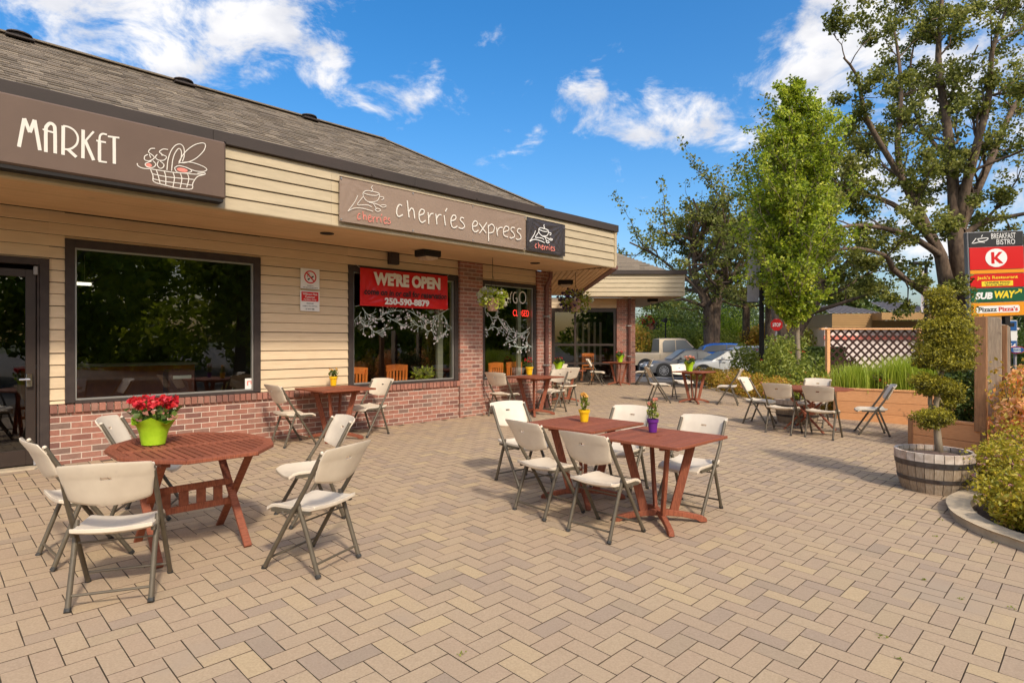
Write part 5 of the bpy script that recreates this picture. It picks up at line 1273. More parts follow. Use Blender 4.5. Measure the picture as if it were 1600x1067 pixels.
# --- blue street sign further right, and the red octagon among the trees
Y2 = 30.0
def S2(px, py): return ((px - 800) / F * Y2, H + (533 - py) / F * Y2)
bs_ = empty('blue_sign', 'blue and white roadside sign panel behind the weathered fence boards', 'sign', Matrix.Translation((S2(1578, 0)[0], Y2, 0)))
ox2 = S2(1578, 0)[0]
for nm, mt, x0, x1, y0, y1, dy in (('panel', 'white', 1560, 1588, 500, 548, 0), ('panel_strip', 'signblue', 1561, 1587, 501, 516, -.02), ('panel_strip', 'signblue', 1561, 1587, 532, 547, -.02), ('panel_strip', 'black', 1565, 1583, 504, 510, -.03)):
    a, c = S2(x0, y1), S2(x1, y0); b = MBd(); b.box(a[0] - ox2, -.05 + dy, a[1], c[0] - ox2, .05 + dy if dy == 0 else -.048, c[1]); b.build(nm, M[mt], bs_)
put_text('54', bs_, S2(1580, 0)[0] - ox2, -.08, S2(0, 540)[1], .35, .26, M['white'], .03)
b = MBd(); a = S2(1584, 546); b.lathe([(.42, 0), (.42, .05)], 28); b.v = [(p[0] + a[0] - ox2, -.13 - p[2], p[1] * .42 + a[1]) for p in b.v]; b.build('panel', M['signred'], bs_)
b = MBd(); b.lathe([(.38, 0), (.38, .05)], 28); b.v = [(p[0] + a[0] - ox2, -.14 - p[2], p[1] * .40 + a[1]) for p in b.v]; b.build('panel', M['signblue'], bs_)
put_text('HAND', bs_, a[0] - ox2, -.20, a[1] + .06, .36, .09, M['white'], .03); put_text('WASH', bs_, a[0] - ox2, -.20, a[1] - .07, .36, .09, M['white'], .03)
b = MBd(); b.box(-.4, 0, -.5, -.3, .1, H + 1); b.box(.25, 0, -.5, .35, .1, H + 1); b.build('post', M['grey'], bs_)
a = ((1213 - 800) / F * 28.5, 28.5, H + (533 - 507) / F * 28.5)
so_ = empty('stop_sign', 'small red octagonal stop sign among the tree trunks', 'sign', Matrix.Translation((a[0], a[1], 0)))
b = MBd(); b.lathe([(.30, 0), (.30, .02)], 8); ca_, sa_ = math.cos(PI / 8), math.sin(PI / 8); b.v = [((p[0] * ca_ - p[1] * sa_), -.02 - p[2], (p[0] * sa_ + p[1] * ca_) + a[2]) for p in b.v]; b.build('plate', M['signred'], so_)
put_text('STOP', so_, 0, -.045, a[2], .40, .18, M['white'], .03)
b = MBd(); b.box(-.04, -.015, -.5, .04, .02, a[2] + .3); b.build('post', M['grey'], so_)
# ================================================================== trees
class Tree:
    def __init__(s, seed): s.b = MBd(); s.tips = []; s.rg = random.Random(seed)
    def limb(s, pts, r0, r1, n=8):
        k = len(pts); s.b.tube(pts, [r0 + (r1 - r0) * i / (k - 1) for i in range(k)], n, caps=False)
    def grow(s, p, d, ln, r, depth, kids=(3, 4), up=.12, wob=.28, drop=.62, tipat=1):
        rg = s.rg; n = 5 if ln > 1.5 else 4; pts = [Vector(p)]; d = Vector(d).normalized(); ds = []
        for i in range(n):
            d = (d + Vector((rg.gauss(0, wob), rg.gauss(0, wob), rg.gauss(0, wob) + up))).normalized(); pts.append(pts[-1] + d * ln / n); ds.append(d)
        s.limb(pts, r, r * .45, 7 if r > .08 else 5 if r > .03 else 4)
        if depth <= tipat:
            for q in pts[2:]: s.tips.append(q)
        if depth > 0:
            for k in range(rg.randint(*kids)):
                i = rg.randint(1, n); q = pts[i]; dd = (ds[i - 1] + Vector((rg.gauss(0, .75), rg.gauss(0, .75), rg.gauss(.1, .5)))).normalized()
                s.grow(q, dd, ln * drop * rg.uniform(.75, 1.2), r * .5 * (1 - .3 * i / n), depth - 1, kids, up, wob, drop, tipat)
def make_tree(name, label, T, barkm, leafm, per, rad, lsize, seed, base, group=None, flat=.7, tonef=None, trunkname='trunk', up=0, dens=None):
    rg = np.random.default_rng(seed); t = empty(name, label, 'tree', Matrix.Translation(base), group)
    T.b.v = [(p[0] - base[0], p[1] - base[1], p[2] - base[2]) for p in T.b.v]
    T.b.build(trunkname, barkm, t, smooth=True)
    C = np.array([tuple(q) for q in T.tips]) - np.array(base)
    if dens is not None: C = C[rg.uniform(0, 1, len(C)) < dens]
    n = len(C) * per; cc = np.repeat(C, per, 0); d = rg.normal(size=(n, 3)); d /= np.linalg.norm(d, axis=1)[:, None]
    P = cc + d * (rg.uniform(0, 1, n)[:, None] ** .5) * np.array([rad, rad, rad * flat])
    ct = np.repeat(rg.normal(0, .20, len(C)), per)
    tone = rg.normal(.48, .22, n) + ct
    link('crown', leaf_mesh('crown', P, lsize, leafm, tone, seed=seed, aspect=.75, up=up), t)['kind'] = 'stuff'
    print(name, 'leaves', n)
    return t
def PX(px, py, Y): return Vector(((px - 800) / F * Y, Y, H + (533 - py) / F * Y))

# --- the great oak on the right, its limbs laid along the real ones
T = Tree(41); YO = 26
def limbo(path, r0, r1, kids=3, ln=3.0, depth=2, every=1, start=1):
    P = [PX(x, y, YO + dy) for x, y, dy in path]
    Q = [Vector(q) for q in smooth3(P)]
    T.limb(Q, r0, r1, 10)
    n = len(Q)
    for i in range(start, n, every):
        d = (Q[i] - Q[i - 1]).normalized(); f = 1 - i / n * .45
        for k in range(kids if i < n - 1 else kids + 1):
            dd = (d * .5 + Vector((T.rg.gauss(0, .7), T.rg.gauss(0, .8), T.rg.gauss(.15, .55)))).normalized()
            T.grow(Q[i], dd, ln * f * T.rg.uniform(.6, 1.15), max(.03, (r0 + (r1 - r0) * i / n) * .34), depth, (2, 3), .10, .26, .6)
def smooth3(P, n=2):
    out = []
    for i in range(len(P) - 1):
        p0, p1, p2, p3 = P[max(i - 1, 0)], P[i], P[i + 1], P[min(i + 2, len(P) - 1)]
        for k in range(n):
            t = k / n; out.append(.5 * ((2 * p1) + (-p0 + p2) * t + (2 * p0 - 5 * p1 + 4 * p2 - p3) * t * t + (-p0 + 3 * p1 - 3 * p2 + p3) * t ** 3))
    out.append(P[-1]); return out
base_o = PX(1503, 600, YO); base_o.z = -.6
T.limb([base_o, PX(1503, 540, YO), PX(1502, 480, YO), PX(1500, 420, YO), PX(1492, 360, YO)], .56, .30, 14)
T.limb([PX(1503, 560, YO), PX(1490, 500, YO), PX(1478, 440, YO), PX(1470, 400, YO), PX(1455, 368, YO)], .38, .20, 12)
limbo([(1492, 360, 0), (1490, 300, 0), (1484, 230, .4), (1474, 160, .8), (1466, 90, 1), (1470, 20, 1.2), (1476, -50, 1.4)], 0.277, 0.056, 2, 3.0, 2, 2, 2)
limbo([(1496, 350, 0), (1512, 280, -.5), (1528, 220, -1), (1545, 150, -1.4), (1550, 80, -2), (1570, 20, -2.2)], 0.238, 0.049, 2, 2.9, 2, 2, 2)
limbo([(1500, 360, 0), (1525, 300, .5), (1552, 240, 1), (1582, 170, 1.5), (1625, 110, 2), (1660, 40, 2.4)], 0.211, 0.049, 2, 3.0, 2, 2, 2)
limbo([(1455, 368, 0), (1432, 320, 0), (1410, 280, .3), (1402, 220, .6), (1408, 150, .8), (1404, 90, 1), (1396, 40, 1.3)], 0.198, 0.042, 2, 2.8, 2, 2, 2)
limbo([(1425, 305, 0), (1385, 240, -.4), (1352, 180, -.8), (1340, 120, -1.2), (1318, 90, -1.5)], 0.145, 0.035, 2, 2.4, 2, 2, 1)
limbo([(1462, 385, 0), (1420, 335, -.8), (1370, 308, -1.6), (1330, 300, -2.4), (1300, 280, -3)], 0.145, 0.035, 2, 2.6, 2, 2, 2)
limbo([(1470, 400, 0), (1430, 372, -1.2), (1380, 356, -2.2), (1330, 352, -3), (1285, 362, -4)], 0.145, 0.035, 2, 2.4, 2, 2, 2)
limbo([(1492, 500, 0), (1460, 468, -.6), (1428, 445, -1.2), (1395, 420, -1.8), (1385, 400, -2.2), (1340, 388, -3), (1300, 392, -3.6), (1272, 410, -4)], 0.172, 0.035, 2, 2.0, 2, 3, 5)
limbo([(1500, 372, 0), (1535, 348, 0), (1570, 340, 0), (1620, 330, 0), (1680, 320, 0)], 0.158, 0.042, 2, 2.6, 2, 2, 2)
limbo([(1502, 420, 0), (1540, 388, .8), (1590, 375, 1.5), (1650, 360, 2)], 0.132, 0.035, 1, 2.0, 2, 2, 2)
limbo([(1485, 250, .2), (1440, 200, 1.5), (1420, 130, 2.5), (1430, 60, 3)], 0.106, 0.035, 2, 2.4, 2, 2, 2)
print('oak tips', len(T.tips))
make_tree('oak_tree', 'huge old oak with spreading dark limbs rising behind the roadside sign', T, M['bark'], M['oakleaf'], 27, .36, .135, 41, tuple(base_o), 'oaks beyond the patio', .7, dens=.84)

# --- the leaning oak whose bare lower boughs arch behind the maple
T = Tree(42); YL = 31
def limbo2(path, r0, r1, kids=2, ln=2.0, depth=1, start=2, Yb=31, every=2):
    Q = smooth3([PX(x, y, Yb + dy) for x, y, dy in path]); T.limb(Q, r0, r1, 8); n = len(Q)
    for i in range(start, n, every):
        d = (Q[i] - Q[i - 1]).normalized()
        for k in range(kids):
            dd = (d * .7 + Vector((T.rg.gauss(0, .6), T.rg.gauss(0, .7), T.rg.gauss(.25, .45)))).normalized()
            T.grow(Q[i], dd, ln * T.rg.uniform(.6, 1.2), max(.025, (r0 + (r1 - r0) * i / n) * .4), depth, (2, 3), .10, .26, .6)
bl = PX(1228, 560, YL); bl.z = -.7
limbo2([(1228, 560, 0), (1240, 525, 0), (1262, 490, 0), (1285, 455, 0), (1300, 430, 0), (1330, 412, -.5), (1360, 405, -1)], .42, .07, 2, 2.2, 2, 5)
limbo2([(1285, 455, 0), (1275, 410, 0), (1262, 360, 0), (1270, 300, 0), (1290, 250, 0)], .28, .06, 3, 2.8, 2, 3)
limbo2([(1262, 490, 0), (1300, 478, -.5), (1340, 465, -1), (1372, 455, -1.4), (1400, 462, -1.8)], .12, .03, 1, 1.3, 1, 3)
limbo2([(1275, 470, 0), (1320, 450, .5), (1350, 430, 1), (1375, 422, 1.2)], .10, .03, 1, 1.3, 1, 3)
limbo2([(1232, 545, 0), (1215, 500, .4), (1208, 450, .6), (1195, 400, .8), (1200, 340, 1)], .34, .07, 3, 2.8, 2, 4)
make_tree('oak_tree', 'leaning oak whose bare lower boughs arch to the right behind the young maple', T, M['bark'], M['oakleaf'], 12, .5, .17, 42, tuple(bl), 'oaks beyond the patio', .7)

# --- the row of oaks over the car park
def simple_oak(label, px, Y, top, spread, seed, r=.38, lean=0, per=11, fork=2, dens=1.0, trunk_top=430, depth=2, ln=3.4, leafm='oakleaf', lsize=.20, rad=.5, flat=.7, grp='oaks beyond the patio'):
    global T
    T = Tree(seed); rg = random.Random(seed); b0 = PX(px, 600, Y); b0.z = -.7; s = Y / F
    for f in range(fork):
        dx = (f - (fork - 1) / 2) * 1.6 * s * 14
        P = [b0 + Vector((dx * .2, 0, 0)), PX(px + (f - .5) * 12 if fork > 1 else px, 480, Y)]
        tip = PX(px + lean + (f - (fork - 1) / 2) * spread * .5, top + 25 + rg.uniform(-10, 20), Y + rg.uniform(-1, 1))
        m1 = P[1].lerp(tip, .35) + Vector((rg.uniform(-.5, .5), rg.uniform(-.5, .5), 0)); m2 = P[1].lerp(tip, .7) + Vector((rg.uniform(-.5, .5), rg.uniform(-.5, .5), 0))
        Q = smooth3(P + [m1, m2, tip]); T.limb(Q, r, .05, 9); n = len(Q)
        for i in range(2, n):
            for k in range(3):
                a = rg.uniform(0, 2 * PI); f_ = (1 - abs(i / n - .45)) 
                T.grow(Q[i], (math.cos(a), math.sin(a), rg.uniform(.0, .7)), ln * f_ * rg.uniform(.6, 1.15) * spread / 100, max(.04, r * .28), depth, (2, 3), .1, .26, .62)
    return make_tree('oak_tree', label, T, M['bark'], M[leafm], per, rad, lsize, seed, tuple(b0), grp, flat, dens=dens)
simple_oak('tall thin-leaved oak over the car park, nearest the end of the cafe wing', 1112, 43, 352, 112, 51, .48, 0, 15, 2, .85, ln=4.9)
simple_oak('oak in the middle of the row beyond the blue car', 1166, 46, 330, 100, 52, .34, 0, 10, 1, 1, ln=4.6)
simple_oak('dark trunked oak just left of the stop sign', 1203, 44, 335, 90, 53, .42, 0, 9, 1, 1, ln=4.2)
simple_oak('small dark tree glimpsed between the end pillar and the pickup', 1030, 60, 470, 80, 54, .2, 0, 10, 1, 1, ln=3.0, lsize=.25, rad=.6)
simple_oak('dark green tree at the right edge beside the roadside sign', 1612, 40, 378, 80, 55, .3, 0, 22, 2, 1, ln=4.0, leafm='hedgeleaf', lsize=.26, rad=.7)
simple_oak('distant tree above the far building, left of the second banner pole', 1330, 70, 440, 110, 56, .3, 0, 12, 1, 1, ln=4.0, lsize=.3, rad=.9)

# --- young bright maple in the bed
rg = np.random.default_rng(61); T = Tree(61); YM = 17.5
bm = PX(1247, 620, YM); bm.z = -.2
top = PX(1240, 128, YM)
Q = smooth3([bm, PX(1247, 560, YM), PX(1244, 480, YM), PX(1238, 400, YM), PX(1240, 300, YM), PX(1242, 220, YM), top]); T.limb(Q, .085, .015, 10)
rr_ = random.Random(61); n = len(Q)
def mw(py):
    A = [(120, .08), (150, .34), (180, .64), (215, .95), (250, 1.18), (300, 1.30), (350, 1.34), (400, 1.20), (440, 1.0), (475, .68), (500, .3)]
    for (a, u), (c, v) in zip(A, A[1:]):
        if a <= py <= c: return u + (v - u) * (py - a) / (c - a)
    return .1
for py in range(140, 500, 9):
    c = PX(1241, py + 6, YM); wd_ = mw(py)
    for k in range(3 + int(wd_ * 4)):
        a = rr_.uniform(0, 2 * PI); rch = max(.15, wd_ * rr_.choice((.5, .75, .95, 1.0, 1.25))); el_ = rr_.uniform(.6, 1.3); ln = rch * 1.25 + .15
        T.grow(c - Vector((0, 0, rch * el_ * .9)), (math.cos(a), math.sin(a), el_), ln, .02, 1, (4, 6), .12, .10, .34, 1)
make_tree('maple_tree', 'slender young maple with a dense bright green crown in the planting bed', T, M['barklight'], M['mapleleaf'], 13, .15, .085, 61, tuple(bm), None, .9)

# ================================================================== shrubs and hedges
def bush(name, label, cat, c, rx, ry, rz, n, size, leafm, seed, group=None, lumps=7, z0=None, flowers=None, fn=0, fsz=.04, stems=True, bladey=False):
    rg = np.random.default_rng(seed); base = (c[0], c[1], c[2]); t = empty(name, label, cat, Matrix.Translation(base), group)
    P = []; ctone = []
    for k in range(lumps):
        a = rg.uniform(0, 2 * PI); r = rg.uniform(.25, .75) if k else 0
        cc = np.array([math.cos(a) * rx * r, math.sin(a) * ry * r, rz * rg.uniform(.35, .7)]); s = rg.uniform(.38, .6)
        m = n // lumps; d = rg.normal(size=(m, 3)); d /= np.linalg.norm(d, axis=1)[:, None]; rr = rg.uniform(.25, 1, m)[:, None] ** .45
        q = cc + d * rr * np.array([rx * s, ry * s, rz * s]); P.append(q); ctone.append(np.full(m, rg.normal(0, .12)) )
    P = np.concatenate(P); ctone = np.concatenate(ctone); P[:, 2] = np.maximum(P[:, 2], rg.uniform(.01, .08, len(P)))
    tn = rg.normal(.5, .24, len(P)) + ctone
    link('foliage', leaf_mesh('foliage', P, size, M[leafm], tn, seed=seed, aspect=.6), t)['kind'] = 'stuff'
    if stems:
        b = MBd()
        for k in range(12):
            a = rg.uniform(0, 2 * PI); e = (math.cos(a) * rx * .6, math.sin(a) * ry * .6, rz * rg.uniform(.6, .95)); b.tube([(e[0] * .1, e[1] * .1, -.02), (e[0] * .5, e[1] * .5, e[2] * .55), e], [.012, .009, .004], 5)
        b.build('stem', M['bark'], t)
    if flowers:
        d = rg.normal(size=(fn, 3)); d /= np.linalg.norm(d, axis=1)[:, None]; d[:, 2] = np.abs(d[:, 2]); cc = d * np.array([rx * .8, ry * .8, rz * .55]) + np.array([0, 0, rz * .42])
        link('blossom', petals('blossom', cc, fsz, M[flowers], rg, 9, fsz * .8), t)
    return t
# low golden hedge along the patio, by the table with coral flowers
hl = smooth_line([(6.75, 20.6), (6.72, 18.6), (6.62, 16.4), (6.68, 14.4), (7.2, 13.9), (7.9, 13.8)], 3)
for i, (x, y) in enumerate(hl[::2]):
    lab = ['low golden shrub nearest the silver car, at the far end of the low hedge', 'second low golden shrub from the far end of the hedge', 'third low golden shrub from the far end of the hedge', 'low golden shrub behind the chair right of the coral flowers', 'fifth low golden shrub along the patio edge', 'low golden shrub left of the leftmost chair by the cedar planter', 'golden shrub behind the leftmost chair by the cedar planter', 'golden shrub nearest the maple trunk at the near end of the low hedge'][min(i, 7)]
    bush('golden_shrub', lab, 'shrub', (x, y, -.09), .62, .75, .66, 2600, .055, 'goldleaf', 70 + i, 'low golden shrubs along the patio', flowers='coral', fn=14, fsz=.03)
GS = [(8.0, 19.5, 1.1, 1.5, 'large leafy shrub left of the black lamp post, hiding the silver car', 'shrubleaf'), (8.0, 17.6, 1.0, 1.5, 'leafy shrub at the foot of the black lamp post', 'shrubleaf'), (8.6, 16.2, 1.0, 1.35, 'leafy green shrub with a few red blooms beside the maple trunk', 'shrubleaf'),
      (8.9, 19.6, 1.0, 1.9, 'tall shrub behind the lamp post in front of the white cars', 'shrubleaf'), (7.7, 15.6, .8, 1.0, 'low green shrub in front of the maple trunk', 'shrubleaf'), (9.6, 15.0, .7, .8, 'yellowish shrub right of the maple trunk', 'goldleaf')]
for i, (x, y, r, h, lab, lf) in enumerate(GS):
    bush('leafy_shrub', lab, 'shrub', (x, y, -.09), r, r, h * .92, 2800, .10, lf, 90 + i, 'green shrubs in the planting bed', flowers='red', fn=5, fsz=.05)
# clipped hedge
b_ = MBd(); hx0, hx1, hy0, hy1 = 13.2, 14.9, 26.5, 28.0
rg = np.random.default_rng(99); n = 9000; q = rg.uniform(0, 1, (n, 3)); f = rg.integers(0, 3, n); q[np.arange(n), f] = np.where(rg.uniform(0, 1, n) < .5, rg.uniform(0, .06, n), rg.uniform(.94, 1, n))
P = q * np.array([hx1 - hx0, hy1 - hy0, 1.75]); t = empty('clipped_hedge', 'dark clipped hedge between the maple trunk and the lattice screen', 'hedge', Matrix.Translation((hx0, hy0, -.5)))
link('foliage', leaf_mesh('foliage', P, .09, M['hedgeleaf'], rg.normal(.45, .25, n), seed=99), t)['kind'] = 'stuff'
b = MBd(); b.box(.08, .08, 0, hx1 - hx0 - .08, hy1 - hy0 - .08, 1.66); b.build('core', M['hedgeleaf'], t)
# greenery behind the cars
BK = [(8.3, 45, 2.6, 3.0, 'bright yellow green willow behind the pickup bed', 'goldleaf'), (10.2, 50, 2.8, 3.6, 'bright green bush behind the pickup cab', 'mapleleaf'), (12.3, 47, 3.0, 3.2, 'green bush left of the first oak trunk', 'shrubleaf'), (15.2, 47, 3.0, 3.0, 'green bush right of the first oak trunk', 'shrubleaf'),
      (18.0, 49, 3.0, 4.0, 'light green bush between the oak trunks', 'mapleleaf'), (20.5, 46, 2.6, 3.4, 'yellow green bush right of the middle oak', 'goldleaf'), (23.2, 48, 3.0, 3.4, 'green bush beyond the white cars', 'shrubleaf'), (30.5, 50, 4, 3.2, 'green bush beside the red roofed shop', 'shrubleaf'),
      (15.0, 56, 4.0, 6.5, 'tall dark foliage mass behind the oaks, left part', 'hedgeleaf'), (20.5, 57, 4.0, 7.0, 'tall dark foliage mass behind the oaks, right part', 'hedgeleaf'),]
for i, (x, y, r, h, lab, lf) in enumerate(BK):
    bush('background_bush', lab, 'bush', (x, y, -.6), r * 1.25, r, h, 8500, .20, lf, 120 + i, 'bushes beyond the car park', lumps=9)
for i, (x, y, r, h, lab) in enumerate([(26.6, 32, 2.0, 2.7, 'rounded green shrub below the blue street sign'), (28.5, 33.5, 1.9, 2.4, 'rounded green shrub at the far right edge of the car park')]):
    bush('leafy_shrub', lab, 'shrub', (x, y, -.5), r, r, h, 4500, .16, 'hedgeleaf', 150 + i, 'green shrubs by the road')
# near bed, right edge: coral leaved and pink tipped spirea
RB = [(5.50, 6.35, .60, .55, 'spirea', 'spirea bush with pink buds right beside the barrel', 1), (5.00, 5.50, .62, .50, 'spirea', 'golden spirea bush spilling over the kerb in the near right corner', 1), (5.9, 5.6, .8, .55, 'spirea', 'golden spirea bush at the right edge of the picture', 1),
      (6.4, 6.9, .8, .70, 'spirea', 'golden green bush behind the barrel at the right edge', 1), (7.75, 8.75, .75, 1.20, 'orangeleaf', 'coral leaved shrub glowing orange beside the weathered fence boards', 0), (7.15, 7.75, .62, .92, 'orangeleaf', 'smaller coral leaved shrub in front of the fence boards', 0), (8.8, 9.6, 1.0, 1.25, 'orangeleaf', 'coral leaved shrub at the right edge behind the others', 0), (4.75, 4.85, .5, .45, 'spirea', 'low golden bush at the lower right edge inside the kerb', 1), (4.66, 5.16, .34, .32, 'spirea', 'small golden tuft closest to the curve of the kerb', 1)]
for i, (x, y, r, h, lf, lab, pk) in enumerate(RB):
    bush('spirea_bush' if pk else 'coral_shrub', lab, 'shrub', (x, y, -.21), r, r, h, 6500 if y < 7 else 3600, .042 if pk else .075, lf, 170 + i, 'bushes in the right hand bed', lumps=10, flowers='pinkfl' if pk else None, fn=60, fsz=.022)
rg = np.random.default_rng(5)
bush('climbing_plant', 'straggly yellow green climber on the foot of the fence boards', 'plant', (6.95, 8.25, .15), .28, .28, .95, 420, .06, 'goldleaf', 190, lumps=5)

# ================================================================== planters
def planter(name, label, corners, z0, z1, boards, seed, capw=.05, group='cedar planter boxes'):
    t = empty(name, label, 'planter', Matrix.Translation((corners[0][0], corners[0][1], z0)), group); rg = random.Random(seed)
    o = Vector(corners[0]); C = [Vector(c) - o for c in corners]; n = len(C); hh = (z1 - z0)
    for i in range(n):
        a, c = C[i], C[(i + 1) % n]; d = (c - a).normalized(); L_ = (c - a).length; q = Vector((-d.y, d.x))
        for k in range(boards):
            b = MBd(); b.tone = rg.random(); ins = .0 if i % 2 else .04
            m_ = Matrix.Translation((a.x, a.y, 0)) @ Matrix.Rotation(math.atan2(d.y, d.x), 4, 'Z')
            b.box(ins, 0, k * hh / boards + .003, L_ - ins, .04, (k + 1) * hh / boards - .003, m_, .004); b.build('board', M['cedar'], t)
        m_ = Matrix.Translation((a.x, a.y, 0)) @ Matrix.Rotation(math.atan2(d.y, d.x), 4, 'Z')
        b = MBd(); b.tone = rg.random(); b.box(.0, -.012, hh + .001, L_ - .085, .075, hh + .038, m_, .004); b.build('cap_rail', M['cedar'], t)
        b = MBd(); b.box(-.012, -.014, 0, .062, .06, hh, m_, .004); b.build('corner_post', M['post'], t)
    b = MBd(); ctr = sum(C, Vector((0, 0))) / n
    b.poly([tuple(ctr + (p - ctr) * .95) for p in C], 0, hh - .06); b.build('soil', M['soil'], t)
    return t
pa, pb_ = (6.55, 12.75), (9.55, 9.72)
p1c = [(6.95, 12.92), (9.75, 10.12), (10.9, 11.3), (8.1, 14.1)]
p1c = [G(1303, 653), G(1436, 664.5)]
d_ = (Vector(p1c[1]) - Vector(p1c[0])).normalized(); A_ = Vector(p1c[0]); B_ = A_ + d_ * 3.3; q_ = Vector((-d_.y, d_.x))
zp = min(gz(*A_), gz(*B_)) - .02
planter('cedar_planter', 'long cedar planter box full of tall green grasses', [tuple(A_), tuple(B_), tuple(B_ + q_ * 1.5), tuple(A_ + q_ * 1.5)], zp, zp + .72, 3, 1)
p2c = [(6.35, 9.52), (6.80, 8.55), (7.95, 9.75), (7.5, 10.7)]
zq = gz(6.6, 9) - .03
planter('cedar_planter', 'small cedar planter box behind the barrel, with the weathered boards standing on it', p2c, zq, zq + .50, 2, 2)
def grasses(label, c, rx, ry, h, n, seed, ang=0, grp='grass clumps in the cedar planter'):
    rg = np.random.default_rng(seed); t = empty('ornamental_grass', label, 'grass', Matrix.Translation(c) @ Matrix.Rotation(ang, 4, 'Z'), grp)
    b = MBd(); vs = []; fs = []; tn = []
    for k in range(n):
        x, y = rg.normal(0, .45, 2); x *= rx; y *= ry; a = rg.uniform(0, 2 * PI); l = h * rg.uniform(.6, 1.05); lean = rg.uniform(.1, .42) * l; w_ = .006
        px_, py2 = math.cos(a), math.sin(a); o = len(b.v); wx, wy = -py2 * w_, px_ * w_
        p = [(x, y, 0), (x + px_ * lean * .35, y + py2 * lean * .35, l * .6), (x + px_ * lean, y + py2 * lean, l)]
        b.tone = float(np.clip(rg.normal(.5, .25), 0, 1))
        b.add([(p[0][0] - wx, p[0][1] - wy, 0), (p[0][0] + wx, p[0][1] + wy, 0), (p[1][0] + wx, p[1][1] + wy, p[1][2]), (p[1][0] - wx, p[1][1] - wy, p[1][2]), p[2]], [(0, 1, 2, 3), (3, 2, 4)])
    b.build('blade', M['blade'], t)['kind'] = 'stuff'
    return t
an_ = math.atan2(d_.y, d_.x)
for i, (s_, w_, h_, nn, lab) in enumerate(((.35, .45, .62, 900, 'leftmost, darker clump of tall grass in the cedar planter'), (1.25, .6, .80, 1700, 'left half of the big bright grass clump in the cedar planter'), (1.95, .6, .80, 1500, 'right half of the big bright grass clump in the cedar planter'), (3.1, .4, .55, 700, 'grass clump arching over beside the topiary'))):
    c = A_ + d_ * s_ + q_ * .55; grasses(lab, (c.x, c.y, zp + .66), w_, .4, h_, nn, 200 + i, an_)
for i, (s_, lf, lab, fl) in enumerate(((.85, 'shrubleaf', 'small red flowering plant between the grass clumps', 'red'), (2.55, 'shrubleaf', 'grey green foliage at the right of the grasses', 'whitep'), (2.9, 'orangeleaf', 'small coral leaved plant at the right end of the cedar planter', None))):
    c = A_ + d_ * s_ + q_ * .4; bush('planter_plant', lab, 'plant', (c.x, c.y, zp + .66), .32, .3, .42 if i != 1 else .6, 500, .06, lf, 210 + i, 'small plants in the cedar planter', flowers=fl, fn=8, fsz=.03)
bush('dark_shrub', 'dark green shrub in the small planter behind the topiary', 'shrub', (7.15, 9.6, zq + .45), .5, .5, .95, 1800, .075, 'hedgeleaf', 220)
bush('dark_shrub', 'golden green bushy conifer just right of the topiary', 'shrub', (7.72, 10.2, .35), .30, .30, 1.75, 2600, .045, 'needle', 221, lumps=9)

# fence of weathered boards standing along the small planter
fb = empty('board_fence', 'short fence of tall weathered boards and a stained post beside the sign', 'fence', Matrix.Translation((6.86, 8.62, zq)) @ Matrix.Rotation(R(45), 4, 'Z'))
def zt(y_px, Y): return H + (533 - y_px) / F * Y - zq
b = MBd(); b.box(-.10, -.02, .42, .04, .12, zt(494, 8.6), None, .006); b.build('post', M['post'], fb)
FI = fb.matrix_world.inverted()
for k, (px, Y, wd_, top_) in enumerate(((1549, 8.95, .235, 495), (1569, 9.65, .15, 507))):
    hgt_ = zt(top_, Y); mm = FI @ Matrix.Translation(((px - 800) / F * Y, Y, zq)) @ Matrix.Rotation(R(-42), 4, 'Z')
    q = MBd(); h2 = wd_ / 2
    q.prof([(-h2, 0), (h2, 0), (h2, hgt_ - .04), (h2 - .03, hgt_ - .01), (-h2 + .05, hgt_ + .01), (-h2, hgt_ - .02)], -.02, .02, mm); q.build('fence_board', M['grey_board'], fb, bevel=.004)
    if k == 0: q = MBd(); q.box(h2 + .0, .10, 0, h2 + .06, .18, hgt_ - .12, mm, .004); q.build('post', M['post'], fb)
    q = MBd(); q.box(-h2 - .05, .03, 0, -h2 - .012, .06, hgt_ - .14, mm); q.build('lattice_edge', M['lattice'], fb)
    for z in [.3 + .20 * j for j in range(8)]:
        if z < hgt_ - .15: q = MBd(); q.box(-h2 - .07, .0, z, -h2 + .01, .05, z + .07, mm, .003); q.build('cleat', M['lattice'], fb)

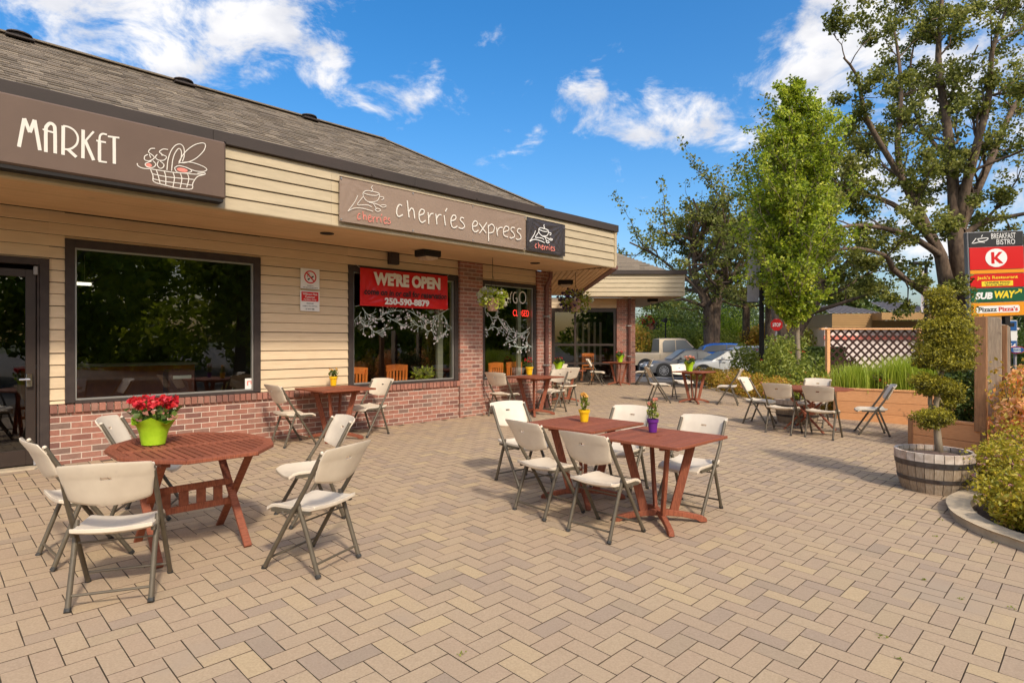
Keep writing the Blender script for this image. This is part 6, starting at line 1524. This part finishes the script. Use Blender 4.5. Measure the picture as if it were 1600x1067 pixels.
# lattice screen behind the grasses
YT = 15.2
def LX(px): return (px - 800) / F * YT
def LZ(py): return H + (533 - py) / F * YT
x0, x1, z0, z1 = LX(1289), LX(1441), -.3, LZ(513)
ls = empty('lattice_screen', 'dark diagonal lattice screen in a pale cedar frame behind the grasses', 'screen', Matrix.Translation((x0, YT, 0)))
W_ = x1 - x0
for a, c in ((.03, .11), (W_ - .11, W_ - .03)):
    b = MBd(); b.box(a, -.05, z0, c, .06, z1 - .03, None, .005); b.build('post', M['cedar'], ls)
b = MBd(); b.box(-.12, -.06, z1 - .03, W_ + .02, .07, z1 + .012, None, .005); b.build('top_rail', M['cedar'], ls)
pit = .205; zb = .35
for fam in (1, -1):
    k = -40
    while k < 60:
        # line x = c0 + fam*z, clipped
        c0 = k * pit * 1.0 - (2 if fam == 1 else -1) * 0; pts = []
        za, zc = zb, z1 - .03
        xa, xc = c0 + fam * (za - zb), c0 + fam * (zc - zb)
        lo, hi = .11, W_ - .11
        def clipz(xv): return zb + fam * (xv - c0)
        if fam == 1: s0, s1 = max(xa, lo), min(xc, hi); A0, A1 = (s0, clipz(s0)), (s1, clipz(s1))
        else: s0, s1 = max(xc, lo), min(xa, hi); A0, A1 = (s0, clipz(s0)), (s1, clipz(s1))
        if s1 - s0 > .04:
            b = MBd(); y = 0 if fam == 1 else .012; b.bar((A0[0], y, A0[1]), (A1[0], y, A1[1]), .047, .010, (0, 1, 0)); b.build('lattice_slat', M['lattice'], ls)
        k += 1

# ================================================================== half barrels and topiary
def barrel(mtx, label, rt=.385, rb_=.315, h=.45, seed=1):
    t = empty('half_barrel', label, 'planter', mtx, 'oak half barrel planters'); n = 26; rg = random.Random(seed)
    rad = lambda f: rb_ + (rt - rb_) * math.sin(min(1, f) * PI / 2 * .95) ** .8
    for k in range(n):
        b = MBd(); b.tone = rg.random(); a0, a1 = (k + .04) * 2 * PI / n, (k + .96) * 2 * PI / n; vs = []
        for j in range(6):
            f = j / 5; r = rad(f); z = f * h
            for rr_, aa in ((r, a0), (r, a1), (r - .028, a1), (r - .028, a0)): vs.append((rr_ * math.cos(aa), rr_ * math.sin(aa), z))
        fs = []
        for j in range(5):
            for e in range(4): fs.append((4 * j + e, 4 * j + (e + 1) % 4, 4 * j + 4 + (e + 1) % 4, 4 * j + 4 + e))
        fs += [(3, 2, 1, 0), (20, 21, 22, 23)]; b.add(vs, fs); b.build('stave', M['barrelw'], t)
        b = MBd(); b.tone = rg.random(); r = rt + .004; vs = []
        for z in (h * .80, h + .004):
            for rr_, aa in ((r, a0), (r, a1), (r - .034, a1), (r - .034, a0)): vs.append((rr_ * math.cos(aa), rr_ * math.sin(aa), z))
        b.add(vs, [(0, 1, 5, 4), (1, 2, 6, 5), (2, 3, 7, 6), (3, 0, 4, 7), (4, 5, 6, 7), (3, 2, 1, 0)]); b.build('rim_block', M['rim'], t)
    for (a, c) in ((.66, .80), (.28, .38)):
        b = MBd(); b.lathe([(rad(a) + .004, a * h), (rad(c) + .007, c * h), (rad(c) - .01, c * h), (rad(a) - .01, a * h)], 48, caps=False); b.build('hoop', M['hoop'], t, smooth=False)
    b = MBd(); b.lathe([(rt - .04, h * .86), (rt * .5, h * .92), (.02, h * .97)], 24, caps=True); b.build('soil', M['soil'], t, smooth=True)
    b = MBd(); b.lathe([(rb_ - .01, 0), (rb_ - .01, .02)], 30); b.build('base', M['barrelw'], t)
    return t
bx, by = 4.86, 6.86; bz = gz(bx, by)
barrel(at_xy(bx, by, 0), 'weathered oak half barrel with a pale rim, holding the topiary', seed=3)
barrel(at_xy(5.75, 12.0, 0), 'darker half barrel half hidden behind the chairs by the cedar planter', .42, .36, .46, 4)
bush('barrel_plant', 'small leafy plant in the half hidden barrel', 'plant', (5.75, 12.0, gz(5.75, 12) + .42), .25, .25, .35, 400, .06, 'shrubleaf', 230)
s = by / F
def TP(px, py, dy=0): return Vector(((px - 800) * s - bx, dy, H + (533 - py) * s - bz))
tp = empty('topiary', 'golden conifer topiary clipped into stacked clouds, growing in the oak barrel', 'topiary', Matrix.Translation((bx, by, bz)))
b = MBd(); b.tube([TP(1468, 716), TP(1465, 680), TP(1462, 640), TP(1466, 600), TP(1478, 560), TP(1476, 500), TP(1476, 460)], [.046, .038, .030, .026, .022, .016, .01], 9)
b.tube([TP(1464, 660, .03), TP(1458, 630, .05), TP(1458, 600, .05), TP(1450, 585, .02)], [.028, .024, .02, .012], 8)
for a, c in (((1462, 640), (1440, 650)), ((1466, 620), (1482, 648)), ((1470, 600), (1495, 620)), ((1478, 560), (1500, 575)), ((1476, 530), (1450, 540))): b.tube([TP(*a), TP(*c, -.02)], [.016, .006], 5)
b.build('trunk', M['barklight'], tp, smooth=True)
rg = np.random.default_rng(77)
CL = [(1470, 460, 18, 11, 0), (1463, 474, 15, 10, -.03), (1482, 477, 16, 10, .02), (1472, 488, 20, 8, 0),
      (1458, 510, 22, 12, -.04), (1488, 512, 24, 13, .0), (1474, 503, 18, 9, -.05), (1504, 520, 12, 8, .03), (1468, 524, 26, 9, -.04), (1484, 532, 30, 11, -.02), (1462, 538, 26, 10, .02),
      (1450, 553, 21, 12, -.06), (1478, 548, 28, 14, -.04), (1503, 556, 15, 11, .03), (1466, 566, 27, 10, -.10), (1492, 570, 22, 9, .0), (1440, 566, 12, 7, 0),
      (1438, 594, 17, 11, -.06), (1456, 600, 17, 12, -.10), (1446, 610, 14, 7, -.04), (1486, 608, 18, 13, .03), (1497, 622, 12, 9, .05), (1480, 630, 12, 8, .02),
      (1438, 650, 15, 9, -.06), (1456, 646, 19, 10, -.08), (1474, 656, 12, 8, 0), (1446, 662, 14, 6, -.06)]
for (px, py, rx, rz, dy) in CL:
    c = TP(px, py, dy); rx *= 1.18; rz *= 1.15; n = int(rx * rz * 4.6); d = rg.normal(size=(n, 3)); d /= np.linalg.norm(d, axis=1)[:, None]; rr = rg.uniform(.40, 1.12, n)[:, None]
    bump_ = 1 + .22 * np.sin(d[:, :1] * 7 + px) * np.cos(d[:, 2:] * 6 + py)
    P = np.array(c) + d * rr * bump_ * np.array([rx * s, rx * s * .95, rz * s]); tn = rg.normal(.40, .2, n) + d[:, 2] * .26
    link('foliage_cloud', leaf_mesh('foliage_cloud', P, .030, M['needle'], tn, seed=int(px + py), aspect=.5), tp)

# ================================================================== lamp posts with banners
def lamp_post(label, X, Y, z0, z1, bx0, bx1, bz0, bz1, r=.06, side=-1, head=True):
    if r == .075: head = False
    t = empty('lamp_post', label, 'lamp post', Matrix.Translation((X, Y, z0)), 'black lamp posts with banners')
    b = MBd(); b.tube([(0, 0, 0), (0, 0, z1 - z0)], r, 10); b.lathe([(r * 2, 0), (r * 2, .1), (r * 1.3, .22)], 12); b.build('pole', M['blackm'], t, auto=40)
    if head:
        b = MBd(); b.box(-.9 if side < 0 else -.1, -.2, z1 - z0 - .05, .1 if side < 0 else .9, .2, z1 - z0 + .12, None, .03); b.build('lamp_head', M['blackm'], t)
    b = MBd()
    for z in (bz0, bz1): b.bar((0, 0, z - z0), (bx0 if abs(bx0) > abs(bx1) else bx1, 0, z - z0), .03, .03)
    b.build('banner_arm', M['blackm'], t)
    b = MBd(); b.grid(lambda u, v: (bx0 + (bx1 - bx0) * u + .04 * math.sin(v * 4), .05 * math.sin(v * 5 + u * 2), bz0 - z0 + (bz1 - bz0) * v), 5, 14); b.build('banner', M['bannergrey'], t, smooth=True)
    return t
def at(px, py, Y): return (px - 800) / F * Y, H + (533 - py) / F * Y
Yp = 19.0; X, _ = at(1190, 0, Yp)
lp = lamp_post('black lamp post with a faded grey banner beside the maple crown', X, Yp, -.1, 6.3, at(1167, 0, Yp)[0] - X, at(1186, 0, Yp)[0] - X, at(0, 472, Yp)[1], at(0, 346, Yp)[1], .075)
Yp = 34.0; X, _ = at(1447, 0, Yp)
lamp_post('dark lamp post with a narrow furled banner left of the great oak', X, Yp, -.5, at(0, 412, Yp)[1], at(1439, 0, Yp)[0] - X, at(1445, 0, Yp)[0] - X, at(0, 488, Yp)[1], at(0, 420, Yp)[1], .09)
b = MBd(); b.tube([(0, 0, 0), (0, 0, 3.4)], .05, 8); t = empty('thin_pole', 'thin black pole behind the pickup cab', 'pole', Matrix.Translation((at(1040, 0, 44)[0], 44, -.5))); b.build('shaft', M['blackm'], t)
b = MBd(); b.lathe([(.12, 3.4), (.18, 3.6), (.05, 3.75)], 8); b.build('cap', M['blackm'], t)

# ================================================================== cars
def car(label, mtx, pc, kind='sedan', wheel=.36, L=5.1, Wd=1.95, Ht=1.52, cat='car', name='parked_car', glassm='carglass'):
    """x forward; lofted body with tumblehome, separate glass, wheels and lights"""
    t = empty(name, label, cat, mtx, 'cars in the car park'); hw = Wd / 2
    if kind == 'sedan':
        top = [(-.50, .62), (-.485, .80), (-.44, .93), (-.33, 1.0), (-.30, 1.01), (.16, .98), (.20, .95), (.34, .88), (.44, .78), (.49, .66), (.50, .52)]
        roof = [(-.36, .985), (-.22, 1.30), (-.12, Ht), (-.02, Ht + .01), (.06, Ht - .02), (.22, .955)]; fw, rw_ = .31, -.30; gl = [(-.335, 1.02), (-.205, 1.31), (-.10, 1.44), (-.02, 1.455), (.055, 1.43), (.19, 1.01)]
    elif kind == 'hatch':
        top = [(-.50, .6), (-.49, .85), (-.47, 1.0), (-.40, 1.03), (.18, 1.0), (.34, .92), (.45, .80), (.49, .64), (.50, .52)]
        roof = [(-.47, 1.02), (-.40, 1.38), (-.28, Ht), (-.05, Ht + .02), (.06, Ht - .02), (.25, .98)]; fw, rw_ = .31, -.31; gl = [(-.44, 1.06), (-.385, 1.36), (-.27, 1.47), (-.05, 1.50), (.055, 1.47), (.22, 1.03)]
    else:
        top = [(-.50, .75), (-.498, 1.18), (-.495, 1.30), (-.18, 1.30), (-.16, 1.30), (.17, 1.28), (.20, 1.27), (.44, 1.20), (.49, 1.08), (.50, .70)]
        roof = [(-.168, 1.29), (-.160, Ht - .04), (-.13, Ht), (.03, Ht + .01), (.09, Ht - .03), (.215, 1.27)]; fw, rw_ = .365, -.30; gl = [(-.135, 1.34), (-.130, Ht - .12), (.085, Ht - .10), (.19, 1.33)]
    zb = .26 if kind != 'pickup' else .52; nsec = len(top)
    b = MBd(); vs = []
    def ring(x, z, w_): return [(x, -w_, zb), (x, -w_ * 1.0 - .01, (zb + z) * .5), (x, -w_ * .97, z - .08), (x, -w_ * .86, z), (x, w_ * .86, z), (x, w_ * .97, z - .08), (x, w_ * 1.0 + .01, (zb + z) * .5), (x, w_, zb)]
    for i, (fx, z) in enumerate(top):
        e = abs(fx) / .5; w_ = hw * (1 - .16 * max(0, e - .8) / .2 * max(0, e - .8) / .2); vs += ring(fx * L, z, w_)
    fs = [(8 * i + k, 8 * (i + 1) + k, 8 * (i + 1) + k + 1, 8 * i + k + 1) for i in range(nsec - 1) for k in range(7)]
    fs += [tuple(range(7, -1, -1)), tuple(8 * (nsec - 1) + k for k in range(8))]; b.add(vs, fs)
    body = b.build('body', pc, t, auto=35)
    # cabin: painted frame with the panes set proud of it
    b = MBd(); vs = []
    for i, (fx, z) in enumerate(roof):
        f = (z - 1.0) / (Ht - 1.0) if kind != 'pickup' else (z - 1.28) / (Ht - 1.28); f = max(0, min(1, f)); w_ = hw * (.90 - .17 * f); x = fx * L
        vs += [(x, -hw * .90, .9 if kind != 'pickup' else 1.2), (x, -w_, z - .05 * f), (x, -w_ * .86, z), (x, w_ * .86, z), (x, w_, z - .05 * f), (x, hw * .90, .9 if kind != 'pickup' else 1.2)]
    m_ = len(roof); fs = [(6 * i + k, 6 * (i + 1) + k, 6 * (i + 1) + k + 1, 6 * i + k + 1) for i in range(m_ - 1) for k in range(5)] + [(5, 4, 3, 2, 1, 0), tuple(6 * (m_ - 1) + k for k in range(6))]
    b.add(vs, fs); b.build('cabin', pc, t, auto=30)
    gm_ = M[glassm]
    zt_ = max(z for _, z in gl); zbm = min(z for _, z in gl)
    def yside(z): f = max(0, min(1, (z - 1.0) / (Ht - 1.0) if kind != 'pickup' else (z - 1.28) / (Ht - 1.28))); return hw * (.90 - .17 * f) + .012 - .0
    for s_ in (-1, 1):
        # split the side glass at the door pillars
        xs_ = [gl[0][0], -.06 if kind == 'sedan' else (-.1 if kind == 'hatch' else -.01), gl[-1][0]]
        for j in range(2):
            a, c = xs_[j] + .004, xs_[j + 1] - .004
            def edge(fx):
                for (xa, za), (xb, zb2) in zip(gl, gl[1:]):
                    if xa <= fx <= xb: return za + (zb2 - za) * (fx - xa) / (xb - xa + 1e-9)
                return zbm
            up = [(fx, edge(fx)) for fx in [a + (c - a) * k / 6 for k in range(7)]]
            vs = []
            for fx, z in up: vs += [(fx * L, s_ * yside(zbm), zbm), (fx * L, s_ * yside(z), max(z, zbm + .002))]
            b = MBd(); b.add(vs, [(2 * k, 2 * k + 2, 2 * k + 3, 2 * k + 1) if s_ < 0 else (2 * k, 2 * k + 1, 2 * k + 3, 2 * k + 2) for k in range(6)]); b.build('side_window', gm_, t)
    i = m_ - 1; (xa, za), (xb, zb2) = roof[i - 1], roof[i]; w0, w1 = hw * .66, hw * .80
    dn = Vector((zb2 - za, 0, -(xb - xa) * L)).normalized() * -.015
    b = MBd(); P = [((xa + (xb - xa) * .08) * L, -w0, za + (zb2 - za) * .08), ((xa + (xb - xa) * .94) * L, -w1, za + (zb2 - za) * .94), ((xa + (xb - xa) * .94) * L, w1, za + (zb2 - za) * .94), ((xa + (xb - xa) * .08) * L, w0, za + (zb2 - za) * .08)]
    b.add([(p[0] + .02, p[1], p[2] + .02) for p in P], [(0, 1, 2, 3)]); b.build('windscreen', gm_, t)
    (xa, za), (xb, zb2) = roof[0], roof[1]
    b = MBd(); P = [((xa + (xb - xa) * .1) * L, -w1, za + (zb2 - za) * .1), ((xa + (xb - xa) * .95) * L, -w0, za + (zb2 - za) * .95), ((xa + (xb - xa) * .95) * L, w0, za + (zb2 - za) * .95), ((xa + (xb - xa) * .1) * L, w1, za + (zb2 - za) * .1)]
    b.add([(p[0] - .02, p[1], p[2] + .02) for p in P], [(3, 2, 1, 0)]); b.build('rear_window', gm_, t)
    for fx in (fw, rw_):
        for s_ in (-1, 1):
            b = MBd(); m2 = Matrix.Translation((fx * L, s_ * (hw + .012), wheel)) @ Matrix.Rotation(R(90), 4, 'X')
            b.lathe([(wheel * 1.14, -.01), (wheel * 1.14, .01)], 24); b.v = [tuple(m2 @ Vector(p)) for p in b.v]; b.build('wheel_arch', M['tyre'], t)
            b = MBd(); b.lathe([(wheel * .6, -.03), (wheel * .98, -.03), (wheel, 0), (wheel * .98, .20), (wheel * .6, .20)], 28, caps=True)
            m3 = Matrix.Translation((fx * L, s_ * (hw + .03), wheel)) @ Matrix.Rotation(R(90) * (1 if s_ > 0 else -1) * 1, 4, 'X'); b.v = [tuple(m3 @ Vector(p)) for p in b.v]; wh = b.build('wheel', M['tyre'], t, auto=40)
            b = MBd(); b.lathe([(wheel * .66, -.035), (wheel * .70, -.05), (wheel * .64, -.05), (wheel * .62, -.04)], 28, caps=False)
            for k in range(10):
                a = k * 2 * PI / 10; b.bar((.03 * math.cos(a), .03 * math.sin(a), -.05), (wheel * .66 * math.cos(a), wheel * .66 * math.sin(a), -.045), .045, .015, (0, 0, 1))
            b.lathe([(.05, -.06), (.05, -.03)], 12); b.v = [tuple(m3 @ Vector(p)) for p in b.v]; b.build('rim', M['alloy'], wh)
    zl_ = top[-2][1] - .02 if kind != 'pickup' else .95
    for s_ in (-1, 1):
        b = MBd(); b.box(L * .468, s_ * hw * .62 - .17, zl_ - .06, L * .497, s_ * hw * .62 + .17, zl_ + .07, None, .02); b.box(L * .42, s_ * (hw * .95) - .02, zl_ - .03, L * .475, s_ * (hw * .95) + .02, zl_ + .07, None, .01); b.build('headlight', M['headl'], t)
        z_ = .86 if kind != 'pickup' else 1.05; b = MBd(); b.box(-L * .503, s_ * hw * .70 - .15, z_ - .08, -L * .488, s_ * hw * .70 + .15, z_ + .09, None, .01); b.box(-L * .49, s_ * hw * .955 - .02, z_ - .07, -L * .45, s_ * hw * .955 + .02, z_ + .08, None, .01); b.build('tail_light', M['taill'], t)
        b = MBd(); b.box(L * (.12 if kind != 'pickup' else .14), s_ * (hw + .08) - .09, 1.0 if kind != 'pickup' else 1.36, L * (.12 if kind != 'pickup' else .14) + .12, s_ * (hw + .08) + .09, 1.13 if kind != 'pickup' else 1.62, None, .03); b.build('mirror', pc if kind != 'pickup' else M['blackm'], t)
        b = MBd()
        for fx in ((-.06, .13) if kind != 'pickup' else (-.01, .13)): b.box(fx * L - .14, s_ * (hw + .004) - .012, .86 if kind != 'pickup' else 1.10, fx * L, s_ * (hw + .004) + .012, .89 if kind != 'pickup' else 1.14, None, .004)
        b.build('door_handle', M['blackm'] if kind == 'pickup' else M['chrome'], t)
        b = MBd()
        for fx in ((-.21, -.05, .155) if kind != 'pickup' else (-.165, -.01, .155)): b.box(fx * L, s_ * (hw + .004) - .004, .36 if kind != 'pickup' else .62, fx * L + .012, s_ * (hw + .004) + .004, .93 if kind != 'pickup' else 1.26)
        b.build('door_seam', M['blackm'], t)
    b = MBd(); b.box(L * .485, -hw * .5, zb + .05, L * .503, hw * .5, zb + .28, None, .02); b.build('grille', M['blackm'], t)
    if kind == 'pickup':
        b = MBd(); b.box(-L * .49, -hw * .78, .9, -L * .175, hw * .78, 1.305); b.build('load_bed', M['blackm'], t)
        b = MBd(); b.box(-L * .5 - .12, -hw * .95, .55, -L * .5 + .02, hw * .95, .72, None, .02); b.build('bumper', M['chrome'], t)
    return t
def cpos(px, Y, deg, dz=0): x = (px - 800) / F * Y; return Matrix.Translation((x, Y, zl(x, Y) + dz)) @ Matrix.Rotation(R(deg), 4, 'Z')
car('beige crew cab pickup truck parked behind the dark sedan', cpos(1051, 38.2, 1), paint('beige', (.62, .49, .33), .15), 'pickup', .44, 6.7, 2.15, 2.20, 'pickup truck', 'pickup_truck')
car('dark grey sedan facing left with bright alloy wheels', cpos(1074, 34.2, 180), paint('charcoal', (.10, .098, .10), .1), 'sedan', .38, 5.2, 1.98, 1.56)
car('silver sedan facing left, half hidden by the planting bed', cpos(1140, 29.0, 178), paint('silver', (.56, .55, .52), .1), 'sedan', .37, 5.0, 1.98, 1.40)
car('bright blue hatchback parked under the oaks', cpos(1143, 39.5, -8, .30), paint('blue', (.02, .20, .75), .1), 'hatch', .36, 4.6, 1.9, 1.58)
car('white hatchback facing right, seen behind the black lamp post and the maple trunk', cpos(1188, 36, -3, .15), paint('white', (.80, .79, .76), .0), 'hatch', .36, 4.6, 1.9, 1.56)

# ================================================================== buildings beyond
YB = 44.0
def BX(px, Y=YB): return (px - 800) / F * Y
def BZ(py, Y=YB): return H + (533 - py) / F * Y
fbd = empty('shop_building', 'low shop building with tan siding and grey standing seam roofs beyond the lattice', 'building', Matrix.Translation((BX(1340), YB, -.5)))
ox_, oz_ = BX(1340), .5
def FB(x0, x1, y0, y1, d0, d1, name, m): b = MBd(); b.box(BX(x0) - ox_, d0, BZ(y1) + oz_, BX(x1) - ox_, d1, BZ(y0) + oz_); return b.build(name, m, fbd)
b = MBd(); b.box(BX(1292) - ox_, .32, 0, BX(1600) - ox_, 12, BZ(511.2) + oz_); b.build('wall', M['pale'], fbd)
b = MBd(); b.box(BX(1262) - ox_, 3.1, 0, BX(1300) - ox_, 12, BZ(511) + oz_); b.build('wall', M['olive'], fbd)
b = MBd(); b.box(BX(1290) - ox_, 0.22, BZ(530) + oz_, BX(1440) - ox_, .31, BZ(524) + oz_); b.build('coral_band', M['coralprint'], fbd)
FB(1300, 1362, 490, 511, 0, .3, 'fascia', M['tan']); FB(1362, 1382, 489, 500, -1.2, .3, 'fascia', M['tan']); FB(1382, 1460, 489, 500, -1.2, -1.0, 'fascia', M['tan']); FB(1362, 1460, 500, 511, .6, .9, 'fascia', M['tan'])
FB(1460, 1600, 490, 508, 1.0, 1.3, 'fascia', M['tan'])
b = MBd(); a0, a1 = BX(1268) - ox_, BX(1300) - ox_; b.add([(a0, 3, BZ(512) + oz_), (a1, 0, BZ(511) + oz_), (a1, 0, BZ(490) + oz_), (a0, 3, BZ(492) + oz_)], [(0, 1, 2, 3)]); b.build('fascia', M['olive'], fbd)
for k in range(5):                      # board lines on the fascia
    b = MBd(); z = BZ(507 - k * 3.6) + oz_; b.box(BX(1300) - ox_, -.03, z, BX(1362) - ox_, 0, z + .05); b.build('siding_board', M['tan'], fbd)
def hip(px0, px1, t0, t1, yE, yT, d0, dd):
    b = MBd(); A = [(BX(px0) - ox_, d0, BZ(yE) + oz_), (BX(px1) - ox_, d0, BZ(yE) + oz_), (BX(t1) - ox_, d0 + dd, BZ(yT) + oz_ + .15), (BX(t0) - ox_, d0 + dd, BZ(yT) + oz_ + .15)]
    b.add(A, [(0, 1, 2, 3)]); r = b.build('roof', M['standing'], fbd)
    n = int((px1 - px0) / 8)
    for k in range(1, n):
        f = k / n; p = Vector(A[0]).lerp(Vector(A[1]), f); u0, u1 = A[3][0], A[2][0]; x = p.x; 
        if x < u0: g_ = (x - A[0][0]) / (u0 - A[0][0] + 1e-6)
        elif x > u1: g_ = (A[1][0] - x) / (A[1][0] - u1 + 1e-6)
        else: g_ = 1
        q = Vector((x, d0 + dd * g_, A[0][2] + (A[2][2] - A[0][2]) * g_)); b = MBd(); b.bar(p + Vector((0, 0, .03)), q + Vector((0, 0, .03)), .06, .07); b.build('seam', M['standing'], r)
hip(1296, 1383, 1325, 1368, 489, 476, 0, 4.0); hip(1378, 1462, 1410, 1462, 488, 470, -1.1, 5.0)
hip(1262, 1310, 1262, 1330, 492, 482, 3, 3)
b = MBd(); b.box(BX(1268) - ox_, 2.9, 0, BX(1270) - ox_, 3.1, BZ(511) + oz_); b.build('post', M['tan'], fbd)
rs = empty('red_roofed_shop', 'shop with a sloping red metal awning roof behind the maple trunk', 'building', Matrix.Translation((BX(1250, 48), 48, -.5)))
def RS(x0, y1, x1, y0, d0, d1, nm, m): b = MBd(); b.box(BX(x0, 48) - BX(1250, 48), d0, BZ(y1, 48) + .5, BX(x1, 48) - BX(1250, 48), d1, BZ(y0, 48) + .5); return b.build(nm, m, rs)
RS(1222, 545, 1267, 517, 1, 8, 'wall', M['olive'])
b = MBd(); o_ = BX(1250, 48); b.add([(BX(1222, 48) - o_, -1, BZ(516, 48) + .5), (BX(1269, 48) - o_, -1, BZ(516, 48) + .5), (BX(1269, 48) - o_, 1.5, BZ(497, 48) + .5), (BX(1240, 48) - o_, 1.5, BZ(497, 48) + .5)], [(0, 1, 2, 3)]); b.build('roof', M['redroof'], rs)
for k in range(4): RS(1234 + k * 9, 530, 1241 + k * 9, 519, .9, 1.0, 'window', M['farglass'])
# far hedge line and a row of dark trees that close the view
for i, (x, y, r, h, lab) in enumerate([(1.5, 75, 8, 4.5, 'distant tree line left of the pickup'), (-10, 80, 9, 5, 'distant tree line hidden behind the cafe'), (26, 75, 8, 8, 'distant tree line beyond the oaks'), (40, 70, 7, 7, 'distant tree line beyond the shop building'), (52, 60, 8, 7, 'distant tree line at the right edge')]):
    bush('tree_line', lab, 'trees', (x, y, -.6), r * 1.2, r * .6, h, 4500, .5, 'hedgeleaf', 250 + i, lumps=10, stems=False)

# ================================================================== trees across the road, mirrored in the cafe windows
MT = [(15, -9, 12, 9), (22, -3, 11, 9), (28, 4, 12, 10), (18, -18, 14, 10), (33, 12, 13, 11), (37, -6, 12, 10), (9, -16, 10, 8), (29, -14, 13, 10), (38, 21, 13, 11), (45, 8, 14, 12), (44, 30, 13, 10)]
LB = ['nearest tree mirrored in the left cafe window', 'round tree mirrored in the middle of the left window', 'broad tree mirrored in the banner window', 'tall tree mirrored high in the left window', 'dark tree mirrored beside the painted branches', 'far tree mirrored in the banner window', 'small tree mirrored in the glass door', 'far tree mirrored in the left window', 'tree mirrored in the neon window', 'far tree mirrored high in the neon window', 'far tree mirrored in the shopfront of the wing']
for i, ((x, y, h, r), lab) in enumerate(zip(MT, LB)):
    rg = np.random.default_rng(300 + i); t = empty('roadside_tree', lab, 'tree', Matrix.Translation((x, y, -.6)), 'trees across the road')
    b = MBd(); b.tube([(0, 0, 0), (.2, 0, h * .3), (0, .2, h * .7)], [.35, .25, .08], 8)
    for k in range(7): a = k * .9; b.tube([(0, 0, h * (.2 + .07 * k)), (math.cos(a) * r * .3, math.sin(a) * r * .3, h * (.4 + .07 * k))], [.12, .03], 5)
    b.build('trunk', M['bark'], t, smooth=True)
    P = []
    for k in range(16):
        a = rg.uniform(0, 2 * PI); q = rg.uniform(0, .42); cz = rg.uniform(.04, .86); cc = np.array([math.cos(a) * r * q, math.sin(a) * r * q, h * cz]); d = rg.normal(size=(620, 3)); d /= np.linalg.norm(d, axis=1)[:, None]
        P.append(cc + d * rg.uniform(.3, 1, 620)[:, None] ** .5 * np.array([r * .26, r * .26, h * .16]))
    P = np.concatenate(P); link('crown', leaf_mesh('crown', P, .42, M['mapleleaf'], rg.normal(.45, .25, len(P)), seed=300 + i), t)['kind'] = 'stuff'

# small weeds in the joints, a few fallen leaves
rg = random.Random(8); wg = np.random.default_rng(8)
P = []
for (px, py) in ((1463, 838), (1440, 905), (1552, 848), (1408, 1030), (1500, 935), (720, 1022), (1380, 995), (1470, 812), (1580, 950)):
    x, y = G(px, py)
    for k in range(9): P.append((x + rg.gauss(0, .012), y + rg.gauss(0, .012), gz(x, y) + rg.uniform(.002, .012)))
me = leaf_mesh('weed', np.array(P), .016, M['shrubleaf'], wg.uniform(.2, .8, len(P)), seed=8); o = link('weed', me); tag(o, kind='stuff')
